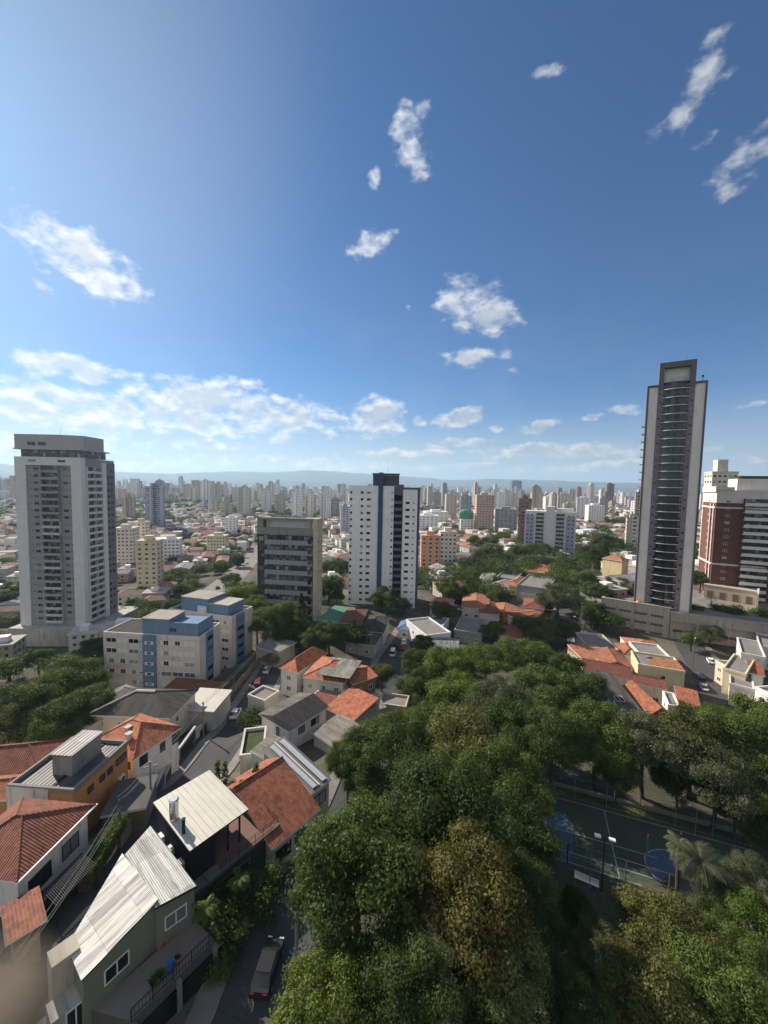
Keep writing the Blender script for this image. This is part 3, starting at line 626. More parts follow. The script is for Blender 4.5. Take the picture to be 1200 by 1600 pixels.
def right_tower():
    A = at(991, 941, 30); u_ = np.array([0.842, -0.540]); B = A+u_*17.8
    O, rz, L, W = frame3(A, B, A+np.array([8.0, 13]))
    t = thing('apartment_tower', 'tallest tower, mauve and cream with a stack of curved dark glass balconies, at right', 'tower', (O[0], O[1], 30), rz)
    ZT = 84.6
    fx = lambda f: f*L
    MB().box(0, L, 0.3, 15, -3, ZT-0.4).build('wall', 'clean_plaster', t, (0.24, 0.20, 0.20))
    for a, b_ in ((.025, .185), (.80, .975)):
        MB().box(fx(a), fx(b_), 0.05, 1.0, -2, ZT-0.6).build('cream_panel', 'clean_plaster', t, (0.72, 0.66, 0.59))
    MB().box(-0.15, fx(.025), -0.25, 15, -3, ZT).box(fx(.975), L+0.15, -0.25, 15, -3, ZT).box(fx(.025), fx(.20), -0.25, 15, ZT-0.8, ZT).box(fx(.80), fx(.975), -0.25, 15, ZT-0.8, ZT).build('edge_trim', 'clean_plaster', t, (0.13, 0.105, 0.11))
    MB().box(fx(.19), fx(.275), -0.35, 6, ZT-2, ZT+8).box(fx(.715), fx(.81), -0.35, 6, ZT-2, ZT+8).box(fx(.275), fx(.715), -0.35, 6, ZT+6, ZT+8).build('crown_portal', 'clean_plaster', t, (0.145, 0.12, 0.125))
    MB().box(fx(.275), fx(.715), 1.6, 5.5, ZT-2, ZT+6).build('crown_wall', 'clean_plaster', t, (0.66, 0.62, 0.56))
    MB().box(fx(.19), fx(.275), -0.2, 1, -2, ZT-2).box(fx(.715), fx(.81), -0.2, 1, -2, ZT-2).build('mauve_strip', 'clean_plaster', t, (0.215, 0.175, 0.185))
    NF = 28; FH = (ZT+1.0)/NF
    w = fx(.715)-fx(.275)
    def arc(r0, n=10, bulge=1.7): return [(-w/2+w*i/n, r0-bulge*math.sin(math.pi*(0.08+0.84*i/n))) for i in range(n+1)]
    b = MB()
    P = arc(0.0)+[(w/2, 0.4), (-w/2, 0.4)]
    b.prism(P, -0.18, 0.10, 0)
    Q = arc(0.0); Q2 = arc(0.12)
    for i in range(len(Q)-1):
        b.poly([(*Q[i], 0.10), (*Q[i+1], 0.10), (*Q[i+1], 1.05), (*Q[i], 1.05)], 1); b.poly([(*Q2[i+1], 0.10), (*Q2[i], 0.10), (*Q2[i], 1.05), (*Q2[i+1], 1.05)], 1); b.poly([(*Q[i], 1.05), (*Q[i+1], 1.05), (*Q2[i+1], 1.05), (*Q2[i], 1.05)], 2)
    G2 = arc(0.9, bulge=1.5)
    for i in range(len(G2)-1): b.poly([(*G2[i], 0.1), (*G2[i+1], 0.1), (*G2[i+1], FH-0.3), (*G2[i], FH-0.3)], 3)
    me = b.mesh('balcony', ['plain_paint', 'black_glass', 'grey_metal', 'black_glass'])
    for k in range(NF): put('balcony', me, t, (0.55, 0.52, 0.48), ((fx(.275)+fx(.715))/2, 0.1, FH*k))
    windows(t, [(fx(.225)+0.1, -0.2, 1.1+FH*k, FR, 0.6, 0.75) for k in range(NF-1)]+[(fx(.765), -0.2, 1.1+FH*k, FR, 0.6, 0.75) for k in range(NF-1)], 'bare')
    MB().box(fx(.45), fx(.62), 0.6, 1.6, ZT+0.5, ZT+2.6).build('crown_box', 'clean_plaster', t, (0.52, 0.50, 0.47))
    MB().tube((L-1, 4, ZT), (L-1, 4, ZT+3), 0.08, 0.08, 5).box(L-1.3, L-0.7, 3.7, 4.3, ZT+2.2, ZT+2.9).build('antenna', 'dark_metal', t)
    sm = MB().box(-1.0, 0, -1.5, 1.5, -0.15, 0.1).box(-1.0, -0.9, -1.5, 1.5, 0.1, 1.0).mesh('side_balcony', ['plain_paint'])
    for k in range(6, NF-4): put('side_balcony', sm, t, (0.48, 0.46, 0.42), (-0.1, 9, FH*k))
right_tower()

def podium_walls():
    A = G(938, 1003, 0); B = G(1046, 1010, 0)
    z = 30.2
    A2 = at(940, 934, z); B2 = at(1048, 951, z)
    O, rz, L, W = frame3(A2, B2, A2+np.array([3, 9]))
    t = thing('podium_wall', 'high block retaining wall with ventilation slots under the tallest tower', 'wall', (O[0], O[1], 10), rz)
    H = z-10
    MB().box(0, L, 0, 1.0, -4, H).build('wall', 'block_wall', t)
    MB().box(-0.1, L+0.2, -0.12, 1.2, H, H+0.25).build('coping', 'stained_concrete', t, (0.33, 0.29, 0.24))
    MB().box(0, 1.0, 1.0, 30, -4, H).build('return_wall', 'block_wall', t)
    for r_ in range(4):
        for c in range(4):
            x0 = 1.2+c*(L-2)/4
            m = MB().box(x0, x0+(L-2)/4-1.2, -0.06, 0.02, H-4.2-3.4*r_, H-3.3-3.4*r_)
            if r_ < 3: m.build('vent_slot', 'plain_paint', t, (0.12, 0.10, 0.085))
    for c in (0, 0.5, 1): MB().box(max(0, c*L-0.25), min(L, c*L+0.25), -0.14, 0.0, -4, H).build('pilaster', 'stained_concrete', t, (0.30, 0.265, 0.22))
    C1 = at(1049, 955, 29.4); D1 = at(1215, 978, 29.0)
    O, rz, L, W = frame3(C1, D1, C1+np.array([3, 9]))
    t = thing('retaining_wall', 'long stained concrete retaining wall running right from the block podium', 'wall', (O[0], O[1], 10), rz)
    MB().box(0.1, L, 0.9, 2.2, -4, 15.5).build('wall', 'block_wall', t)
    MB().box(0, L, 0.2, 1.6, 15.5, 18.9).build('parapet', 'stained_concrete', t, (0.34, 0.30, 0.25))
    MB().box(0, L, 0.05, 1.8, 18.9, 19.2).build('coping', 'stained_concrete', t, (0.36, 0.32, 0.27))
    for c in range(9): MB().box(1+c*L/9, 1+c*L/9+3.0, 0.84, 0.95, 11.5, 12.5).build('vent_slot', 'plain_paint', t, (0.10, 0.085, 0.07))
    # terrace of the towers behind the wall
    P = [at(940, 934, 30.0), at(1048, 951, 30.0), at(1215, 976, 29.0), (175, 150), (190, 195), (90, 175)]
    tag(MB().prism([tuple(map(float, p)) for p in P], 8, 28.8).build('terrace', 'pavement'), None, None, None, 'structure')
podium_walls()

def brick_building():
    t = thing('brick_building', 'red brick apartment block with white bands and glazed balconies, at the right edge', 'building', (142.5, 168, 29), math.atan2(-0.42, 0.9))
    L, W, ZT = 40, 18, 46.5
    MB().box(0.3, L, 0.2, W, -2, ZT-5.5).build('wall', 'brick', t)
    MB().box(0.3, L, 0.2, W, ZT-5.5, ZT).build('top_wall', 'clean_plaster', t, (0.60, 0.57, 0.52))
    MB().box(-0.3, 0.5, -0.25, W, ZT-1, ZT+1.5).box(0.5, 6.0, -0.25, W, ZT, ZT+1.3).build('parapet', 'clean_plaster', t, (0.62, 0.59, 0.54))
    for z in (-2, 14.2, 38.6):
        MB().box(-0.25, L, -0.15, W, z, z+0.7).build('white_band', 'clean_plaster', t, (0.60, 0.57, 0.53))
    MB().box(-0.12, 0.12, 1.5, 2.6, 0, ZT-6).box(-0.12, 0.12, 5.5, 6.6, 0, ZT-6).build('pilaster', 'clean_plaster', t, (0.55, 0.42, 0.38))
    wn = []
    for k in range(14):
        z = 1.0+3.02*k
        if z > ZT-4: break
        wn.append((4.4, 0.2, z+0.9, FR, 1.5, 0.95)); wn.append((32.0, 0.2, z+0.9, FR, 1.5, 0.95))
        wn += [(0.3, 4.0, z+0.9, LR, 0.9, 0.9), (0.3, 9, z+0.9, LR, 1.2, 0.9)]
    windows(t, wn, 'white')
    me = MB().box(0, 9.0, -1.5, 0, -0.3, 0.15, 0).box(0, 9, -1.5, -1.42, 0.15, 1.05, 1).poly([(0.1, -0.06, 0.15), (8.9, -0.06, 0.15), (8.9, -0.06, 2.7), (0.1, -0.06, 2.7)], 2).box(0, 0.15, -1.5, 0, 0.1, 2.8, 3).box(8.85, 9, -1.5, 0, 0.1, 2.8, 3).mesh('balcony', ['plain_paint', 'plain_paint', 'dark_glass', 'brick'])
    for k in range(14):
        for x in (9.4, 21.5): put('balcony', me, t, (0.66, 0.63, 0.57), (x, 0.15, 1.0+3.02*k))
    MB().box(8, 22, 4, 15, ZT, ZT+5).build('penthouse', 'clean_plaster', t, (0.60, 0.57, 0.53))
    MB().box(9, 21, 5, 14, ZT+5, ZT+6.2).build('roof_garden', 'leaf_dark', t)
    # annexe with garage doors in front
    A = at(1100, 925, 31); B = at(1182, 938, 31)
    O, rz, L, W = frame3(A, B, A+np.array([3, 8]))
    t = thing('annexe', 'low beige annexe with brown garage doors at the foot of the brick block', 'building', (O[0], O[1], 27), rz)
    MB().box(0, L, 0, 7, -2, 7.2).build('wall', 'clean_plaster', t, (0.42, 0.36, 0.27))
    MB().box(-0.2, L+0.2, -0.2, 7.2, 7.2, 7.6).build('roof', 'clean_plaster', t, (0.45, 0.41, 0.34))
    for k in range(4): MB().box(1+k*L/4, 1+k*L/4+L/4-2.2, -0.08, 0.1, 1, 5).build('garage_door', 'plain_paint', t, (0.15, 0.10, 0.08))
    MB().box(L, L+0.6, -12, 0, -2, 9).build('end_wall', 'clean_plaster', t, (0.58, 0.54, 0.46))
brick_building()

def blue_apartments():
    z = 33.5
    def block(A, B, C, label, base, blueside):
        O, rz, L, W = frame3(A, B, C)
        t = thing('apartment_block', label, 'building', (O[0], O[1], base), rz)
        H = z-base; FH = 2.82; NF = 6
        grey = (0.54, 0.50, 0.45); blue = (0.125, 0.20, 0.30)
        MB().box(0, L, 0, W, -4, H-0.9).build('wall', 'plaster', t, grey)
        m = MB().box(0, L, 0, 0.3, H-0.9, H).box(0, L, W-0.3, W, H-0.9, H).box(0, 0.3, 0.3, W-0.3, H-0.9, H).box(L-0.3, L, 0.3, W-0.3, H-0.9, H)
        m.build('parapet', 'plaster', t, (0.58, 0.54, 0.49))
        MB().box(0.3, L-0.3, 0.3, W-0.3, H-0.9, H-0.6).build('roof', 'flat_roof', t, None).color = (.35, .35, .36, 1)
        return t, O, rz, L, W, H, FH, NF, grey, blue
    A, B, C = at(161, 987, z), at(312, 995, z), at(342, 975, z)
    t, O, rz, L, W, H, FH, NF, grey, blue = block(A, B, C+(C-B)*0.12, 'grey five storey apartment block with a blue stair strip, nearer of the pair', 17, True)
    sx0, sx1 = 11.3, 15.0
    MB().box(sx0, sx1, -0.35, 0.5, -4, H-0.2).build('stair_strip', 'plaster', t, blue)
    wn = []; sh = []
    for k in range(NF):
        zz = H-0.9-FH*(k+1)+0.95
        for x, w_ in ((2.3, 3.0), (5.45, 3.0), (8.6, 2.9), (17.7, 3.0), (20.9, 3.0), (24.2, 3.0)): wn.append((x, 0, zz, FR, w_, 1.3))
        wn.append((10.6, 0, zz+0.35, FR, 1.2, 0.5)); wn.append((15.7, 0, zz+0.35, FR, 1.2, 0.5)); wn.append((13.15, -0.35, zz+0.1, FR, 2.4, 0.8))
    windows(t, wn, 'mixed')
    MB().box(L-0.2, L+0.25, 3.0, 6.6, -4, H-0.3).build('blue_panel', 'plaster', t, blue)
    windows(t, [(L+0.25, 4.8, H-2.6-FH*k, RR, 2.6, 1.1) for k in range(NF)], 'dark')
    MB().box(10.9, 18.4, 0.35, 7.5, H-0.6, H+3.9).build('roof_house', 'plaster', t, (0.14, 0.23, 0.335))
    MB().box(10.7, 18.6, 0.15, 7.7, H+3.9, H+4.2).build('roof_house_slab', 'stained_concrete', t, (0.30, 0.28, 0.25))
    MB().box(18.4, 26.3, 0.45, 8.2, H-0.6, H+2.6).box(18.4, 26.3, 0.45, 0.75, H+2.6, H+3.3).box(26.0, 26.3, 0.75, 8.2, H+2.6, H+3.3).build('roof_house', 'plaster', t, (0.14, 0.23, 0.335))
    windows(t, [(19.5, 0.45, H+0.7, FR, 1.9, 1.2), (23.0, 0.45, H+0.6, FR, 1.2, 1.4)], 'grey')
    MB().box(0.6, 10.6, 1.0, W-1.0, H-0.6, H-0.25).build('roof_sheet', 'fibre_sheet', t, (0.045, 0.042, 0.042))
    A, B, C = at(316, 957, z), at(362, 963, z), at(378, 947, z)
    t, O, rz, L, W, H, FH, NF, grey, blue = block(A-(B-A)*1.2, B, C+(C-B)*0.1, 'grey apartment block with blue side panel, set back behind its twin', 17, True)
    wn = []
    for k in range(NF):
        zz = H-0.9-FH*(k+1)+0.95
        for x in (2, 5.2, 8.4, L-5.8, L-2.4): wn.append((x, 0, zz, FR, 2.4, 1.2))
    windows(t, wn, 'mixed')
    MB().box(L-0.2, L+0.25, 2.0, 6.0, -4, H-0.3).build('blue_panel', 'plaster', t, blue)
    windows(t, [(L+0.25, 4.0, H-2.6-FH*k, RR, 2.8, 1.1) for k in range(NF)], 'dark')
    MB().box(L-19, L-9, 0.4, 8.5, H-0.6, H+4.0).build('roof_house', 'plaster', t, (0.14, 0.23, 0.335))
    MB().box(L-19.2, L-8.8, 0.2, 8.7, H+4.0, H+4.3).build('roof_house_slab', 'stained_concrete', t, (0.30, 0.28, 0.25))
    MB().box(L-9, L-1.6, 0.6, 8.0, H-0.6, H+2.8).build('roof_house', 'plaster', t, (0.14, 0.23, 0.335))
    MB().box(L-9.2, L-1.4, 0.4, 8.2, H+2.8, H+3.1).build('roof_house_slab', 'stained_concrete', t, (0.36, 0.34, 0.31))
    MB().box(L-12.5, L-9.4, -0.1, 0.5, H-0.4, H+2.0).build('tank_room', 'plaster', t, (0.6, 0.6, 0.6))
blue_apartments()
# ---------------------------------------------------------------- houses
TILE = (0.31, 0.125, 0.07); TILE_D = (0.21, 0.078, 0.048); TILE_O = (0.40, 0.175, 0.095)
WHITE = (0.76, 0.72, 0.65); OFFW = (0.58, 0.53, 0.45); BEIGE = (0.50, 0.42, 0.30); GREY = (0.33, 0.32, 0.30); YELL = (0.58, 0.47, 0.24)
def roof_mb(L, W, kind, rise, ov=0.45, th=0.16, inset=None):
    """mats: 0 covering, 1 gable / underside"""
    b = MB(); x0, x1, y0, y1 = -ov, L+ov, -ov, W+ov
    lo = -th
    if kind == 'flat':
        b.box(x0, x1, y0, y1, lo, th, 1, top=0)
        return b
    if kind == 'shed_back': z = lambda x, y: rise*(y-y0)/(y1-y0)
    if kind == 'shed_front': z = lambda x, y: rise*(y1-y)/(y1-y0)
    if kind == 'shed_left': z = lambda x, y: rise*(x1-x)/(x1-x0)
    if kind == 'shed_right': z = lambda x, y: rise*(x-x0)/(x1-x0)
    if kind.startswith('shed'):
        q = [(x0, y0), (x1, y0), (x1, y1), (x0, y1)]
        up = [(x, y, z(x, y)+th) for x, y in q]; dn = [(x, y, z(x, y)-th*0.3) for x, y in q]
        b.poly(up, 0); b.poly(dn[::-1], 1)
        for i in range(4): j = (i+1) % 4; b.poly([dn[i], dn[j], up[j], up[i]], 1)
        # wall wedge under the slope
        c = [(0, 0), (L, 0), (L, W), (0, W)]
        for i in range(4):
            j = (i+1) % 4; b.poly([(*c[i], -0.3), (*c[j], -0.3), (*c[j], z(*c[j])-0.03), (*c[i], z(*c[i])-0.03)], 2)
        return b
    if kind == 'gable_u': r0, r1 = (x0, (y0+y1)/2), (x1, (y0+y1)/2)
    elif kind == 'gable_v': r0, r1 = ((x0+x1)/2, y0), ((x0+x1)/2, y1)
    else:
        if (x1-x0) >= (y1-y0):
            i = inset if inset is not None else (y1-y0)/2*0.95; i = min(i, (x1-x0)/2-0.2); r0, r1 = (x0+i, (y0+y1)/2), (x1-i, (y0+y1)/2); along = 'u'
        else:
            i = inset if inset is not None else (x1-x0)/2*0.95; i = min(i, (y1-y0)/2-0.2); r0, r1 = ((x0+x1)/2, y0+i), ((x0+x1)/2, y1-i); along = 'v'
    R0, R1 = (*r0, rise), (*r1, rise)
    A, B, C, D = [(x0, y0, 0), (x1, y0, 0), (x1, y1, 0), (x0, y1, 0)]
    if kind in ('gable_u',) or (kind == 'hip' and along == 'u'):
        F = [[A, B, R1, R0], [C, D, R0, R1]]; E = [[B, C, R1], [D, A, R0]]
    else:
        F = [[B, C, R1, R0], [D, A, R0, R1]]; E = [[A, B, R0], [C, D, R1]]
    for p in F: b.poly(p, 0)
    if kind == 'hip':
        for p in E: b.poly(p, 0)
    else:
        for p in E:   # gable wall set back at the wall line, barge closed
            b.poly(p, 2)
    for p, q in ((A, B), (B, C), (C, D), (D, A)): b.poly([(p[0], p[1], lo), (q[0], q[1], lo), q, p], 1)
    b.poly([(x, y, lo) for x, y in ((x0, y0), (x0, y1), (x1, y1), (x1, y0))], 1)
    # ridge caps
    def cap(p, q): b.tube(p, q, 0.12, 0.12, 5, 0)
    if kind == 'hip':
        cap(R0, R1)
        if along == 'u': [cap(*k) for k in ((A, R0), (D, R0), (B, R1), (C, R1))]
        else: [cap(*k) for k in ((A, R0), (B, R0), (C, R1), (D, R1))]
    else: cap(R0, R1)
    return b
def house(label, A, B, C, h=5.5, roof='hip', rise=1.7, rmat='roof_tile', rcol=TILE, wcol=WHITE, wins=None, wmat='plaster', ov=0.45, z=None, base=4.0, cat='house', group=None, name='house', wstyle='white', W=None, auto=True, trim='white_paint', inset=None, pcol=None):
    """A,B,C: photo pixels of three eave corners (front edge A-B, C behind); h: eave height over the ground"""
    if z is None:
        p = G((A[0]+B[0])/2, (A[1]+B[1])/2, h); z = p[2]
    a, b, c = at(*A, z), at(*B, z), at(*C, z)
    O, rz, L, Wd = frame3(a, b, c)
    if W: Wd = W
    gz = z-h-base
    t = thing(name, label, cat, (O[0], O[1], gz), rz, group)
    H = h+base
    MB().box(0, L, 0, Wd, 0, H-0.1).build('wall', wmat, t, wcol)
    if roof == 'parapet':
        m = MB().box(-0.1, L+0.1, -0.1, 0.25, H-0.1, H+0.6).box(-0.1, L+0.1, Wd-0.25, Wd+0.1, H-0.1, H+0.6).box(-0.1, 0.25, 0.25, Wd-0.25, H-0.1, H+0.6).box(L-0.25, L+0.1, 0.25, Wd-0.25, H-0.1, H+0.6)
        m.build('parapet', wmat, t, pcol or tuple(min(1, k*1.05) for k in wcol))
        MB().box(0.25, L-0.25, 0.25, Wd-0.25, H-0.1, H+0.1).build('roof', rmat, t, rcol)
    else:
        o = roof_mb(L, Wd, roof, rise, ov, 0.16, inset).build('roof', [rmat, trim, wmat], t, rcol, (0, 0, H))
    if wins is None and auto:
        wins = []
        for lv in range(max(1, int(h//2.8))):
            zz = base+0.9+2.8*lv
            n = max(1, int(L//3.2))
            for k in range(n): wins.append(((k+0.5)*L/n, 0, zz, FR, 1.3, 1.2))
            n = max(1, int(Wd//3.6))
            for k in range(n):
                wins.append((L, (k+0.5)*Wd/n, zz, RR, 1.2, 1.2)); wins.append((0, (k+0.5)*Wd/n, zz, LR, 1.2, 1.2))
    windows(t, wins or [], wstyle)
    t['L'] = L; t['W'] = Wd; t['H'] = H
    return t, L, Wd, H
def add(t, name, mb, mats, col=None): return mb.build(name, mats, t, col)

def near_left():
    # white house with the big red hipped roof
    t, L, W, H = house('white house with a large red hipped tile roof beside the hedge, at the left edge', (27, 1368), (136, 1262), (62, 1240), h=5.2, z=34, roof='hip', rise=2.3, rcol=TILE_D, W=8.6, ov=0.6, auto=False)
    windows(t, [(2.3, 0, 5.4, FR, 2.6, 2.0), (6.0, 0, 5.6, FR, 2.2, 1.9)], 'dark')
    add(t, 'gutter', MB().box(-0.75, L+0.75, -0.78, -0.6, H-0.18, H-0.02), 'white_paint')
    add(t, 'ledge', MB().box(0, L, -0.9, 0, 4.2, 4.4), 'stained_concrete', (0.36, 0.34, 0.31))
    # orange house with dark sheet roof and concrete tank
    t, L, W, H = house('orange rendered building with ribbed grey roof behind a parapet', (13, 1232), (114, 1240), (195, 1164), h=7.2, z=34, roof='parapet', rmat='ribbed_sheet', pcol=(0.22, 0.20, 0.18), rcol=(0.13, 0.13, 0.135), wcol=(0.50, 0.235, 0.085), W=9.6, auto=False, base=6)
    add(t, 'end_wall', MB().box(-0.14, 5.6, -0.16, -0.1, 3, H+0.4), 'stained_concrete', (0.55, 0.52, 0.47))
    windows(t, [(L+0.1, 2.6, H-1.9, RR, 0.9, 0.9), (L+0.1, 4.6, H-1.9, RR, 0.9, 0.9), (L+0.1, 6.0, H-1.9, RR, 0.9, 0.9), (L+0.1, 8.2, H-1.8, RR, 1.9, 1.0)], 'dark')
    add(t, 'valley_gutter', MB().box(5.2, 5.7, 0.3, W-0.3, H+0.1, H+0.22), 'dark_metal')
    tk = add(t, 'tank_house', MB().box(3.6, 6.4, 2.6, 7.6, H+0.1, H+3.0), 'stained_concrete', (0.27, 0.255, 0.23))
    MB().box(3.4, 6.6, 2.4, 7.8, H+3.0, H+3.12).build('tank_roof', 'ribbed_sheet', tk, (0.26, 0.255, 0.245))
    a = thing('air_conditioner', 'white air conditioner box on the orange wall above the carport', 'air conditioner', (0, 0, 0))
    p = at(190, 1218, 29.6); a.location = (p[0], p[1], 29.4); a.rotation_euler = (0, 0, math.atan2(9.4, 0.5))
    MB().box(-0.55, 0.55, -0.2, 0.25, 0, 0.75).build('case', 'white_paint', a)
    g = MB(); g.tube((0.12, -0.2, 0.38), (0.12, -0.24, 0.38), 0.28, n=14); g.build('fan_grille', 'dark_metal', a)
    # carport roof in front of the orange building
    t, L, W, H = house('flat dark carport roof against the orange wall', (160, 1275), (226, 1262), (252, 1214), h=3.0, z=30.2, roof='flat', rmat='flat_roof', rcol=(0.5, 0.5, 0.5), wcol=(0.12, 0.11, 0.10), W=6.0, auto=False, base=1, cat='carport', name='carport', ov=0.2, trim='plaster')
    # red tile roofs further left
    house('low house with a red hipped tile roof and small skylight behind the orange building', (-70, 1218), (60, 1205), (98, 1158), h=4.5, z=31, roof='hip', rise=2.2, rcol=TILE_D, wcol=BEIGE, ov=0.5)
    house('small red tile roof at the left edge beyond the white house', (-60, 1252), (22, 1246), (40, 1212), h=4.0, z=31.5, roof='hip', rise=1.2, rcol=TILE, wcol=(0.42, 0.22, 0.10), ov=0.4)
    # orange hipped roof with two chimneys
    t, L, W, H = house('white house with an orange hipped tile roof and two square chimneys', (145, 1158), (209, 1183), (263, 1132), h=5.6, z=31, roof='hip', rise=2.4, rcol=(0.42, 0.16, 0.085), wcol=WHITE, ov=0.5, auto=False, base=5)
    windows(t, [(L, 1.6, H-2.3, RR, 1.4, 1.6), (L, 5.0, H-2.3, RR, 1.0, 1.6), (L, 7.6, H-2.4, RR, 1.6, 1.8), (L-1.4, 0, H-2.3, FR, 1.2, 1.2)], 'dark')
    for k, (x, y) in enumerate(((L*0.47, W*0.34), (L*0.66, W*0.2))):
        c = add(t, 'chimney', MB().box(x-0.35, x+0.35, y-0.35, y+0.35, H+0.6, H+2.0), 'plaster', (0.62, 0.57, 0.5))
        MB().box(x-0.5, x+0.5, y-0.5, y+0.5, H+2.0, H+2.12).build('chimney_cap', 'stained_concrete', c, (0.45, 0.42, 0.38))
    # dark fibre roof
    t, L, W, H = house('wide low house with a dark grey hipped sheet roof and white eaves', (142, 1115), (265, 1120), (312, 1080), h=6.2, z=28, roof='hip', rise=2.3, rmat='fibre_sheet', rcol=(0.085, 0.08, 0.075), wcol=OFFW, ov=0.5, base=6, inset=6.5)
    add(t, 'ridge_cap', MB().tube((5.9, W/2, H+2.36), (L-5.9, W/2, H+2.36), 0.24, n=6).tube((-0.4, -0.4, H+0.15), (5.9, W/2, H+2.36), 0.2, n=6), 'white_paint')
    t, L, W, H = house('pale flat canopy roof on white posts beside the dark sheet roof', (283, 1108), (333, 1112), (347, 1082), h=4.6, z=25.3, roof='shed_back', rise=0.5, rmat='seamed_metal', rcol=(0.50, 0.47, 0.41), wcol=(0.42, 0.40, 0.36), auto=False, base=3, cat='canopy', name='canopy', ov=0.3)
    house('small stained concrete outbuilding with an open top by the dark roofed house', (117, 1137), (142, 1140), (163, 1112), h=4.0, z=26.5, roof='parapet', rmat='flat_roof', rcol=None, wcol=(0.42, 0.38, 0.33), wmat='stained_concrete', auto=False, base=6, cat='outbuilding', name='outbuilding')
    house('long white shed roof edge behind the dark sheet roof', (152, 1092), (168, 1098), (196, 1072), h=6.0, z=27.5, roof='flat', rise=0, rmat='flat_roof', rcol=None, wcol=WHITE, auto=False, base=5, cat='shed', name='shed')
    house('low brick red roofed shed at the foot of the blue striped apartments', (252, 1082), (330, 1090), (338, 1070), h=3.2, z=22.6, roof='shed_back', rise=0.6, rcol=TILE_D, wcol=(0.25, 0.13, 0.09), auto=False, base=3, cat='shed', name='shed')
    # tile canopy bottom left
    t, L, W, H = house('small red tile gate canopy at the bottom left corner', (20, 1478), (62, 1452), (20, 1415), h=2.8, z=33.0, roof='shed_front', rise=0.8, rcol=TILE_D, wcol=(0.35, 0.27, 0.18), auto=False, base=2, cat='canopy', name='canopy', ov=0.5)
    # boundary walls and gates along the street
    def bwall(label, pts, h, col, mat='plaster', th=0.22, gate=None, cat='wall', name='boundary_wall'):
        P = [G(*p, 0)[:2] for p in pts]
        z0 = min(T(*p) for p in P)
        t = thing(name, label, cat, (P[0][0], P[0][1], z0))
        o = np.array(P[0]); b = MB()
        for p, q in zip(P, P[1:]):
            p, q = np.array(p), np.array(q); L = np.linalg.norm(q-p); u = (q-p)/L; n = max(1, int(L/4))
            for k in range(n):
                a, c = p+(q-p)*k/n, p+(q-p)*(k+1)/n; m = (a+c)/2; zz = T(*m)-z0
                za, zc = T(*a)-z0, T(*c)-z0; v_ = np.array([-u[1], u[0]])*th/2; a_, c_ = a-o, c-o
                k8 = [(*(a_-v_), za-1.5), (*(c_-v_), zc-1.5), (*(c_+v_), zc-1.5), (*(a_+v_), za-1.5), (*(a_-v_), za+h), (*(c_-v_), zc+h), (*(c_+v_), zc+h), (*(a_+v_), za+h)]
                for q8 in ((0, 1, 5, 4), (2, 3, 7, 6), (4, 5, 6, 7)): b.poly([k8[i8] for i8 in q8])
                if k == 0: b.poly([k8[i8] for i8 in (3, 0, 4, 7)])
                if k == n-1: b.poly([k8[i8] for i8 in (1, 2, 6, 5)])
        b.build('wall', mat, t, col)
        if gate:
            for (f0, f1, gcol) in gate:
                p, q = np.array(P[0]), np.array(P[-1]); u = (q-p)/np.linalg.norm(q-p); a, c = p+(q-p)*f0, p+(q-p)*f1; m = (a+c)/2
                zz = T(*m)-z0
                g = MB().obox(m-o, u, np.linalg.norm(c-a), th+0.14, zz-0.1, zz+h-0.25)
                g.build('gate', 'plain_paint', t, gcol)
                MB().obox(m-o, u, np.linalg.norm(c-a)+0.4, th+0.2, zz+h-0.25, zz+h+0.1).build('gate_lintel', 'plaster', t, (0.5, 0.48, 0.44))
        return t
    bwall('grey boundary wall with a blue steel gate along the pavement', [(226, 1266), (274, 1196)], 2.3, (0.34, 0.32, 0.29), gate=[(0.28, 0.55, (0.035, 0.06, 0.11)), (0.62, 0.9, (0.05, 0.05, 0.05))])
    bwall('white topped street wall with dark garage doors beside the canopy', [(276, 1192), (345, 1113)], 2.3, (0.48, 0.46, 0.42), gate=[(0.05, 0.35, (0.03, 0.03, 0.03)), (0.45, 0.75, (0.025, 0.025, 0.03))])
    bwall('olive stained boundary wall beside the lamp pole', [(188, 1328), (224, 1270)], 2.3, (0.17, 0.15, 0.115), 'stained_concrete')
    bwall('white garden wall below the hedge', [(130, 1388), (192, 1312)], 1.6, (0.55, 0.53, 0.48))
    bwall('long dry-stained wall climbing beside the parked silver car', [(356, 1092), (432, 1002)], 2.2, (0.22, 0.19, 0.155), 'stained_concrete')
    bwall('low brick wall with a white cap under the blue striped apartments', [(330, 1100), (358, 1078)], 2.6, (0.30, 0.17, 0.12))
    bwall('black bar fence in front of the white house at the left edge', [(40, 1460), (128, 1392)], 1.8, (0.02, 0.02, 0.02), 'plain_paint', 0.08, cat='fence', name='fence')
    P = [at(px, py, 32.2) for px, py in ((88, 1415), (150, 1352), (128, 1325), (66, 1392))]
    t = thing('pergola', 'dark slatted pergola over the driveway beside the white house', 'pergola', (P[0][0], P[0][1], 28.0))
    o = P[0]; e1, e2 = P[1]-o, P[3]-o
    for k in range(25):
        a, c = e1*k/24, e1*k/24+e2; MB().tube((*a, 4.2), (*c, 4.2), 0.06, n=4).build('slat', 'dark_metal', t)
    for f in (0.05, 0.5, 0.95): MB().tube((*(e2*f), 4.08), (*(e1+e2*f), 4.08), 0.07, n=4).build('beam', 'dark_metal', t)
    for q in ((0, 0), (1, 0), (0, 1), (1, 1)): c = e1*q[0]+e2*q[1]; MB().tube((*c, -1), (*c, 4.2), 0.09, n=6).build('post', 'dark_metal', t)
near_left()

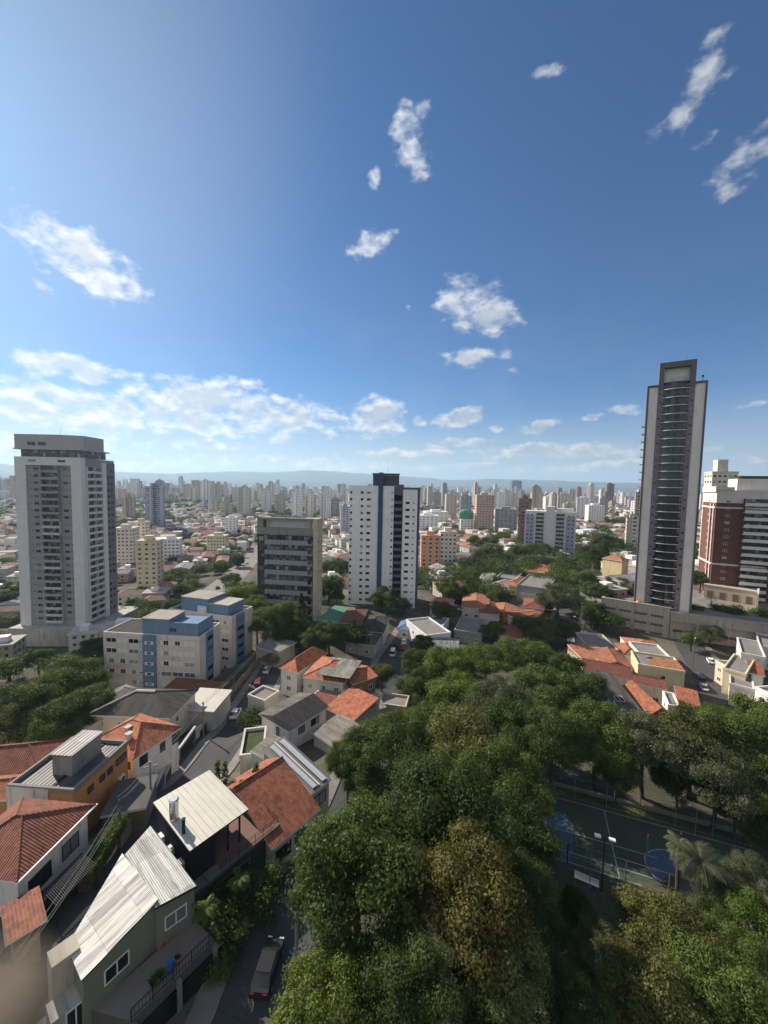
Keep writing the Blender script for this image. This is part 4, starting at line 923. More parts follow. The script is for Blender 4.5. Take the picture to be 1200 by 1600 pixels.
def green_house():
    """the grey-green house with two silver sheet roofs, built round its own street corner"""
    zt = 35.2
    A = at(147, 1563, zt); B = at(303, 1433, zt)          # foot of the garden wall
    O = np.array(A); u = np.array(B)-O; L = float(np.linalg.norm(u)); rz = math.atan2(u[1], u[0])
    t = thing('house', 'grey green house with two bright silver corrugated roofs, lowest in the photo', 'house', (O[0], O[1], 29.5), rz)
    c, s = math.cos(-rz), math.sin(-rz)
    def loc(p, z): d = np.array(at(*p, z))-O; return (d[0]*c-d[1]*s, d[0]*s+d[1]*c, z-29.5)
    a = [loc((191, 1333), 39.2), loc((248, 1405), 39.2), loc((127, 1533), 38.1), loc((104, 1479), 38.1)]
    e = [loc((235, 1290), 38.5), loc((307, 1384), 38.5), loc((243, 1418), 39.0), loc((195, 1335), 39.0)]
    zb = 0
    def wallring(q, m):
        n = len(q)
        for i in range(n):
            p, r = q[i], q[(i+1) % n]; m.poly([(p[0], p[1], zb), (r[0], r[1], zb), (r[0], r[1], r[2]-0.12), (p[0], p[1], p[2]-0.12)])
    def shrink(q, k):
        cx, cy = sum(p[0] for p in q)/4, sum(p[1] for p in q)/4
        return [(cx+(p[0]-cx)*k, cy+(p[1]-cy)*k, p[2]) for p in q]
    m = MB(); wallring(shrink(a, 0.95)[::-1], m); m.build('wall', 'clean_plaster', t, (0.19, 0.20, 0.145))
    m = MB(); wallring(shrink(e, 0.95)[::-1], m); m.build('wall', 'clean_plaster', t, (0.19, 0.20, 0.145))
    def sheet(q, nm, col):
        # each sheet roof as its own plane, ribs running down the slope
        th = 0.12; cc = [np.array(p) for p in q]
        b = MB(); up = [p for p in cc]; dn = [p-np.array([0, 0, th]) for p in cc]
        n = np.cross(cc[1]-cc[0], cc[2]-cc[0])
        if n[2] < 0: up = up[::-1]; dn = dn[::-1]
        b.poly(up, 0); b.poly(dn[::-1], 1)
        for i in range(4): j = (i+1) % 4; b.poly([dn[i], dn[j], up[j], up[i]], 1)
        return b.build('roof', [nm, 'dark_metal'], t, col)
    sheet(a, 'corrugated_metal', (0.80, 0.77, 0.70)); o2 = sheet(e, 'corrugated_metal', (0.66, 0.645, 0.61))
    m = MB()
    for p, q in ((e[0], e[1]), (e[1], e[2]), (a[3], a[0])): m.tube((p[0], p[1], p[2]-0.1), (q[0], q[1], q[2]-0.1), 0.09, n=6)
    m.build('gutter', 'dark_metal', t)
    # windows on the garden wall (its plane runs a little behind the local x axis)
    def on_wall(px, py, z): return loc((px, py), z)
    wy = shrink(a, 0.95); w1, w2 = np.array(wy[2]), np.array(wy[1]); dv = w2-w1; wr = math.atan2(dv[1], dv[0])
    def place(wq, f, zz, w, h):
        p = np.array(wq[0]) + (np.array(wq[1])-np.array(wq[0]))*f; dv = np.array(wq[1])-np.array(wq[0]); r = math.atan2(dv[1], dv[0])
        o = put('window', window_mesh(w, h, 'white'), t, None, (p[0], p[1], zz), r)
    place((w1[:2], w2[:2]), 0.42, 6.35, 1.75, 1.25)
    we = shrink(e, 0.95); place((we[2][:2], we[1][:2]), 0.5, 6.6, 1.75, 1.25)
    # bathroom block and porch at the low corner
    p = loc((108, 1500), 37.0)
    MB().box(p[0]-1.2, p[0]+0.5, p[1]-1.0, p[1]+0.5, 0, 8.9).build('side_block', 'plaster', t, (0.40, 0.36, 0.29))
    MB().box(p[0]-1.6, p[0]+0.9, p[1]-2.6, p[1]-1.0, 0, 6.4).build('porch', 'plaster', t, (0.44, 0.42, 0.38))
    d = put('door', window_mesh(1.2, 2.0, 'white'), t, None, (p[0]-0.2, p[1]-2.6, 4.3), 0)
    # terrace beside the house, its retaining wall and railing
    P = [loc(q, zt) for q in ((140, 1573), (303, 1433), (335, 1465), (205, 1592))]
    tr = thing('terrace', 'tiled terrace with a rail above the dark garages', 'terrace', (O[0], O[1], 29.5), rz)
    pts = [(q[0], q[1]) for q in P]
    area = sum(pts[i][0]*pts[(i+1) % 4][1]-pts[(i+1) % 4][0]*pts[i][1] for i in range(4))
    if area < 0: pts = pts[::-1]
    MB().prism(pts, 0, 5.5, 1, 0).build('slab', ['terrace_tile', 'stained_concrete'], tr, (0.10, 0.09, 0.08))
    q0, q1 = np.array(P[3][:2]), np.array(P[2][:2]); r = MB(); n = 26
    for k in range(n+1):
        p = q0+(q1-q0)*k/n; r.tube((*p, 5.5), (*p, 6.45), 0.02 if k % 6 else 0.05, n=4)
    r.tube((*q0, 6.45), (*q1, 6.45), 0.04, n=5); r.tube((*q0, 5.75), (*q1, 5.75), 0.03, n=5)
    q2 = np.array(P[1][:2])
    for k in range(12): p = q1+(q2-q1)*k/12; r.tube((*p, 5.5), (*p, 6.45), 0.02, n=4)
    r.tube((*q1, 6.45), (*q2, 6.45), 0.04, n=5)
    r.build('railing', 'dark_metal', tr)
    uu = (q1-q0)/np.linalg.norm(q1-q0); nn = np.array([uu[1], -uu[0]])
    for f in (0.28, 0.76):
        m = q0+(q1-q0)*f+nn*0.1
        MB().obox(m, uu, 4.6, 0.12, 0.2, 4.6).build('garage_door', 'plain_paint', tr, (0.015, 0.015, 0.016))
    m = q0+(q1-q0)*0.5+nn*0.12
    for f in (0.02, 0.52, 0.99): MB().obox(q0+(q1-q0)*f+nn*0.15, uu, 0.35, 0.35, 0, 5.2).build('post', 'stained_concrete', tr, (0.20, 0.20, 0.19))
    def tworld(px, py): p = at(px, py, 35.0); return (p[0], p[1], 35.0)
    def pot(px, py, r, h, mat, label, plant):
        o = thing('plant_pot', label, 'plant pot', tworld(px, py))
        b = MB(); n = 14
        for k in range(n):
            a0, a1 = 2*math.pi*k/n, 2*math.pi*(k+1)/n
            for (ra, za, rb, zb_) in ((r*0.65, 0, r, h*0.75), (r, h*0.75, r*1.08, h), (r*1.08, h, r*0.9, h), (r*0.9, h, r*0.85, h*0.85)):
                b.poly([(ra*math.cos(a0), ra*math.sin(a0), za), (ra*math.cos(a1), ra*math.sin(a1), za), (rb*math.cos(a1), rb*math.sin(a1), zb_), (rb*math.cos(a0), rb*math.sin(a0), zb_)])
        b.poly([(r*0.85*math.cos(2*math.pi*k/n), r*0.85*math.sin(2*math.pi*k/n), h*0.85) for k in range(n)])
        b.build('pot', mat, o)
        if plant:
            f = MB()
            for k in range(60):
                a = random.random()*6.28; e_ = random.uniform(0.3, 1.4); l = random.uniform(0.3, 0.75)*plant
                d = Vector((math.cos(a)*math.cos(e_), math.sin(a)*math.cos(e_), math.sin(e_))); s_ = d.orthogonal().normalized()*0.05
                p0 = Vector((0, 0, h*0.85)); f.poly([p0, p0+d*l*0.6+s_, p0+d*l, p0+d*l*0.6-s_])
            f.build('leaves', 'leaf_mid', o)
    pot(259, 1470, 0.34, 0.5, 'terracotta', 'large round terracotta pot against the grey green wall', 0)
    pot(250, 1481, 0.24, 0.4, 'terracotta', 'smaller terracotta pot beside the large round one', 0)
    pot(277, 1504, 0.26, 0.45, 'terracotta', 'terracotta pot by the rail next to the blue barrel', 0.5)
    pot(252, 1530, 0.2, 0.35, 'rubber', 'black pot with a leafy plant by the rail', 1.0)
    pot(240, 1542, 0.2, 0.35, 'rubber', 'black pot with a spreading plant, farthest from the blue barrel', 1.2)
    o = thing('barrel', 'blue plastic barrel standing by the terrace rail', 'barrel', tworld(266, 1518))
    b = MB()
    for z0, z1, r0, r1 in ((0, .3, .27, .3), (.3, .6, .3, .3), (.6, .85, .3, .26)): b.tube((0, 0, z0), (0, 0, z1), r0, r1, 16)
    b.build('drum', 'blue_plastic', o); MB().tube((0, 0, .85), (0, 0, .9), .24, n=12).build('lid', 'blue_plastic', o)
green_house()

def modern_house():
    A, B, C = at(299, 1321, 38.6), at(381, 1263, 38.6), at(321, 1214, 38.6)
    O, rz, L, W = frame3(A, B, C)
    t = thing('house', 'dark charcoal house with a pale seamed metal roof and steel flue', 'house', (O[0], O[1], 28.5), rz)
    ch = (0.035, 0.036, 0.042); H = 10.1
    MB().box(-0.2, L+3.6, -0.9, W+0.3, 0, 5.9).build('lower_wall', 'clean_plaster', t, (0.075, 0.075, 0.07))
    MB().box(-0.3, L+3.9, -1.2, W+0.4, 5.9, 6.25).build('slab', 'stained_concrete', t, (0.15, 0.14, 0.13))
    MB().box(0, L*0.42, 0, W, 6.25, H-0.25).build('wall', 'clean_plaster', t, ch)
    MB().box(L*0.42, L-0.4, W*0.55, W-0.2, 6.25, H-0.3).build('glass_wall', 'dark_glass', t)
    for x, y in ((L-0.35, 0.3), (L-0.35, W-0.4), (L*0.7, 0.3)): MB().box(x-0.08, x+0.08, y-0.08, y+0.08, 6.25, H-0.2).build('post', 'dark_metal', t)
    b = MB(); q = [(-0.35, -0.35, H-0.12), (L+0.35, -0.35, H-0.12), (L+0.35, W+0.35, H+0.32), (-0.35, W+0.35, H+0.32)]
    th = np.array([0, 0, .18]); dn = [np.array(p)-th for p in q]
    b.poly(q, 0); b.poly(dn[::-1], 1)
    for i in range(4): j = (i+1) % 4; b.poly([dn[i], dn[j], q[j], q[i]], 1)
    b.build('roof', ['seamed_metal', 'dark_metal'], t, (0.55, 0.52, 0.44))
    MB().box(-0.05, L*0.42, -0.06, 0.0, 6.3, H-0.3).build('cladding', 'plain_paint', t, (0.022, 0.022, 0.026))
    r = MB(); pts = [(L*0.42, -1.1), (L+3.7, -1.1), (L+3.7, W+0.3), (L*0.7, W+0.3)]
    for p, q in zip(pts, pts[1:]):
        n = max(2, int(math.dist(p, q)/0.9))
        for k in range(n+1): x = p[0]+(q[0]-p[0])*k/n; y = p[1]+(q[1]-p[1])*k/n; r.tube((x, y, 6.25), (x, y, 7.25), 0.025, n=4)
        for zz in (6.6, 6.95, 7.25): r.tube((*p, zz), (*q, zz), 0.025, n=4)
    r.build('railing', 'dark_metal', t)
    MB().box(L*0.44, L+3.5, -1.0, W+0.2, 6.25, 6.3).build('deck', 'plain_paint', t, (0.16, 0.09, 0.065))
    windows(t, [(L*0.8, -0.9, 3.0, FR, 2.6, 1.9), (L*0.45, -0.9, 3.0, FR, 1.5, 1.9)], 'grey')
    # flue, vent pipe
    p = at(272, 1281, 38.6); c, s = math.cos(-rz), math.sin(-rz); d = p-O; fx, fy = d[0]*c-d[1]*s, d[0]*s+d[1]*c
    b = MB()
    for k in range(5): b.tube((fx, fy, H+0.1+0.42*k), (fx, fy, H+0.5+0.42*k), 0.44, n=20)
    b.tube((fx, fy, H+2.2), (fx, fy, H+2.34), 0.5, 0.36, 20); b.build('water_heater_tank', 'steel', t)
    p = at(287, 1302, 38.6); d = p-O; fx, fy = d[0]*c-d[1]*s, d[0]*s+d[1]*c
    MB().tube((fx, fy, H), (fx, fy, H+1.5), 0.16, n=12).tube((fx, fy, H+1.5), (fx, fy, H+1.56), 0.21, n=12).build('vent_pipe', 'dark_metal', t)
    for k, (px, py) in enumerate(((255, 1300), (263, 1315), (272, 1328))):
        a = thing('air_conditioner', ['white condenser unit bolted to the charcoal wall, uppermost of three', 'white condenser unit bolted to the charcoal wall, middle of three', 'white condenser unit on the charcoal wall nearest the silver roof'][k], 'air conditioner', (0, 0, 0))
        x = -0.05
        y = W*(0.82-0.3*k)
        wx = O[0]+math.cos(rz)*x-math.sin(rz)*y; wy = O[1]+math.sin(rz)*x+math.cos(rz)*y
        a.location = (wx, wy, 28.5+7.0); a.rotation_euler = (0, 0, rz-math.pi/2)
        MB().box(-0.42, 0.42, -0.36, -0.02, 0, 0.62).build('case', 'white_paint', a); MB().tube((0.08, -0.36, 0.31), (0.08, -0.39, 0.31), 0.23, n=14).build('fan_grille', 'dark_metal', a)
    # plants on the deck
    for k, (px, py, hh) in enumerate(((340, 1222, 2.6), (352, 1222, 2.4), (378, 1245, 1.8), (400, 1222, 2.2))):
        q = at(px, py, 35.0); s_ = thing('potted_shrub', ['slim potted cypress on the deck, left of two', 'slim potted cypress on the deck, right of two', 'potted palm at the corner of the metal roof', 'light green potted shrub by the deck rail'][k], 'shrub', (q[0], q[1], 34.8))
        f = MB()
        for i in range(260):
            zz = random.random()**0.8*hh; rr = (0.55 if k < 2 else 0.8)*(1-zz/hh*0.75)*random.random()**0.5; a_ = random.random()*6.28
            p0 = Vector((rr*math.cos(a_), rr*math.sin(a_), 0.4+zz)); d_ = Vector((random.gauss(0, 1), random.gauss(0, 1), random.gauss(0.8, 1))).normalized(); s2 = d_.orthogonal().normalized()*0.07
            f.poly([p0, p0+d_*0.15+s2, p0+d_*0.3, p0+d_*0.15-s2])
        f.build('foliage', 'leaf_mid' if k > 1 else 'leaf_dark', s_)
        MB().tube((0, 0, 0), (0, 0, 0.45), 0.22, 0.28, 12).build('pot', 'rubber', s_)
    # spiral stair on the right end
    st = thing('stair', 'dark metal outside stair at the end of the charcoal house', 'stairs', (0, 0, 0))
    q = at(412, 1275, 34); st.location = (q[0], q[1], 28.5); st.rotation_euler = (0, 0, rz)
    b = MB()
    for k in range(14): b.box(-0.5, 0.5, -2.0+k*0.28, -1.7+k*0.28, 0.4*k, 0.4*k+0.06)
    b.build('tread', 'dark_metal', st); MB().tube((-0.55, -2, 1), (-0.55, 2, 6.6), 0.04, n=5).tube((0.55, -2, 1), (0.55, 2, 6.6), 0.04, n=5).tube((-0.5, -2, 0), (-0.5, 2, 5.6), 0.08, n=5).tube((0.5, -2, 0), (0.5, 2, 5.6), 0.08, n=5).build('rail', 'dark_metal', st)
modern_house()

def middle_houses():
    # terracotta gable next to the charcoal house
    zr = 37.2
    r0, r1 = at(361, 1234, zr), at(432, 1192, zr)
    e0, e1 = at(426, 1321, 34.0), at(494, 1264, 34.0)
    O = np.array(e0); u = np.array(e1)-O; L = float(np.linalg.norm(u)); rz = math.atan2(u[1], u[0])
    t = thing('house', 'house with a long dark red gable tile roof, orange on its sunny side', 'house', (O[0], O[1], 25), rz)
    v = np.array([-math.sin(rz), math.cos(rz)]); Wr = float((np.array(r0)-O)@v); W = Wr+3.6
    b = MB()
    q = lambda x, y, z: (x, y, z-25)
    z_e, z_b = 34.0, 35.2
    A, B = q(-0.4, -0.4, z_e), q(L+0.4, -0.4, z_e); R0, R1 = q(-0.4, Wr, zr), q(L+0.4, Wr, zr); D, C = q(-0.4, W, z_b), q(L+0.4, W, z_b)
    b.poly([A, B, R1, R0], 0); b.poly([R0, R1, C, D], 0)
    lo = lambda p: (p[0], p[1], p[2]-0.2)
    for p, r_ in ((B, A), (A, R0), (R0, D), (D, C), (C, R1), (R1, B)): b.poly([lo(r_), lo(p), p, r_] if True else 0, 1)
    b.poly([lo(R0), lo(R1), lo(B), lo(A)], 1); b.poly([lo(D), lo(C), lo(R1), lo(R0)], 1)
    b.tube(R0, R1, 0.14, n=6)
    b.build('roof', ['roof_tile', 'white_paint'], t, (0.30, 0.105, 0.06))
    b = MB().box(0, L, 0.6, W-0.4, 0, 8.5)
    for x in (0.02, L-0.02): b.poly([(x, 0.6, 8.5), (x, W-0.4, 8.5), (x, W-0.4, 10.0), (x, Wr, zr-25.3), (x, 0.6, 9.1)])
    b.build('wall', 'plaster', t, OFFW)
    windows(t, [(L*0.3, 0.6, 5.6, FR, 2.2, 1.6), (L*0.7, 0.6, 5.4, FR, 1.8, 2.0)], 'dark')
    # tiled yard in front
    P = [at(p[0], p[1], 29.6) for p in ((441, 1335), (500, 1275), (530, 1290), (470, 1372))]
    pts = [tuple(map(float, p)) for p in P]; ar = sum(pts[i][0]*pts[(i+1) % 4][1]-pts[(i+1) % 4][0]*pts[i][1] for i in range(4))
    tag(MB().prism(pts if ar > 0 else pts[::-1], 24, 29.7, 1, 0).build('yard', ['terrace_tile', 'stained_concrete'], None, (0.2, 0.18, 0.16)), None, None, None, 'structure')
    # fibre cement sheds with translucent strips
    for lab, A, B, C, z, col, rise in (
        ('long grey sheet roof with pale translucent strips beside the red gable', (483, 1243), (513, 1220), (461, 1153), 32.0, (0.25, 0.235, 0.205), 1.0),
        ('small low sheet roof between the two larger grey ones', (412, 1168), (440, 1172), (452, 1150), 30.0, (0.34, 0.315, 0.26), 0.4)):
        pass
    A, B, C = (483, 1243), (514, 1219), (424, 1181)
    t, L, W, H = house('long grey sheet roof with pale translucent strips beside the red gable', A, B, C, h=7.0, z=32.6, roof='shed_back', rise=1.6, rmat='fibre_sheet', rcol=(0.26, 0.245, 0.215), wcol=(0.40, 0.41, 0.37), auto=False, base=3, ov=0.25)
    b = MB()
    for x0 in (L*0.22, L*0.70): b.box(x0, x0+0.8, 0.2, W-0.2, 0, 0.03)
    o = b.build('skylight', 'seamed_metal', t, (0.42, 0.45, 0.50), (0, 0, H+0.36)); o.rotation_euler = (math.atan2(1.6, W+0.5), 0, 0)
    b = MB().box(L*0.46, L*0.46+0.25, 0, W, 0.05, 0.3); o = b.build('ridge_wall', 'plaster', t, (0.5, 0.48, 0.43), (0, 0, H+0.22)); o.rotation_euler = (math.atan2(1.6, W+0.5), 0, 0)
    windows(t, [(L*0.5, 0, H-2.6, FR, 2.4, 1.8)], 'dark')
    house('small light grey sheet roof against the long translucent one', (422, 1190), (452, 1166), (408, 1164), h=5.0, z=30.5, roof='shed_right', rise=0.5, rmat='fibre_sheet', rcol=(0.36, 0.335, 0.27), wcol=(0.45, 0.48, 0.43), auto=False, base=3, cat='shed', name='shed', ov=0.2)
    house('roofless walled yard with yellow green shrubs by the street', (375, 1185), (412, 1180), (392, 1142), h=2.4, z=28.2, roof='parapet', rmat='lawn', rcol=None, wcol=(0.52, 0.49, 0.44), auto=False, base=3, cat='walled yard', name='walled_yard')
    # white gabled house with half grey, half black roof
    t, L, W, H = house('white gabled house with one grey and one black roof slope', (409, 1115), (452, 1140), (446, 1092), h=6.0, z=28.6, roof='gable_v', rise=1.3, rmat='fibre_sheet', rcol=(0.17, 0.155, 0.135), wcol=WHITE, auto=False, base=3, W=9.5)
    windows(t, [(L*0.6, 0, H-2.6, FR, 0.9, 1.8), (L, 3.0, H-2.2, RR, 1.6, 1.4), (L, 6.5, H-2.2, RR, 2.2, 1.4)], 'dark')
    add(t, 'dark_slope', MB().poly([(L/2, -0.47, 1.36), (L+0.47, -0.47, 0.06), (L+0.47, W+0.47, 0.06), (L/2, W+0.47, 1.36)]), 'fibre_sheet', (0.045, 0.043, 0.045)).location = (0, 0, H+0.03)
    t, L, W, H = house('white two storey house with an orange hipped roof on the street bend', (439, 1043), (464, 1050), (512, 1021), h=6.4, z=27, roof='hip', rise=2.2, rcol=(0.45, 0.16, 0.08), wcol=WHITE, base=3)
    t, L, W, H = house('orange roofed house with a grey sheet slope and white perforated parapet', (474, 1057), (536, 1066), (525, 1029), h=6.4, z=27, roof='hip', rise=1.8, rcol=(0.40, 0.145, 0.075), wcol=OFFW, base=3)
    add(t, 'sheet_roof', MB().box(-1, 7.5, -1, 9, 0, 0.12), 'fibre_sheet', (0.34, 0.32, 0.275)).location = (L*0.45, 0.5, H+1.25)
    house('brick and white house end with a ridged orange roof beside the bamboo', (553, 1068), (587, 1056), (560, 1040), h=6.6, z=26.2, roof='gable_u', rise=1.0, rcol=(0.42, 0.15, 0.08), wcol=(0.32, 0.17, 0.11), base=3, wstyle='white')
    t, L, W, H = house('terrace with rubble and climbing plants in front of the orange roofed house', (487, 1092), (522, 1100), (520, 1070), h=4.2, z=24.5, roof='parapet', rmat='flat_roof', rcol=None, wcol=OFFW, base=3, cat='terrace', name='terrace')
    house('low orange tiled shed with bare plaster walls', (511, 1107), (550, 1127), (541, 1098), h=4.4, z=25.2, roof='shed_back', rise=1.4, rcol=(0.43, 0.15, 0.08), wcol=(0.42, 0.36, 0.30), wmat='stained_concrete', base=3, W=8, cat='shed', name='shed')
    house('small dark red tiled lean-to behind the black roof slope', (484, 1100), (515, 1108), (496, 1088), h=4.4, z=25.0, roof='shed_back', rise=0.8, rcol=TILE_D, wcol=OFFW, base=3, auto=False, cat='lean-to', name='shed')
    house('open white walled terrace beside the street below the orange hipped roof', (413, 1098), (436, 1083), (428, 1064), h=3.4, z=25.4, roof='parapet', rmat='terrace_tile', rcol=None, wcol=(0.50, 0.46, 0.40), base=3, auto=False, cat='terrace', name='terrace')
    house('brown flat roof with a chipped pale parapet near the tree tops', (592, 1102), (634, 1108), (650, 1092), h=4.4, z=22.5, roof='parapet', rmat='flat_roof', rcol=None, wcol=(0.42, 0.36, 0.27), wmat='stained_concrete', base=4)
    house('pale cement roof strip by the tree tops, left of the brown flat roof', (560, 1115), (600, 1105), (575, 1092), h=4.0, z=22.8, roof='shed_back', rise=0.7, rmat='fibre_sheet', rcol=(0.38, 0.34, 0.27), wcol=OFFW, base=4, auto=False)
    house('white edged sheet roof half hidden under the tree crown', (520, 1165), (560, 1140), (530, 1122), h=5.0, z=27.0, roof='shed_right', rise=0.6, rmat='fibre_sheet', rcol=(0.33, 0.30, 0.25), wcol=OFFW, base=4, auto=False)
    house('grey house hidden behind the leaning street tree at the bend', (400, 1010), (432, 1020), (440, 1000), h=4.5, z=24.0, roof='shed_back', rise=0.4, rmat='flat_roof', rcol=None, wcol=(0.38, 0.34, 0.28), base=3, auto=False)
    # behind the side street
    house('flat green sports roof behind the office block', (497, 968), (528, 972), (542, 951), h=3.0, roof='shed_back', rise=0.5, rmat='plain_paint', rcol=(0.07, 0.19, 0.13), wcol=GREY, base=4, auto=False, cat='shed', name='shed')
    house('brown tiled roof between the green roof and the navy striped tower', (530, 972), (562, 974), (566, 952), h=5.0, roof='hip', rise=1.2, rcol=(0.17, 0.085, 0.06), wcol=GREY, base=4)
    house('dark grey hipped roof in front of the navy striped tower', (560, 985), (598, 988), (596, 964), h=5.0, roof='hip', rise=1.4, rmat='fibre_sheet', rcol=(0.075, 0.07, 0.07), wcol=(0.38, 0.36, 0.32), base=4)
    house('dim grey roof under the trees left of the side street', (540, 1002), (584, 1008), (590, 985), h=4.0, roof='gable_u', rise=1.0, rmat='fibre_sheet', rcol=(0.11, 0.10, 0.095), wcol=GREY, base=4)
    house('white modern building with a tall blank wall right of the guard house', (666, 995), (704, 990), (706, 962), h=6.5, roof='parapet', rmat='flat_roof', rcol=None, wcol=(0.66, 0.66, 0.66), wmat='clean_plaster', base=4)
    house('white garage front with grey shutter left of the blank white wall', (656, 983), (684, 988), (690, 966), h=4.5, roof='parapet', rmat='flat_roof', rcol=None, wcol=(0.60, 0.60, 0.60), wmat='clean_plaster', base=4)
    house('little guard house with a curved blue roof', (622, 982), (642, 984), (642, 970), h=3.6, roof='hip', rise=1.2, rmat='seamed_metal', rcol=(0.12, 0.19, 0.33), wcol=WHITE, base=4, cat='guard house')
    house('grey angular annexe with skylights beside the white modern building', (672, 1018), (716, 1022), (712, 1000), h=4.0, roof='shed_left', rise=1.0, rmat='fibre_sheet', rcol=(0.30, 0.30, 0.30), wcol=(0.22, 0.22, 0.22), base=4)
    house('grey flat roof with skylights left of the orange walled house', (710, 986), (752, 992), (756, 970), h=4.0, roof='parapet', rmat='flat_roof', rcol=None, wcol=(0.30, 0.29, 0.27), base=4)
    house('low dark carport with two pale beams among the trees', (700, 1050), (726, 1056), (735, 1034), h=3.0, roof='shed_back', rise=0.3, rmat='fibre_sheet', rcol=(0.35, 0.35, 0.35), wcol=GREY, base=3, cat='carport', name='carport', auto=False)
    # cluster around the orange walled house
    H_ = [('house with an orange gable roof and cream walls, left of the red orange one', (722, 948), (766, 952), (736, 930), 'gable_v', TILE_O, OFFW), ('dark red low roof left of the orange walled house', (750, 957), (780, 960), (784, 942), 'hip', TILE_D, OFFW),
      ('bright orange walled house with an orange roof', (786, 956), (817, 952), (812, 938), 'hip', TILE_O, (0.52, 0.15, 0.06)), ('orange tiled roof below the bright orange walled house', (800, 972), (830, 980), (826, 958), 'hip', TILE, (0.5, 0.4, 0.25)), ('low tiled roof with a white gable, right of the orange walled house', (820, 972), (858, 968), (846, 950), 'gable_u', TILE, WHITE),
      ('red hipped roof behind the orange walled house', (818, 948), (850, 952), (846, 938), 'hip', TILE_D, BEIGE), ('yellow house half hidden by trees below the tiled roofs', (782, 993), (812, 998), (818, 982), 'hip', TILE_D, YELL),
      ('white house among trees left of the yellow walled one', (748, 918), (776, 924), (782, 905), 'hip', (0.36, 0.30, 0.26), WHITE), ('small white gabled house amid dark trees', (750, 904), (768, 906), (766, 894), 'gable_u', (0.40, 0.38, 0.34), WHITE), ('grey white flat roofed house behind the small white gable', (776, 902), (806, 906), (808, 892), 'parapet', None, (0.5, 0.5, 0.48)),
      ('cream house with an orange hipped roof beside the grey modern house', (820, 892), (872, 898), (862, 884), 'hip', TILE_O, YELL), ('yellow house with a small orange roof, left of the grey modern house', (786, 912), (808, 916), (812, 902), 'hip', TILE_O, YELL),
      ('red tiled roof peeping from trees near the navy striped tower', (672, 944), (700, 948), (700, 936), 'hip', TILE_O, OFFW)]
    for lab, A, B, C, rf, rc, wc in H_:
        house(lab, A, B, C, h=5.0, roof=rf, rise=1.6, rcol=rc, rmat='roof_tile' if rf != 'parapet' else 'flat_roof', wcol=wc, base=5)
    t, L, W, H = house('grey modern house with stacked white terraces', (808, 915), (856, 922), (862, 904), h=8.0, roof='parapet', rmat='flat_roof', rcol=None, wcol=(0.24, 0.24, 0.245), wmat='clean_plaster', base=5)
    add(t, 'terrace', MB().box(L*0.2, L*0.75, -3.5, 0, H-5.5, H-3.0).box(L*0.2, L*0.75, -3.5, -3.3, H-3.0, H-2.2), 'clean_plaster', (0.50, 0.50, 0.49))
    t, L, W, H = house('tall narrow yellow house with an orange pyramid roof, left of the tallest tower', (942, 872), (972, 877), (975, 864), h=13.5, roof='hip', rise=2.0, rcol=TILE_O, wcol=(0.60, 0.49, 0.26), base=6, auto=False, W=6.5)
middle_houses()

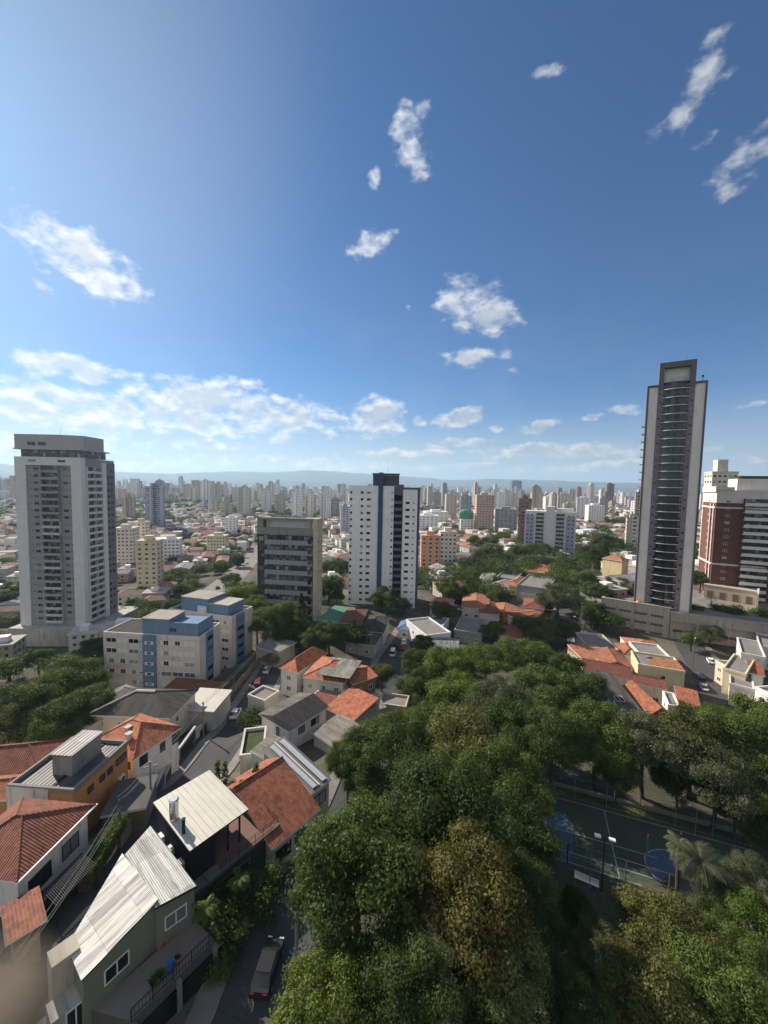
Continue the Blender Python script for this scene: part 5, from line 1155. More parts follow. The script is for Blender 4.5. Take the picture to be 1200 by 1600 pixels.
def right_cluster():
    H_ = [('grey beige flat roofed house with roof clutter under the block wall', (919, 1014), (966, 1018), (972, 996), 6.5, 'parapet', None, (0.42, 0.38, 0.33)),
      ('house with a bright orange shed roof beside the street, in the right cluster', (912, 1032), (957, 1030), (955, 1012), 5.5, 'shed_back', TILE_O, OFFW),
      ('white gabled house with a dark red roof, right of the bright orange shed roof', (938, 1038), (990, 1045), (984, 1022), 5.5, 'gable_v', TILE, WHITE),
      ('long white walled house with a dark maroon roof', (912, 1048), (988, 1062), (992, 1042), 5.5, 'gable_u', (0.17, 0.06, 0.042), WHITE),
      ('orange tiled roof close under the block wall', (987, 1014), (1043, 1020), (1046, 1003), 5.5, 'hip', TILE_O, OFFW),
      ('small dark orange roof left of the white roofed house', (974, 1023), (1003, 1026), (1005, 1010), 5.5, 'hip', TILE, WHITE),
      ('white flat roofed house with a glazed roof strip', (1003, 1028), (1052, 1034), (1056, 1013), 6.5, 'parapet', None, (0.60, 0.60, 0.58)),
      ('low brick coloured roofs among trees at the left end of the right cluster', (900, 1080), (940, 1092), (946, 1072), 4.5, 'shed_right', TILE, (0.45, 0.22, 0.1))]
    for lab, A, B, C, h, rf, rc, wc in H_:
        house(lab, A, B, C, h=h, roof=rf, ov=0.15, rise=1.5, rcol=rc, rmat='roof_tile' if rf != 'parapet' else 'flat_roof', wcol=wc, base=5)
    t, L, W, H = house('cream yellow house with an orange roof strip and blank side wall', (997, 1040), (1070, 1052), (1080, 1034), h=8.0, roof='parapet', rmat='flat_roof', rcol=None, wcol=(0.60, 0.52, 0.34), base=5, auto=False)
    add(t, 'tile_roof', MB().poly([(2.5, 0.2, H+0.62), (L+0.2, 0.2, H+0.62), (L-1, 3.4, H+2.0), (4, 3.4, H+2.0)]).poly([(L+0.2, 0.2, H+0.62), (L+0.2, 5, H+0.62), (L-1, 3.4, H+2.0)]).poly([(L+.2, 5, H+.62), (2.5, 5, H+.62), (4, 3.4, H+2.0), (L-1, 3.4, H+2.0)]), 'roof_tile', TILE_O)
    windows(t, [(L*0.56, 0, H-2.6, FR, 0.8, 0.8)], 'dark')
    # dark sheet roof with skylight window
    t, L, W, H = house('steep dark sheet roof with a white framed skylight above the tree tops', (960, 1117), (1007, 1119), (1009, 1068), h=5.0, z=22.0, roof='shed_back', rise=2.8, rmat='fibre_sheet', rcol=(0.125, 0.115, 0.105), wcol=(0.3, 0.3, 0.28), base=5, auto=False)
    o = put('skylight', window_mesh(2.0, 2.0, 'white'), t, None, (L*0.55, W*0.25, H+0.36+2.8*(W*0.25+.45)/(W+.9)), 0); o.rotation_euler = (math.atan2(2.8, W+.9)-math.pi/2, 0, 0)
    house('grey flat roof with a small satellite dish left of the dark sheet roof', (918, 1096), (962, 1104), (966, 1084), h=4.8, roof='parapet', rmat='flat_roof', rcol=None, wcol=GREY, base=5, auto=False)
    t, L, W, H = house('narrow deep orange gable roof behind the tree tops, in the right cluster', (1017, 1116), (1046, 1118), (1032, 1078), h=5.0, z=22.0, roof='gable_v', rise=2.0, rcol=(0.30, 0.11, 0.06), wcol=(0.42, 0.22, 0.12), base=5)
    house('long low orange roof beside the cars, with a white edged glass strip', (1062, 1104), (1094, 1112), (1092, 1090), h=5.0, z=21.8, roof='shed_back', rise=1.4, rcol=(0.34, 0.12, 0.065), wcol=OFFW, base=5)
    house('small white flat roofed house wedged between the deep orange roofs', (1044, 1104), (1062, 1108), (1060, 1088), h=5.6, roof='parapet', rmat='flat_roof', rcol=None, wcol=WHITE, base=5)
    house('low white walled annexe left of the dark sheet roof', (932, 1074), (958, 1080), (960, 1066), h=5.4, roof='shed_back', rise=0.5, rmat='fibre_sheet', rcol=(0.34, 0.32, 0.28), wcol=WHITE, base=5, ov=0.15)
    house('narrow maroon roof between the white walled house and the cream yellow one', (985, 1066), (1040, 1076), (1042, 1062), h=5.0, roof='gable_u', rise=1.0, rcol=(0.2, 0.075, 0.05), wcol=OFFW, base=5)
    W_ = [('pale yellow house with a walled terrace right of the parked white cars', (1130, 1046), (1165, 1056), (1162, 1028), 7.0, 'parapet', (0.60, 0.53, 0.36)), ('white boxy house with balconies behind the pale yellow one', (1158, 1022), (1196, 1030), (1192, 1006), 8.0, 'parapet', (0.62, 0.60, 0.56)),
      ('white house with a red gate porch beside the street', (1140, 1070), (1178, 1080), (1176, 1056), 5.5, 'parapet', (0.62, 0.58, 0.52)), ('tall white blank walled house at the right edge of the photo', (1180, 1076), (1230, 1100), (1215, 1040), 9.0, 'parapet', (0.68, 0.66, 0.62)), ('white house behind the retaining wall at the right edge', (1186, 1010), (1225, 1018), (1220, 998), 7.0, 'parapet', (0.58, 0.55, 0.52)),
      ('narrow cream wall house left of the pale yellow one', (1118, 1034), (1132, 1042), (1138, 1022), 6.0, 'parapet', (0.56, 0.5, 0.38))]
    for lab, A, B, C, h, rf, wc in W_:
        t, L, W, H = house(lab, A, B, C, h=h, roof=rf, rmat='flat_roof', rcol=None, wcol=wc, base=5)
    house('red brown tile roof beside the tall blank white wall', (1174, 1052), (1192, 1056), (1188, 1042), h=6.2, roof='shed_back', rise=1.0, rcol=(0.30, 0.1, 0.06), wcol=WHITE, base=5, auto=False)
    # dish
    p = G(934, 1068, 5.6); d = thing('satellite_dish', 'grey satellite dish on the flat roof near the tree tops', 'satellite dish', (p[0], p[1], p[2]-0.6))
    b = MB(); b.tube((0, 0, 0), (0, 0, 0.9), 0.05, n=5); b.build('mast', 'grey_metal', d)
    b = MB(); n = 14
    for k in range(n):
        a0, a1 = 2*math.pi*k/n, 2*math.pi*(k+1)/n
        b.poly([(0, 0.12, 0.9), (0.55*math.cos(a0), -0.1, 0.9+0.55*math.sin(a0)), (0.55*math.cos(a1), -0.1, 0.9+0.55*math.sin(a1))])
    b.build('reflector', 'white_paint', d)
right_cluster()
# ---------------------------------------------------------------- trees
def crown_mesh(name, R, leaf, nclump, per, mat, seed, flat=0.72, lobes=11, spread=0.62, droop=0.0, size_jit=0.55):
    """leaf sprays on many overlapping lobes; origin at the crown's centre"""
    g = np.random.default_rng(seed)
    # lobes of unequal size, kept apart so that gaps stay between them
    ax = 1+0.22*(g.random(3)*2-1); C = []; LR = []
    tries = 0
    while len(C) < lobes and tries < 4000:
        tries += 1
        d = g.normal(size=3); d /= np.linalg.norm(d)
        if d[2] < -0.35: continue
        r = R*(0.17+0.21*g.random()**1.3)
        p = d*(R*(0.60+0.34*g.random())-r*0.35)*np.array([1, 1, flat])*ax
        if all(np.linalg.norm((p-q)*np.array([1, 1, 1.25])) > 0.80*(r+rq) for q, rq in zip(C, LR)): C.append(p); LR.append(r)
    for k in range(3): C.append(g.normal(size=3)*R*0.16+np.array([0, 0, -0.05*R])); LR.append(R*0.30)
    C = np.array(C); LR = np.array(LR)
    li = g.choice(len(C), nclump, p=LR**2/np.sum(LR**2))
    d = g.normal(size=(nclump, 3)); out = C[li]/(np.linalg.norm(C[li], axis=1)[:, None]+1e-6); d += out*0.55; d[:, 2] += 0.35; d /= np.linalg.norm(d, axis=1)[:, None]
    rad = LR[li]*(0.62+0.55*g.random(nclump))
    P = C[li]+d*rad[:, None]*np.array([1, 1, 0.72])
    # leaves in the clumps
    n = nclump*per
    ci = np.repeat(np.arange(nclump), per)
    cs = leaf*2.0*(0.65+0.6*g.random(nclump))
    Q = P[ci]+g.normal(size=(n, 3))*cs[ci][:, None]*np.array([1, 1, 0.55])
    Q[:, 2] -= droop*np.abs(g.normal(size=n))*leaf
    off = (Q-P[ci])/cs[ci][:, None]
    nd = off*0.8+d[ci]*0.35+g.normal(size=(n, 3))*0.45+np.array([0, 0, 0.45]); nd /= np.linalg.norm(nd, axis=1)[:, None]
    t = np.cross(nd, g.normal(size=(n, 3))); t /= np.linalg.norm(t, axis=1)[:, None]; b = np.cross(nd, t)
    s = leaf*(1-size_jit+2*size_jit*g.random(n))[:, None]
    V = np.stack([Q-t*s*0.5, Q+b*s*0.26-t*s*0.05, Q+t*s*0.5, Q-b*s*0.26-t*s*0.05], 1).reshape(-1, 3)
    F = np.arange(4*n).reshape(-1, 4)
    me = bpy.data.meshes.new(name)
    me.vertices.add(len(V)); me.vertices.foreach_set('co', V.astype(np.float32).ravel())
    me.loops.add(4*n); me.loops.foreach_set('vertex_index', F.ravel().astype(np.int32))
    me.polygons.add(n); me.polygons.foreach_set('loop_start', np.arange(0, 4*n, 4, dtype=np.int32)); me.polygons.foreach_set('loop_total', np.full(n, 4, np.int32))
    me.materials.append(MATS[mat]); me.update(); me.validate()
    return me
def trunk_mesh(h, R, seed, r=0.32, limbs=6):
    """trunk from z=-h (ground) to the crown's centre, with limbs into the crown"""
    g = random.Random(seed); b = MB(); fork = -R*0.35
    p = Vector((0, 0, -h-1.0)); q = Vector((g.uniform(-.3, .3), g.uniform(-.3, .3), fork))
    m = (p+q)/2+Vector((g.uniform(-.3, .3), g.uniform(-.3, .3), 0))
    b.tube(p, m, r*1.25, r, 8, caps=False); b.tube(m, q, r, r*0.75, 8, caps=False)
    for k in range(limbs):
        a = k*6.283/limbs+g.uniform(-.4, .4); e = g.uniform(0.35, 1.0)
        t = q+Vector((math.cos(a)*math.cos(e), math.sin(a)*math.cos(e), math.sin(e)))*R*g.uniform(.55, .8)
        mid = (q+t)/2+Vector((0, 0, -0.06*R))
        b.tube(q, mid, r*0.55, r*0.33, 6, caps=False); b.tube(mid, t, r*0.33, r*0.1, 5)
        for j in range(2):
            t2 = mid+Vector((g.uniform(-1, 1), g.uniform(-1, 1), g.uniform(.2, 1))).normalized()*R*0.4
            b.tube(mid, t2, r*0.22, r*0.06, 5)
    return b.mesh('trunk', ['bark'])
KINDS = {}
def kind(key, R, h, leaf, ncl, per, mat, seeds, **kw):
    kw.setdefault('lobes', 12)
    KINDS[key] = (R, h, [(crown_mesh('crown', R, leaf, ncl, per, mat, s, **kw), trunk_mesh(h, R, s)) for s in seeds])
kind('dark', 6, 9, 0.25, 950, 56, 'leaf_dark', (1, 2, 3), lobes=22)
kind('mid', 6, 9, 0.27, 850, 52, 'leaf_mid', (4, 5, 6), lobes=20)
kind('bright', 5, 8, 0.28, 650, 48, 'leaf_bright', (7, 8), lobes=17)
kind('olive', 5, 8, 0.27, 700, 46, 'leaf_olive', (9, 10), lobes=18)
kind('brown', 5, 8, 0.27, 650, 52, 'leaf_brown', (11, 12), lobes=17)
kind('pale', 5, 8, 0.31, 520, 44, 'leaf_pale', (13, 14), lobes=15)
kind('grey', 6, 9, 0.25, 760, 38, 'leaf_grey', (15, 16), lobes=20)
kind('flat', 7, 9, 0.27, 950, 52, 'leaf_mid', (17, 18), lobes=24, flat=0.38, spread=0.72)
kind('small', 3, 4, 0.34, 420, 12, 'leaf_mid', (19, 20, 21), lobes=9)
kind('smalldark', 3, 4, 0.36, 420, 12, 'leaf_dark', (22, 23), lobes=9)
kind('far', 4, 5, 0.48, 200, 16, 'leaf_dark', (24, 25, 26), lobes=12)
kind('fargreen', 4, 5, 0.48, 200, 16, 'leaf_mid', (27, 28), lobes=12)
TREES = 0
def tree_at(loc, key, R, label, group=None, rz=None, sz=1.0, ground=None):
    global TREES; TREES += 1
    R0, h0, var = KINDS[key]; cm, tm = var[TREES % len(var)]
    s = R/R0
    g = T(loc[0], loc[1]); h = max(1.5, loc[2]-g)
    t = thing('tree', label, 'tree', (loc[0], loc[1], g), rz if rz is not None else random.random()*6.28, group)
    c = put('crown', cm, t, None, (0, 0, h)); c.scale = (s, s, s*sz)
    k = put('trunk', tm, t, None, (0, 0, h)); k.scale = (s, s, h/h0)
    return t
def tree(px, py, rpx, key, label, hc=None, group=None, sz=1.0):
    """px,py: crown centre in the photo, rpx: its radius there"""
    hc = hc or {'small': 3.2, 'smalldark': 3.2}.get(key, 7.5)
    p = G(px, py, hc); R = rpx*depth(*p)/FPX
    return tree_at(p, key, R, label, group, sz=sz)

PARK = [ # crowns of the wooded park, near to far
 (560, 1375, 128, 'dark', 10, 'broad dark tree with fine leaves spreading over the side street'),
 (690, 1290, 118, 'dark', 11, 'broad domed dark green tree rising above the brown leaved one'),
 (738, 1395, 95, 'brown', 11.5, 'tree with yellow brown leaves in the middle of the foreground'),
 (655, 1370, 45, 'brown', 12.5, 'narrow yellow tinged crown left of the brown leaved tree'),
 (620, 1560, 95, 'dark', 8, 'dark shaded tree at the bottom edge, under the fine leaved one'),
 (655, 1520, 62, 'pale', 10, 'pale leaved tree below the brown one, left of its pair'),
 (790, 1520, 70, 'pale', 9.5, 'pale leaved tree below the brown one, right of its pair'),
 (500, 1590, 78, 'bright', 9, 'round fresh green tree at the bottom edge beside the street'),
 (812, 1410, 68, 'dark', 8.5, 'dark tree left of the sports court'),
 (870, 1505, 62, 'dark', 6, 'very dark tree in shade below the white bench'),
 (800, 1300, 72, 'mid', 9.5, 'mid green tree left of the court, above the dark one'),
 (800, 1225, 58, 'mid', 9, 'mid green tree at the far left corner of the court'),
 (760, 1240, 70, 'mid', 10, 'rounded green tree between the domed dark tree and the court'),
 (720, 1170, 72, 'olive', 10, 'olive green tree in the centre of the park belt'),
 (610, 1160, 72, 'flat', 10, 'wide layered tree with yellowish top beside the grey sheet roofs'),
 (545, 1185, 40, 'dark', 8, 'dark drooping tree against the grey sheet roofs'),
 (575, 1225, 45, 'mid', 6, 'small shaded tree under the layered one'),
 (680, 1140, 60, 'flat', 10, 'wide layered tree with olive top right of the brown flat roof'),
 (800, 1150, 62, 'mid', 10, 'leafy green tree in the park belt, left of the dark clump'),
 (865, 1160, 60, 'dark', 10, 'dark tree above the far end of the court'),
 (780, 1095, 55, 'grey', 10, 'grey green feathery tree in the park belt'),
 (850, 1085, 55, 'mid', 10, 'bushy green tree below the angled street corner'),
 (720, 1085, 48, 'bright', 10, 'bright green layered crown in the park belt'),
 (700, 1045, 42, 'bright', 9, 'bright green tree beside the low dark carport'),
 (670, 1075, 38, 'mid', 7, 'green tree right of the brown flat roof'),
 (650, 1040, 30, 'dark', 7, 'dark tree overhanging the van on the side street'),
 (760, 1030, 45, 'flat', 10, 'wide flat topped dark green tree at the top of the park belt'),
 (820, 1025, 50, 'flat', 10, 'wide flat topped tree next to the angled street'),
 (880, 1055, 45, 'dark', 8, 'dark tree beside the brick coloured roofs'),
 (905, 1095, 48, 'mid', 9, 'green tree under the steep dark sheet roof'),
 (935, 1150, 58, 'mid', 10, 'green tree left of the grey leaved one, above the court'),
 (1010, 1165, 62, 'grey', 10, 'grey leaved tree above the middle of the court'),
 (1080, 1160, 62, 'olive', 10, 'olive tree above the right part of the court'),
 (1145, 1150, 62, 'mid', 11, 'large green tree in front of the white houses'),
 (1195, 1130, 50, 'bright', 11, 'sunlit green tree before the tall blank white wall'),
 (1120, 1215, 60, 'grey', 9, 'grey green tree at the far right corner of the court'),
 (1185, 1225, 58, 'mid', 9, 'tall green tree at the right edge above the court'),
 (965, 1205, 40, 'dark', 6, 'dark low tree along the far side of the court'),
 (1060, 1225, 38, 'dark', 5, 'dark bushy tree shading the far right of the court'),
 (1195, 1300, 34, 'dark', 5, 'dark shrubby tree at the right end of the court'),
 (1192, 1448, 50, 'bright', 6, 'bright yellow green tree at the right edge, nearest the court'),
 (1175, 1365, 34, 'grey', 7, 'straw coloured bushy crown behind the bright tree at the right edge'),
 (1015, 1455, 55, 'olive', 5, 'yellow green bushy tree left of the palms'),
 (1075, 1470, 60, 'olive', 6, 'olive tree below the palms'),
 (940, 1480, 42, 'grey', 5, 'pale feathery tree below the white bench'),
 (1010, 1560, 85, 'olive', 6.5, 'olive tree at the bottom edge, left of its neighbour'),
 (1130, 1560, 90, 'mid', 6.5, 'mixed green tree in the bottom right corner'),
 (890, 1575, 70, 'dark', 6, 'black green tree at the bottom edge, right of the pale pair'),
 (1135, 1395, 38, 'grey', 5, 'grey green bushy tree on the near side of the court, right of the palms'),
 (1120, 1440, 42, 'dark', 4.5, 'dark leafy tree below the largest palm'),
 (1160, 1490, 45, 'mid', 5, 'green bushy tree under the bright tree at the right edge'),
 (1150, 1265, 34, 'dark', 5, 'dark bushy tree behind the far kerb, right part of the court'),
 (900, 1425, 34, 'dark', 3.5, 'low dark leafy tree just below the white bench'),
 (760, 1585, 70, 'dark', 6, 'shaded dark tree at the bottom edge under the pale pair'),
]
for a in PARK: tree(a[0], a[1], a[2]*0.90, a[3], a[5], a[4]+random.uniform(-1.0, 0.8), 'trees of the wooded park', sz=random.uniform(0.95, 1.2))
MIDT = [
 (60, 1095, 50, 'mid', 9, 'sunlit yellow green tree at the left edge'), (112, 1062, 46, 'mid', 9, 'round green tree left of the grey apartment block'), (28, 1130, 40, 'olive', 8, 'olive tree at the left edge above the red roofs'), (140, 1105, 42, 'dark', 8, 'dark shaded tree at the foot of the grey apartment block'), (95, 1130, 45, 'dark', 7, 'shaded dark tree left of the white shed roof'),
 (130, 1035, 28, 'dark', 6, 'dark tree under the podium of the left tower'), (150, 1015, 25, 'dark', 6, 'dark tree between the podium and the grey block'), (90, 1040, 22, 'smalldark', 4, 'low dark tree before the podium of the left tower'), (60, 1030, 20, 'mid', 5, 'small green tree beside the small houses at far left'), (15, 1045, 22, 'smalldark', 4, 'small dark tree near the parked car at far left'),
 (8, 940, 22, 'dark', 6, 'dark tree at the left edge beside the left tower'), (20, 925, 18, 'mid', 6, 'greyish tree left of the tower podium'),
 (430, 965, 34, 'mid', 9, 'leafy tree in front of the office block, left'), (402, 975, 26, 'mid', 7, 'yellowish tree left of the office block trees'), (385, 930, 30, 'bright', 8, 'bright yellow green tree beside the avenue'), (398, 948, 20, 'bright', 7, 'yellow green tree nearest the blue roofed twin block'), (450, 985, 26, 'mid', 6, 'green tree beneath the dark conifer'),
 (520, 893, 30, 'dark', 9, 'tall dark tree mass between office block and white tower'), (514, 918, 26, 'dark', 8, 'dark tree at the right side of the office block'), (526, 932, 12, 'mid', 5, 'round grey green tree below the dark mass'), (604, 940, 24, 'mid', 6, 'bushy tree at the foot of the navy striped tower'), (632, 945, 12, 'smalldark', 4, 'small tree at the base of the right tower wing'),
 (515, 995, 30, 'dark', 7, 'dark tree beside the dim grey roof'), (548, 990, 24, 'smalldark', 6, 'dark bushy tree below the brown roof'), (490, 1000, 22, 'dark', 7, 'dark tree above the white two storey house'), (597, 1052, 18, 'olive', 5, 'yellow green bamboo clump at the brick house end'), (640, 1070, 18, 'smalldark', 4, 'dark shrub beside the side street'), (392, 1122, 20, 'smalldark', 3, 'round dark street tree by the white car'), (425, 1030, 14, 'grey', 4, 'thin leafless looking street tree at the bend'),
 (874, 935, 32, 'grey', 8, 'large grey green tree beside the far street'), (845, 862, 26, 'flat', 9, 'flat topped dark tree before the white block with dark balconies'), (810, 868, 22, 'dark', 7, 'dark tree left of the flat topped one'), (765, 868, 22, 'dark', 7, 'dark tree on the slope left of the white block'), (735, 885, 20, 'dark', 7, 'dark tree right of the orange apartment block'), (718, 905, 20, 'mid', 6, 'green tree near the small white gable'), (700, 920, 20, 'mid', 6, 'green tree right of the navy striped tower'), (770, 925, 16, 'small', 4, 'small green tree beside the white house'), (690, 955, 20, 'olive', 5, 'olive tree above the blank white wall'), (730, 925, 18, 'smalldark', 5, 'small dark tree left of the white house'),
 (780, 935, 20, 'dark', 5, 'dark round tree among the tiled roofs'), (892, 898, 13, 'bright', 5, 'small round bright tree at the far street'), (928, 868, 22, 'dark', 7, 'dark tree beyond the yellow narrow house'), (910, 905, 20, 'mid', 7, 'green tree by the top of the far street'), (950, 855, 25, 'mid', 8, 'green tree crown behind the yellow narrow house'), (935, 925, 22, 'dark', 7, 'dark tree left of the block wall'), (925, 955, 22, 'dark', 7, 'dark tree at the corner of the block wall'), (962, 910, 16, 'bright', 5, 'bright tree at the foot of the yellow narrow house'), (985, 925, 14, 'smalldark', 4, 'dark tree between yellow house and tallest tower'),
 (850, 985, 28, 'olive', 7, 'olive tree beside the angled street'), (815, 975, 18, 'olive', 6, 'olive crown before the orange tiled roofs'), (885, 985, 22, 'dark', 6, 'dark tree on the near side of the far street'), (770, 985, 18, 'mid', 5, 'green tree near the yellow walled house'), (660, 1010, 22, 'dark', 6, 'dark tree right of the parked red car'),
 (1095, 905, 18, 'dark', 7, 'dark tree beside the brick block'), (1100, 870, 16, 'dark', 8, 'dark tall tree behind the tallest tower'), (1080, 1000, 14, 'small', 4, 'small tree in front of the retaining wall'), (1110, 990, 20, 'grey', 5, 'bare grey tree against the retaining wall'), (1118, 1118, 22, 'mid', 6, 'green shrubby tree beside the parked white car'), (1070, 1128, 24, 'dark', 5, 'dark tree at the end of the orange roofs'), (1150, 960, 16, 'smalldark', 4, 'dark shrub on the terrace above the retaining wall'), (1090, 955, 14, 'smalldark', 4, 'dark shrub beside the tallest tower foot'), (1125, 952, 12, 'smalldark', 4, 'low dark shrub on the terrace, middle of three'),
 (1190, 962, 16, 'smalldark', 4, 'dark shrub on the terrace at the right edge'),
 (210, 945, 14, 'dark', 5, 'dark tree before the yellow tower'), (270, 948, 16, 'dark', 5, 'dark tree behind the blue rooftop'), (360, 905, 14, 'dark', 6, 'dark avenue tree, nearest of the row'), (345, 888, 13, 'dark', 6, 'dark avenue tree, second of the row'), (372, 875, 12, 'dark', 6, 'dark avenue tree, third of the row'),
]
for a in MIDT: tree(a[0], a[1], a[2], a[3], a[5], a[4])

def conifer(px, py_top, py_base, label, wpx):
    p = G(px, py_base, 0); d = depth(*p); h = (py_base-py_top)*d/FPX; R = wpx*d/FPX
    t = thing('conifer', label, 'tree', tuple(p), 0)
    MB().tube((0, 0, -1), (0, 0, h*0.95), 0.35, 0.06, 8).build('trunk', 'bark', t)
    b = MB(); g = random.Random(5)
    for i in range(5200):
        z = h*(0.08+0.92*g.random()**1.1); rr = R*(1-(z/h))**0.7*(0.35+0.65*g.random()**0.5)*(0.85+0.25*math.sin(z*3.1)); a = g.random()*6.283
        c = Vector((rr*math.cos(a), rr*math.sin(a), z-rr*0.15)); dv = Vector((math.cos(a), math.sin(a), g.uniform(-.5, .6))).normalized(); s = dv.cross(Vector((g.gauss(0, 1), g.gauss(0, 1), g.gauss(0, 1)))).normalized()*0.13
        b.poly([c-dv*0.3, c+s, c+dv*0.35, c-s])
    b.build('crown', 'leaf_dark', t)
conifer(470, 925, 1012, 'tall dark conifer standing in front of the office block', 22)

def palm(px, py, rpx, label, hc=8.0, n=22, seed=1):
    p = G(px, py, hc); R = rpx*depth(*p)/FPX; g = random.Random(seed); gz = T(p[0], p[1]); h = p[2]-gz
    t = thing('palm_tree', label, 'palm tree', (p[0], p[1], gz), g.random()*6)
    b = MB()
    for k in range(6): b.tube((0.05*math.sin(k), 0.04*k, h*k/6-0.5*(k == 0)), (0.05*math.sin(k+1), 0.04*(k+1), h*(k+1)/6), 0.24-0.012*k, 0.23-0.012*k, 8, caps=False)
    b.build('trunk', 'bark', t)
    b = MB()
    for i in range(n):
        a = i*2.399; e0 = g.uniform(0.1, 1.25); L = R*g.uniform(0.85, 1.15); m = 16; q = Vector((0, 0.2, h)); e = e0
        for k in range(m):
            dr = Vector((math.cos(a)*math.cos(e), math.sin(a)*math.cos(e), math.sin(e))); q2 = q+dr*L/m
            side = dr.cross(Vector((0, 0, 1))).normalized(); up = side.cross(dr)
            w = L*0.23*math.sin(math.pi*min(1, (k+1.2)/(m+0.6)))**0.7
            b.tube(q, q2, 0.03, 0.025, 3, caps=False)
            for sg in (-1, 1):
                for f in (0.0, 0.33, 0.66):
                    c = q+(q2-q)*f; tip = c+side*sg*w+dr*w*0.45-up*w*g.uniform(0.25, 0.6); s2 = dr*0.03
                    b.poly([c-s2, c+(tip-c)*0.5+s2*0.8, tip, c+(tip-c)*0.5-s2*0.8])
            q = q2; e -= g.uniform(1.5, 2.2)/m
    b.build('fronds', 'leaf_mid' if seed in (3, 6, 8, 10) else 'leaf_grey', t)
palm(1098, 1352, 46, 'tall feathery palm in front of the court, the largest palm', 8, 26, 1)
palm(1062, 1325, 26, 'palm left of the largest one, over the blue half circle', 7, 20, 2)
palm(985, 1470, 36, 'palm with pale fronds among the yellow green trees', 5, 20, 3)
palm(920, 1440, 28, 'dark palm in the shade below the white bench', 5, 18, 6)
palm(325, 1422, 26, 'broad leaved palm beside the grey green house', 4.5, 16, 8)
palm(375, 1370, 24, 'palm against the dark lower wall of the charcoal house', 4.0, 16, 10)
palm(1150, 948, 11, 'palm on the terrace above the retaining wall, right of two', 5, 14, 12)
palm(1112, 935, 11, 'palm on the terrace above the retaining wall, left of two', 5, 14, 14)

def bush(px, py, rpx, label, mat='leaf_dark', h=2.4, n=2600, seed=3, cat='shrub', name='shrub'):
    p = G(px, py, h*0.5); R = rpx*depth(*p)/FPX; me = crown_mesh('foliage', R, 0.24, n//14, 14, mat, seed, flat=0.8, lobes=8)
    t = thing(name, label, cat, (p[0], p[1], T(p[0], p[1])))
    put('foliage', me, t, None, (0, 0, h*0.5)); MB().tube((0, 0, -0.3), (0, 0, h*0.5), 0.09, 0.05, 6).build('stem', 'bark', t)
bush(400, 1400, 34, 'dark overgrown shrub below the charcoal house', 'leaf_dark', 3.0, 3200, 31)
bush(360, 1450, 38, 'dark shrub on the bank beside the side street', 'leaf_dark', 3.0, 3200, 32)
bush(425, 1365, 20, 'shrub at the corner of the tiled yard', 'leaf_mid', 2.4, 1800, 33)
bush(345, 1500, 22, 'low shrub at the foot of the terrace wall', 'leaf_dark', 2.0, 1600, 34)
bush(170, 1590, 30, 'leafy shrub at the bottom edge under the terrace', 'leaf_mid', 2.0, 2000, 35)
bush(255, 1165, 10, 'small green shrub in the yard beside the canopy', 'leaf_bright', 1.6, 900, 36)
bush(395, 1165, 14, 'yellow green shrub in the roofless yard', 'leaf_bright', 2.0, 1200, 37)
bush(455, 1068, 14, 'dark shrub below the white two storey house', 'leaf_dark', 2.4, 1200, 38)
bush(500, 1077, 14, 'climbing plants on the rubble terrace', 'leaf_olive', 4.6, 1000, 39)
bush(350, 1385, 26, 'dark plant clump between the grey green and charcoal houses', 'leaf_dark', 3.0, 2400, 40)
# hedge in front of the white house
def hedge():
    A = G(128, 1375, 1.5); B = G(190, 1300, 1.5); t = thing('hedge', 'clipped green hedge along the garden of the white house', 'hedge', (A[0], A[1], T(A[0], A[1])))
    L = math.dist(A[:2], B[:2]); u = (B[:2]-A[:2])/L; n = 5200; g = RNG
    q = np.column_stack([g.random(n)*L, (g.random(n)-0.5)*1.6, g.random(n)*2.0])
    b = MB()
    for s_, w, z in q:
        p = Vector((u[0]*s_-u[1]*w, u[1]*s_+u[0]*w, z)); d = Vector(g.normal(size=3)).normalized(); e = d.orthogonal().normalized()*0.07; b.poly([p-d*0.13, p+e, p+d*0.13, p-e])
    b.build('foliage', 'leaf_mid', t); MB().obox(u*L/2, u, L, 0.9, -0.5, 1.5).build('stem_mass', 'soil', t)
hedge()

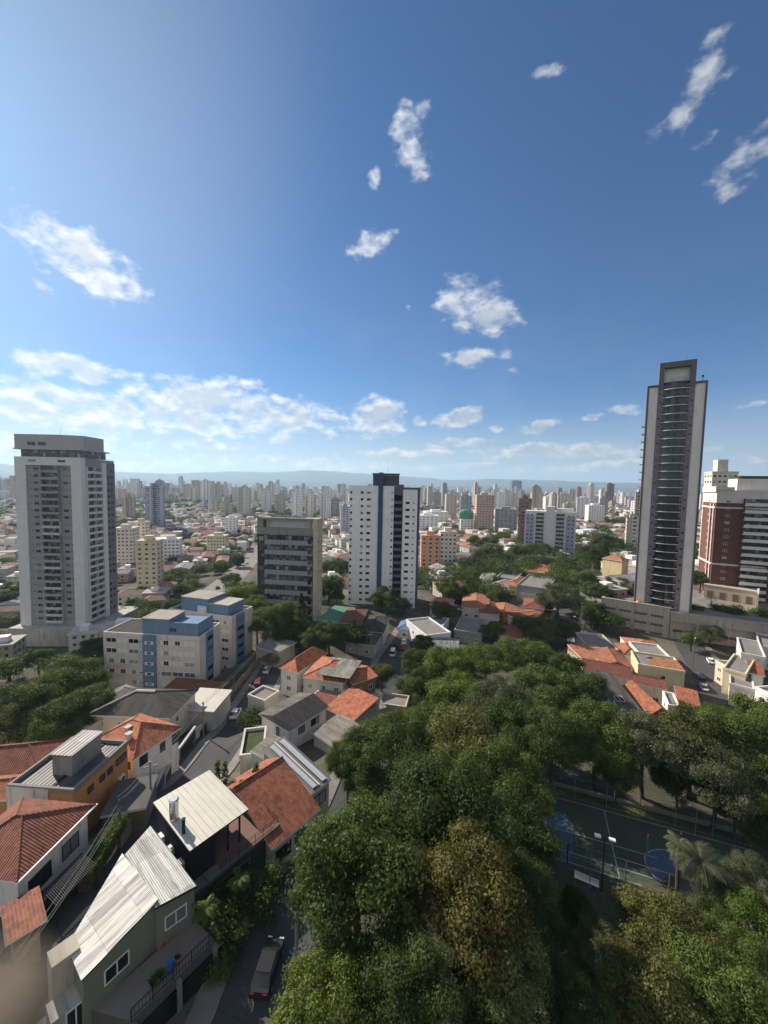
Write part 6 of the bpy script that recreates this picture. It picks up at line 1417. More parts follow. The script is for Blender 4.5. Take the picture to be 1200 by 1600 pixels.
# ---------------------------------------------------------------- sports court
def court():
    zc = 23.6
    P = [at(855, 1240, zc), at(1180, 1328, zc), at(1130, 1470, zc), at(845, 1345, zc)]
    a = P[0]; u = P[1]-a; L = float(np.linalg.norm(u)); u /= L; v = np.array([u[1], -u[0]])       # v towards the viewer
    W = float((at(858, 1345, zc)-a)@v); W = max(W, 13.0)
    S = lambda s, w: tuple(a+u*s+v*w)
    zt = zc+0.35
    apron = MB().prism([S(-3, W+4), S(L+6, W+4), S(L+6, -3), S(-3, -3)], zc-6, zt-0.1, 0, 0).build('court_apron', 'lawn'); tag(apron, None, None, None, 'structure')
    t = thing('sports_court', 'green multi sport court with blue key areas and pale lines, in shade', 'sports court', (a[0], a[1], zt), math.atan2(u[1], u[0]))
    # local: x along, y = away from viewer (-v)
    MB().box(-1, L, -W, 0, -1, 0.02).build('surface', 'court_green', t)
    b = MB(); n = 24; cx, cy, r = L*0.60, -W*0.66, 3.9
    b.poly([(cx+r*1.15*math.cos(2*math.pi*k/n), cy+r*0.9*math.sin(2*math.pi*k/n), 0.028) for k in range(n)]).build('blue_circle', 'court_blue', t)
    b = MB(); b.poly([(-0.8, -W*0.95, 0.028), (1.6, -W*0.95, 0.028)]+[(1.6+1.6*math.cos(th), -W*0.62+W*0.33*math.sin(th), 0.028) for th in np.linspace(-1.45, 1.45, 14)]+[(1.6, -W*0.29, 0.028), (-0.8, -W*0.29, 0.028)]).build('blue_key', 'court_blue', t)
    b = MB(); w = 0.07
    def line(p, q): 
        p, q = np.array(p), np.array(q); d = (q-p)/np.linalg.norm(q-p); m = np.array([-d[1], d[0]])*w
        b.poly([(*(p-m), 0.036), (*(q-m), 0.036), (*(q+m), 0.036), (*(p+m), 0.036)])
    line((-0.5, -0.8), (L-1, -0.8)); line((-0.5, -W+0.7), (L-1, -W+0.7)); line((-0.5, -0.8), (-0.5, -W+0.7)); line((L-1, -0.8), (L-1, -W+0.7)); line((L*0.3, -0.8), (L*0.3, -W+0.7)); line((-0.5, -W*0.55), (L*0.5, -W*0.55)); line((-0.5, -W*0.82), (L*0.5, -W*0.82))
    for k in range(n):
        t0, t1 = 2*math.pi*k/n, 2*math.pi*(k+1)/n; line((cx+r*1.15*math.cos(t0), cy+r*0.9*math.sin(t0)), (cx+r*1.15*math.cos(t1), cy+r*0.9*math.sin(t1)))
    b.build('line_markings', 'court_line', t)
    # kerb / low wall on the far side
    c = np.array(S(L/2, -2.2)); k_ = thing('kerb_wall', 'low pale concrete kerb wall along the far side of the court', 'wall', (c[0], c[1], zt-0.2), math.atan2(u[1], u[0]))
    MB().box(-L/2-2, L/2+5, -0.25, 0.25, -1, 0.55).build('wall', 'stained_concrete', k_, (0.20, 0.18, 0.15))
    # fence posts round the court, a wire fence of its own
    f = thing('fence', 'tall thin posted wire fence round the sports court', 'fence', (a[0], a[1], zt), math.atan2(u[1], u[0]))
    for y in (-0.1, -W-0.3):
        for k in range(7):
            MB().tube((L*k/6-0.5, y, 0), (L*k/6-0.5, y, 3.6), 0.045, n=6).build('post', 'grey_metal', f)
    b = MB()
    for y in (-0.1, -W-0.3):
        for z in (0.2, 1.9, 3.6): b.tube((-0.5, y, z), (L-0.5, y, z), 0.022, n=4)
    b.build('rail', 'grey_metal', f)
    def pole(px, py, h, label, name, cat):
        p = at(px, py, zt); o = thing(name, label, cat, (p[0], p[1], zt), math.atan2(u[1], u[0])); return o
    o = pole(940, 1393, 8, 'dark floodlight pole with two white lamps beside the court', 'floodlight', 'street lamp')
    MB().tube((0, 0, 0), (0, 0, 7.2), 0.09, 0.06, 8).tube((-0.75, 0, 7.1), (0.75, 0, 7.1), 0.04, n=5).build('pole', 'dark_metal', o)
    for x in (-0.8, 0.8): MB().box(x-0.35, x+0.35, -0.22, 0.22, 7.05, 7.25).build('lamp_head', 'lamp_lens', o)
    for (px, py, h, lab) in ((921, 1385, 6.0, 'thin pale volleyball net post on the near side of the court'), (1009, 1360, 5.0, 'thin pale net post standing in the blue circle'), (1086, 1305, 4.0, 'white trunked slim post at the far right of the court')):
        o = pole(px, py, h, lab, 'post', 'post'); MB().tube((0, 0, 0), (0, 0, h), 0.06, 0.05, 8).build('shaft', 'grey_metal', o); MB().tube((0, 0, 0), (0, 0, 0.06), 0.2, n=10).build('foot', 'grey_metal', o)
    o = pole(886, 1350, 3, 'dark basketball hoop stand at the left end of the court', 'basketball_hoop', 'basketball hoop')
    MB().tube((0, 0, 0), (0, 0, 2.9), 0.08, n=8).tube((0, 0, 2.9), (0.9, 0, 3.2), 0.06, n=6).build('post', 'dark_metal', o); MB().box(0.9, 0.95, -0.9, 0.9, 2.8, 3.9).build('backboard', 'grey_metal', o)
    rg = MB()
    for k in range(12): rg.tube((1.25+0.23*math.cos(k*.5236), 0.23*math.sin(k*.5236), 3.05), (1.25+0.23*math.cos((k+1)*.5236), 0.23*math.sin((k+1)*.5236), 3.05), 0.015, n=4)
    rg.build('ring', 'red_lamp', o)
    p = at(916, 1381, zt); o = thing('bench', 'long white bench beside the court at the tree edge', 'bench', (p[0], p[1], zt), math.atan2(u[1], u[0])-0.12)
    MB().box(-1.4, 1.4, -0.3, 0.15, 0.42, 0.5).build('seat', 'white_paint', o); MB().box(-1.4, 1.4, 0.15, 0.22, 0.5, 1.0).build('backrest', 'white_paint', o)
    for x in (-1.2, 1.2): MB().box(x-0.06, x+0.06, -0.28, 0.2, 0, 0.42).build('leg', 'stained_concrete', o, (0.3, 0.3, 0.3))
    for (px, py, lab) in ((1064, 1304, 'small orange ball lying by the far kerb of the court'),):
        p = at(px, py, zt); 
        b = MB(); nn = 10
        for i in range(nn):
            for j in range(6):
                q = lambda ii, jj: (0.16*math.sin(math.pi*jj/6)*math.cos(2*math.pi*ii/nn), 0.16*math.sin(math.pi*jj/6)*math.sin(2*math.pi*ii/nn), 0.18-0.16*math.cos(math.pi*jj/6))
                b.poly([q(i, j), q(i+1, j), q(i+1, j+1), q(i, j+1)])
        o = b.build('ball', 'orange_dome', None, None, (p[0], p[1], zt)); tag(o, lab, 'ball')
court()
# orange dome on the block wall
def dome():
    p = at(1001, 942, 30.6); b = MB(); n = 12
    for i in range(n):
        for j in range(5):
            q = lambda ii, jj: (1.0*math.cos(math.pi/2*jj/5)*math.cos(2*math.pi*ii/n), 1.0*math.cos(math.pi/2*jj/5)*math.sin(2*math.pi*ii/n), 1.1*math.sin(math.pi/2*jj/5))
            b.poly([q(i, j), q(i+1, j), q(i+1, j+1), q(i, j+1)])
    tag(b.build('parasol', 'orange_dome', None, None, (p[0], p[1]+1.5, 30.0)), 'small orange dome shaped parasol above the block wall', 'parasol')
dome()

# ---------------------------------------------------------------- vehicles
def car_body(L=4.3, W=1.75, Hb=0.78, H=1.46, van=False):
    """half profile stations along x: (x, width factor, roof z or None)"""
    b = MB(); w = W/2
    st = [(-L/2, .86, .42, .72), (-L/2+.12, .93, .30, .86), (-L*.36, 1, .22, .90), (-L*.12, 1, .20, .92), (L*.16, 1, .20, .92), (L*.36, .98, .22, .80), (L/2-.15, .92, .28, .70), (L/2, .82, .40, .58)]
    if van: st = [(x, f, z0, z1+0.12) for x, f, z0, z1 in st]
    rings = []
    for x, f, z0, z1 in st: rings.append([(x, -w*f*.92, z0), (x, -w*f, (z0+z1)/2), (x, -w*f*.93, z1), (x, w*f*.93, z1), (x, w*f, (z0+z1)/2), (x, w*f*.92, z0)])
    for A, B in zip(rings, rings[1:]):
        for i in range(6): j = (i+1) % 6; b.poly([A[i], A[j], B[j], B[i]])
    b.poly(rings[0][::-1]); b.poly(rings[-1])
    # roof panel
    x0, x1 = (-L*.44, L*.24) if van else (-L*.26, L*.10)
    H = H+0.35 if van else H
    r = [(x0, -w*.72, H), (x1, -w*.72, H), (x1, w*.72, H), (x0, w*.72, H)]
    b.poly(r); b.poly([(x, y, z-.05) for x, y, z in r][::-1])
    for i in range(4): j = (i+1) % 4; b.poly([(r[i][0], r[i][1], r[i][2]-.05), (r[j][0], r[j][1], r[j][2]-.05), r[j], r[i]])
    body = b.mesh('body', ['car_paint'])
    g = MB(); X0, X1 = (-L*.48, L*.36) if van else (-L*.42, L*.28); zb = (.98 if van else .86)
    lo = [(X0, -w*.9, zb), (X1, -w*.9, zb), (X1, w*.9, zb), (X0, w*.9, zb)]; up = [(x0, -w*.715, H-.04), (x1, -w*.715, H-.04), (x1, w*.715, H-.04), (x0, w*.715, H-.04)]
    for i in range(4): j = (i+1) % 4; g.poly([lo[i], lo[j], up[j], up[i]])
    glass = g.mesh('window', ['dark_glass'])
    wh = MB(); wh.tube((0, -.1, 0), (0, .1, 0), .31, n=16, m=0).tube((0, -.105, 0), (0, .105, 0), .19, n=12, m=1)
    return body, glass, wh.mesh('wheel', ['rubber', 'grey_metal']), L, w
CARB = {False: car_body(), True: car_body(4.9, 1.9, .9, 1.6, True)}
HL = MB().box(-.06, .06, -.2, .2, -.08, .08).mesh('headlight', ['lamp_lens']); TL = MB().box(-.05, .05, -.16, .16, -.1, .1).mesh('taillight', ['red_lamp'])
def car(px, py, col, label, heading, van=False, group='parked cars', name='parked_car', cat='car', h=0.0, shaded=False):
    p = G(px, py, 0.7); body, glass, wheel, L, w = CARB[van]
    t = thing(name, label, cat, (p[0], p[1], T(p[0], p[1])+0.07+h), heading, group)
    e = 2.0; zx = T(p[0]+math.cos(heading)*e, p[1]+math.sin(heading)*e)-T(p[0]-math.cos(heading)*e, p[1]-math.sin(heading)*e); t.rotation_euler = (0, -math.atan2(zx, 2*e), heading)
    bo = put('body', body, t, col); go = put('window', glass, t)
    if shaded:  # tree shade put into the colour: matt black body and black glass
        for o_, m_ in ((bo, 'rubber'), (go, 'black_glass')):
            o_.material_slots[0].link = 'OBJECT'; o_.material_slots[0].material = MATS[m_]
    for x in (-L*.31, L*.31):
        for y in (-w+.1, w-.1): put('wheel', wheel, t, None, (x, y, .31))
    for y in (-w*.62, w*.62): put('headlight', HL, t, None, (L/2-.06, y, .62)); put('taillight', TL, t, None, (-L/2+.05, y, .72))
def hd(P, i):
    a, b = np.array(P[i]), np.array(P[i+1]); return math.atan2(b[1]-a[1], b[0]-a[0])
SIL = (0.55, 0.56, 0.57); WHT = (0.78, 0.78, 0.77); RED = (0.22, 0.015, 0.02); BLK = (0.012, 0.013, 0.016)
h1 = hd(MAIN, 3)
car(368, 1114, WHT, 'white car parked at the kerb in front of the dark sheet roofed house', h1)
car(404, 1064, RED, 'dark red car parked along the climbing wall, behind the silver one', h1)
car(417, 1046, SIL, 'silver car parked highest up the main street', h1)
h2 = hd(SIDE, 6)
car(614, 1020, WHT, 'white van parked on the side street', h2, True, cat='van', name='parked_van')
car(627, 1011, (0.32, 0.02, 0.02), 'red car parked next to the white van', h2)
car(631, 1002, WHT, 'white car parked behind the red car on the side street', h2)
car(616, 1010, BLK, 'black car wedged beside the white van and the red car', h2)
h4 = hd(FOURTH, 1)
car(1100, 1073, WHT, 'white car parked near the cream yellow house', h4, h=0)
car(1096, 1056, (0.03, 0.03, 0.035), 'dark car parked behind the white car near the cream yellow house', h4)
car(1110, 1032, WHT, 'white car parked before the pale yellow house', h4)
car(418, 1510, BLK, 'black car parked in deep shade on the nearest street', hd(SIDE, 1), h=0.1, shaded=True)
car(10, 1036, (0.03, 0.05, 0.06), 'dark car on the ramp at the left edge', 0.5)
car(436, 1000, (0.2, 0.2, 0.2), 'grey car just below the bend in the main street', h1)
g3 = hd(THIRD, 2)
for k, (px, py, c, lab) in enumerate(((893, 915, WHT, 'white car far up the wide street'), (905, 905, BLK, 'black car far up the wide street beside a tree'), (868, 990, BLK, 'black car at the foot of the wide street'))): car(px, py, c, lab, g3)
av = hd(AVEN, 1)
for k, (px, py, c, lab) in enumerate(((352, 912, WHT, 'white car on the avenue, nearest'), (362, 903, SIL, 'silver car on the avenue behind the white one'), (376, 888, RED, 'red car on the avenue'), (340, 918, BLK, 'black car on the avenue, left lane'), (386, 880, WHT, 'white car farthest along the avenue'))): car(px, py, c, lab, av, group='cars on the avenue')

# ---------------------------------------------------------------- poles, lamps, wires
def upole(px, py, h, label, lamp=False, arm=True, mat='wood_pole'):
    p = G(px, py, 0); t = thing('utility_pole', label, 'utility pole', tuple(p), random.uniform(0, 3))
    MB().tube((0, 0, -0.5), (0, 0, h), 0.16, 0.11, 8).build('pole', mat, t)
    if arm:
        MB().box(-1.0, 1.0, -0.06, 0.06, h-0.8, h-0.66).build('crossarm', mat, t)
        for x in (-0.9, -0.3, 0.3, 0.9): MB().tube((x, 0, h-0.66), (x, 0, h-0.45), 0.05, 0.04, 6).build('insulator', 'grey_metal', t)
    if lamp:
        MB().tube((0, 0, h-1.6), (2.0, 0, h-0.4), 0.04, n=5).build('lamp_arm', 'grey_metal', t); MB().box(1.8, 2.6, -0.14, 0.14, h-0.48, h-0.34).build('lamp_head', 'lamp_lens', t)
    return Vector((p[0], p[1], p[2]+h))
U = {}
U['a'] = upole(188, 1325, 6.5, 'dark wooden pole at the end of the olive boundary wall', arm=False)
U['b'] = upole(63, 1440, 3.0, 'short dark pole behind the bar fence at lower left', arm=False)
U['c'] = upole(450, 1345, 0.6, 'stub post at the yard corner', arm=False)
U['d'] = upole(428, 1018, 8.0, 'grey street lamp pole at the bend of the main street', lamp=True)
U['e'] = upole(579, 1035, 9.5, 'pale tall pole beside the side street wall', mat='grey_metal', arm=True)
U['f'] = upole(556, 1040, 5, 'short lamp pole left of the tall pale pole', lamp=True, arm=False)
U['g'] = upole(905, 1000, 9, 'power pole at the foot of the wide street', lamp=True)
U['h'] = upole(925, 905, 9, 'power pole far up the wide street')
U['i'] = upole(1082, 1045, 10, 'wooden pole beside the cream yellow house', lamp=True)
U['j'] = upole(1088, 1010, 9, 'wooden pole close under the retaining wall')
U['k'] = upole(463, 1535, 12, 'slender pale pole on the nearest street at the tree edge', arm=False, mat='grey_metal')
U['m'] = upole(272, 1200, 4.0, 'thin post by the white topped street wall', arm=False)
U['n'] = upole(365, 1095, 6.0, 'thin grey post beside the canopy', arm=False)
def wire(p, q, sag, label, r=0.022, n=14, offs=((0, 0), (0.35, 0.15), (-0.3, 0.3))):
    b = MB(); p, q = Vector(p), Vector(q)
    for ox, oz in offs:
        pts = [p.lerp(q, k/n)+Vector((ox, 0, oz-sag*4*(k/n)*(1-k/n))) for k in range(n+1)]
        for a, c in zip(pts, pts[1:]): b.tube(a, c, r, n=4, caps=False)
    tag(b.build('power_line', 'wire'), label, 'power line')
wire(U['g']-Vector((0, 0, .6)), U['h']-Vector((0, 0, .6)), 1.0, 'bundle of power lines climbing the wide street', 0.05)
wire(U['g']-Vector((0, 0, .6)), (69, 118, 28), 0.8, 'power lines from the wide street down towards the park', 0.04)
wire((-27.5, 24, 37), U['a']+Vector((0, 0, -1)), 0.8, 'three cables running past the hedge of the white house', 0.02)
wire(U['i']-Vector((0, 0, .6)), U['j']-Vector((0, 0, .6)), 0.5, 'short power line between the wooden poles', 0.03)
wire(U['d']-Vector((0, 0, .6)), U['e']-Vector((0, 0, .8)), 0.9, 'power line crossing between the two streets', 0.025)
wire(U['k'], (1.5, 34, 45), 0.5, 'loose pale cable beside the large dark tree', 0.02, offs=((0, 0),))

U['o'] = upole(236, 1268, 7.5, 'concrete pole with a crossarm by the blue gate', mat='grey_metal')
U['q'] = upole(318, 1152, 7.5, 'concrete pole with a crossarm beside the white topped wall', mat='grey_metal')
wire(U['a'], U['o']-Vector((0, 0, .5)), 0.5, 'sagging street cables between the dark wooden pole and the blue gate', 0.022)
wire(U['o']-Vector((0, 0, .5)), U['q']-Vector((0, 0, .5)), 0.6, 'sagging street cables along the white topped wall', 0.022)
wire(U['q']-Vector((0, 0, .5)), U['d']-Vector((0, 0, .8)), 0.9, 'sagging street cables running up to the bend', 0.022)
# the blurred ledge of our own window, close to the lens
def ledge():
    c = ray(-12, 1560); c = c/np.linalg.norm(c)*0.26
    b = MB()
    prof = []
    t = thing('window_ledge', 'beige out of focus corner of a window ledge close to the lens', 'window ledge', (float(c[0]), float(c[1]), CZ+float(c[2])), 0.35)
    n = 16
    pts = [(0.016*math.cos(a), 0.016*math.sin(a)) for a in np.linspace(0, 2*math.pi, n, endpoint=False)]
    b.prism(pts, -0.5, 0.0, 0).build('ledge', 'beige_ledge', t)
ledge()
# ---------------------------------------------------------------- the city beyond
PAL = {'cream': (0.66, 0.60, 0.50), 'white': (0.76, 0.74, 0.71), 'beige': (0.47, 0.40, 0.31), 'grey': (0.33, 0.33, 0.34), 'pinkish': (0.50, 0.37, 0.32), 'brown': (0.20, 0.14, 0.11), 'brick': (0.30, 0.11, 0.07), 'slate': (0.33, 0.36, 0.44), 'yellow': (0.62, 0.54, 0.37), 'charcoal': (0.07, 0.075, 0.09), 'lavender': (0.45, 0.45, 0.55), 'tan': (0.38, 0.30, 0.22), 'salmon': (0.62, 0.34, 0.23)}
FOOT = []     # occupied circles (x, y, r)
def free(x, y, r):
    return all((x-a)**2+(y-b)**2 > (r+c)**2 for a, b, c in FOOT)
for o in list(COL.objects):
    if o.parent is None and o.get('category') in ('house', 'tower', 'building', 'shed', 'guard house'):
        L_, W_ = o.get('L', 24.0), o.get('W', 18.0); c_, s_ = math.cos(o.rotation_euler.z), math.sin(o.rotation_euler.z)
        FOOT.append((o.location.x+(c_*L_-s_*W_)/2, o.location.y+(s_*L_+c_*W_)/2, max(L_, W_)*0.62))
FOOT += [(-148, 183, 24), (0, 184, 22), (112, 153, 16)]
for P_ in (MAIN, SIDE, THIRD, FOURTH):
    for x, y in curve_pts(P_, 5): FOOT.append((x, y, 5))
for x, y in curve_pts(AVEN, 8): FOOT.append((x, y, 11))
def tower_mb(w, d, h, style):
    b = MB(); g = random.Random(style*7+3)
    if style == 0: b.box(-w/2, w/2, -d/2, d/2, -6, h)
    elif style == 1: b.box(-w/2, -w*.06, -d/2, d/2, -6, h).box(w*.06, w/2, -d/2, d/2, -6, h).box(-w*.06, w*.06, -d*.36, d*.36, -6, h+.8)
    elif style == 2: b.box(-w*.3, w*.3, -d/2, d/2, -6, h).box(-w/2, -w*.3, -d*.36, d*.36, -6, h-1.5).box(w*.3, w/2, -d*.36, d*.36, -6, h-1.5)
    else: b.box(-w/2, w/2, -d/2, d*.1, -6, h).box(-w*.36, w*.36, d*.1, d/2, -6, h-3)
    b.box(-w*.22, w*.2, -d*.2, d*.22, h, h+3.2).box(-w*.1, w*.08, -d*.1, d*.12, h+3.2, h+5.0)
    if style in (0, 3): b.box(-w/2-.15, w/2+.15, -d/2-.15, -d/2+.25, h-.2, h+.9)
    return b
def block_tower(xl, xr, yt, yb, colname, label, real=0, style=None, rz=None, group=None, dr=0.75, wstyle='bare', accent=None):
    """a tower measured from its sides, top and foot in the photo; real: columns of real windows"""
    xm = (xl+xr)/2; p = G(xm, yb, 0); dp = depth(*p); w = (xr-xl)*dp/FPX; dist = math.hypot(p[0], p[1])
    # height from the top pixel
    q = atY(xm, yt, dist); h = q[2]-p[2]
    az = math.atan2(p[0], p[1]); rz = -az*0.5+random.uniform(-.2, .2) if rz is None else rz
    d = w*dr; u = p[:2]/dist
    c = p[:2]+u*d/2
    st = random.randrange(4) if style is None else style
    w_ = w/(abs(math.cos(rz+az))+dr*abs(math.sin(rz+az)))
    d = w_*dr
    t = thing('tower_block', label, 'tower', (c[0], c[1], p[2]), rz, group)
    if not real:
        tower_mb(w_, d, h, st).build('wall', 'facade', t, PAL[colname])
    else:
        b = MB().box(-w_/2, w_/2, -d/2, d/2, -6, h).box(-w_*.22, w_*.2, -d*.2, d*.22, h, h+3.2); b.build('wall', 'plaster', t, PAL[colname])
        MB().box(-w_/2-.2, w_/2+.2, -d/2-.2, d/2+.2, h-.3, h+.5).build('parapet', 'plaster', t, tuple(k*.9 for k in PAL[colname]))
        nf = max(2, int(h/3.1)); wn = []
        side = RR if c[0] < 0 else LR; sx = w_/2 if c[0] < 0 else -w_/2
        for k in range(nf):
            z = h-2.6-3.05*k
            for j in range(real): wn.append((-w_/2+(j+.5)*w_/real, -d/2, z, FR, min(1.7, w_/real*.5), 1.15))
        for k in range(nf):
            z = h-2.6-3.05*k
            for j in range(max(2, int(real*dr))): n_ = max(2, int(real*dr)); wn.append((sx, -d/2+(j+.5)*d/n_, z, side, min(1.7, d/n_*.5), 1.15))
        windows(t, wn, wstyle)
    FOOT.append((c[0], c[1], max(w_, d)*.6))
    return t, w_, d, h, p[2]
# ones that can be told apart in the photo
NAMED = [(230, 257, 760, 828, 'slate', 'slim slate blue tower with white balcony stripes, left middle distance', 0, 1), (181, 216, 826, 888, 'cream', 'cream apartment block with a dark stair stripe, right of the left tower', 5, 0), (217, 254, 846, 928, 'yellow', 'pale yellow tower with small square windows right of the left tower', 3, 0), (210, 234, 816, 880, 'cream', 'cream block rising behind the pale yellow tower', 3, 0), (252, 284, 843, 882, 'white', 'white stepped block right of the pale yellow tower', 5, 0),
 (325, 357, 838, 866, 'yellow', 'squat yellow block with horizontal balconies left of the office block', 6, 0), (352, 372, 809, 836, 'white', 'small white slab with a dark central stripe left of the office block', 3, 1), (372, 393, 762, 808, 'cream', 'tall cream tower over the roofs left of the office block', 0, 2), (312, 331, 751, 783, 'white', 'tallest white tower on the hazy skyline left of the office block', 0, 2), (331, 348, 757, 786, 'beige', 'beige tower beside the tallest white one on the hazy skyline', 0, 1), (340, 364, 786, 806, 'yellow', 'small sunlit yellow block among far roofs', 0, 0), (326, 341, 780, 802, 'cream', 'cream slab left of the small sunlit yellow block', 0, 0), (456, 473, 768, 812, 'white', 'white tower with a dark core seen above the office block', 0, 1), (531, 547, 792, 838, 'lavender', 'pale lavender block beside the navy striped tower', 0, 0), (288, 302, 758, 782, 'pinkish', 'pinkish tower left of the tallest white one on the skyline', 0, 0), (300, 312, 764, 784, 'cream', 'cream tower in the hazy row left of the tallest white one', 0, 0), (500, 517, 776, 812, 'white', 'white tower between office block and navy striped tower', 0, 1), (517, 530, 780, 808, 'grey', 'grey tower close left of the pale lavender block', 0, 0), (476, 494, 772, 808, 'cream', 'cream tower above the right end of the office block', 0, 2), (430, 446, 774, 802, 'beige', 'beige tower just above the office block roof', 0, 0), (408, 424, 768, 800, 'white', 'white tower just above the left end of the office block', 0, 1),
 (655, 686, 838, 897, 'salmon', 'salmon orange apartment block right of the navy striped tower', 3, 0), (684, 712, 832, 892, 'cream', 'cream apartment block right of the salmon one', 4, 0), (652, 684, 806, 832, 'white', 'white low block with balconies behind the salmon one', 5, 0), (694, 713, 772, 812, 'beige', 'beige slab tower above the cream apartment block', 3, 0), (716, 739, 812, 832, 'white', 'white block under the green netted tower top', 4, 0), (740, 770, 774, 832, 'pinkish', 'pinkish white tower with many small windows', 6, 0), (772, 806, 796, 832, 'grey', 'pair of grey white slabs right of the pinkish tower', 5, 1), (797, 814, 751, 774, 'charcoal', 'dark tower standing on the skyline right of centre', 0, 0), (737, 752, 759, 776, 'cream', 'pale tower on the skyline left of the dark one', 0, 2), (808, 827, 780, 852, 'brick', 'brick red slab left of the white block with dark balconies', 0, 0), (769, 790, 770, 796, 'white', 'white block behind the pinkish tower', 0, 0), (790, 810, 772, 796, 'cream', 'cream block below the dark skyline tower', 0, 0), (900, 917, 778, 814, 'white', 'white tower left of the gridded white block', 3, 0), (914, 941, 790, 822, 'white', 'gridded white block in front of the brown slim tower', 6, 0), (945, 957, 756, 794, 'brown', 'slim brown tower alone on the right skyline', 0, 0), (868, 892, 772, 798, 'cream', 'cream slab on the ridge, right of the white block with dark balconies', 0, 0), (848, 868, 776, 798, 'white', 'white slab on the ridge behind the white block with dark balconies', 0, 1), (828, 848, 770, 796, 'beige', 'beige block on the ridge behind the brick red slab', 0, 0), (718, 736, 776, 804, 'slate', 'bluish grey block between beige and pinkish towers', 0, 0), (976, 992, 810, 866, 'cream', 'low cream wing at the left foot of the tallest tower', 0, 0), (988, 1003, 770, 862, 'beige', 'plain beige slab behind the left side of the tallest tower', 0, 0), (670, 694, 770, 792, 'tan', 'tan office block behind the right wing of the navy striped tower', 0, 0), (660, 700, 800, 822, 'white', 'wide white office block right of the navy striped tower', 5, 0)]
for a in NAMED:
    block_tower(a[0], a[1], a[2], a[3], a[4], a[5], a[6], a[7], None)
# green netting on a tower top
p = G(728, 832, 0); q = atY(728, 799, math.hypot(p[0], p[1])+8)
def netted():
    t = thing('netted_tower_top', 'rounded green construction net on a tower top, right of the navy striped tower', 'tower', (q[0], q[1], q[2]-14))
    MB().prism([(9*math.cos(k*.5236), 6*math.sin(k*.5236)) for k in range(12)], -12, 12).build('wall', 'facade', t, PAL['grey'])
    b = MB()
    for k in range(12):
        for j in range(3):
            f = lambda kk, jj: (9.3*math.cos(kk*.5236)*math.cos(jj*.5), 6.3*math.sin(kk*.5236)*math.cos(jj*.5), 12+5*math.sin(jj*.5)); b.poly([f(k, j), f(k+1, j), f(k+1, j+1), f(k, j+1)])
        b.poly([(9.3*math.cos(k*.5236), 6.3*math.sin(k*.5236), 4), (9.3*math.cos((k+1)*.5236), 6.3*math.sin((k+1)*.5236), 4), f(k+1, 0), f(k, 0)])
    b.build('net', 'plain_paint', t, (0.09, 0.26, 0.15))
netted()
# white block with dark balcony columns
def white_block():
    A, B = G(820, 872, 0), G(889, 868, 0); z = (A[2]+B[2])/2
    p0, p1 = A[:2], B[:2]; m = (p0+p1)/2; dist = np.linalg.norm(m); side = np.array([m[1], -m[0]])/dist
    half = 35*depth(m[0], m[1], z)/FPX; a = m-side*half; b_ = m+side*half+np.array([0.05*half, -0.1*half])
    O, rz, L, W = frame3(a, b_, a+m/dist*14)
    H = atY(855, 799, dist)[2]-z
    t = thing('tower_block', 'broad white block with two columns of dark balconies, right of centre', 'tower', (O[0], O[1], z), rz)
    MB().box(0, L, 0, W, -6, H).box(L*.42, L*.58, -0.4, W*.6, -6, H+4).box(L*.62, L*.95, 3, W-2, H, H+2.5).build('wall', 'clean_plaster', t, (0.62, 0.61, 0.60))
    nf = int(H/3.3)
    me = MB().box(0, L*.16, -0.9, 0.05, -0.15, 0.1, 0).box(0, L*.16, -0.9, -0.8, 0.1, 0.9, 1).poly([(0, -0.06, 0.1), (L*.16, -0.06, 0.1), (L*.16, -0.06, 2.6), (0, -0.06, 2.6)], 2).mesh('balcony', ['plain_paint', 'plain_paint', 'dark_glass'])
    for k in range(nf):
        for x in (L*.22, L*.62): put('balcony', me, t, (0.40, 0.40, 0.40), (x, 0, H-4.2-3.3*k))
    MB().box(L*.02, L*.19, -0.12, 0.1, -4, H-3.5).box(L*.81, L*.98, -0.12, 0.1, -4, H-3.5).build('side_panel', 'clean_plaster', t, (0.33, 0.35, 0.41))
    windows(t, [(x*L, -0.12, H-3.9-3.3*k, FR, 1.2, 1.1) for k in range(nf) for x in (.06, .14, .86, .94)], 'bare')
    FOOT.append((m[0], m[1], L*.6))
white_block()
def behind_brick():
    t, w, d, h, z = block_tower(1094, 1134, 738, 905, 'cream', 'pale stepped tower behind the brick block, brown in its lower half', 5, 0, rz=-0.3)
    MB().box(-w*.25, w*.15, -d*.3, d*.3, h+.5, h+7).build('tank_tower', 'plaster', t, (0.55, 0.52, 0.47))
    MB().box(-w/2-.25, -w*.12, -d/2-.3, -d/2+.2, -6, h*.72).build('brown_panel', 'plaster', t, (0.24, 0.12, 0.07))
behind_brick()

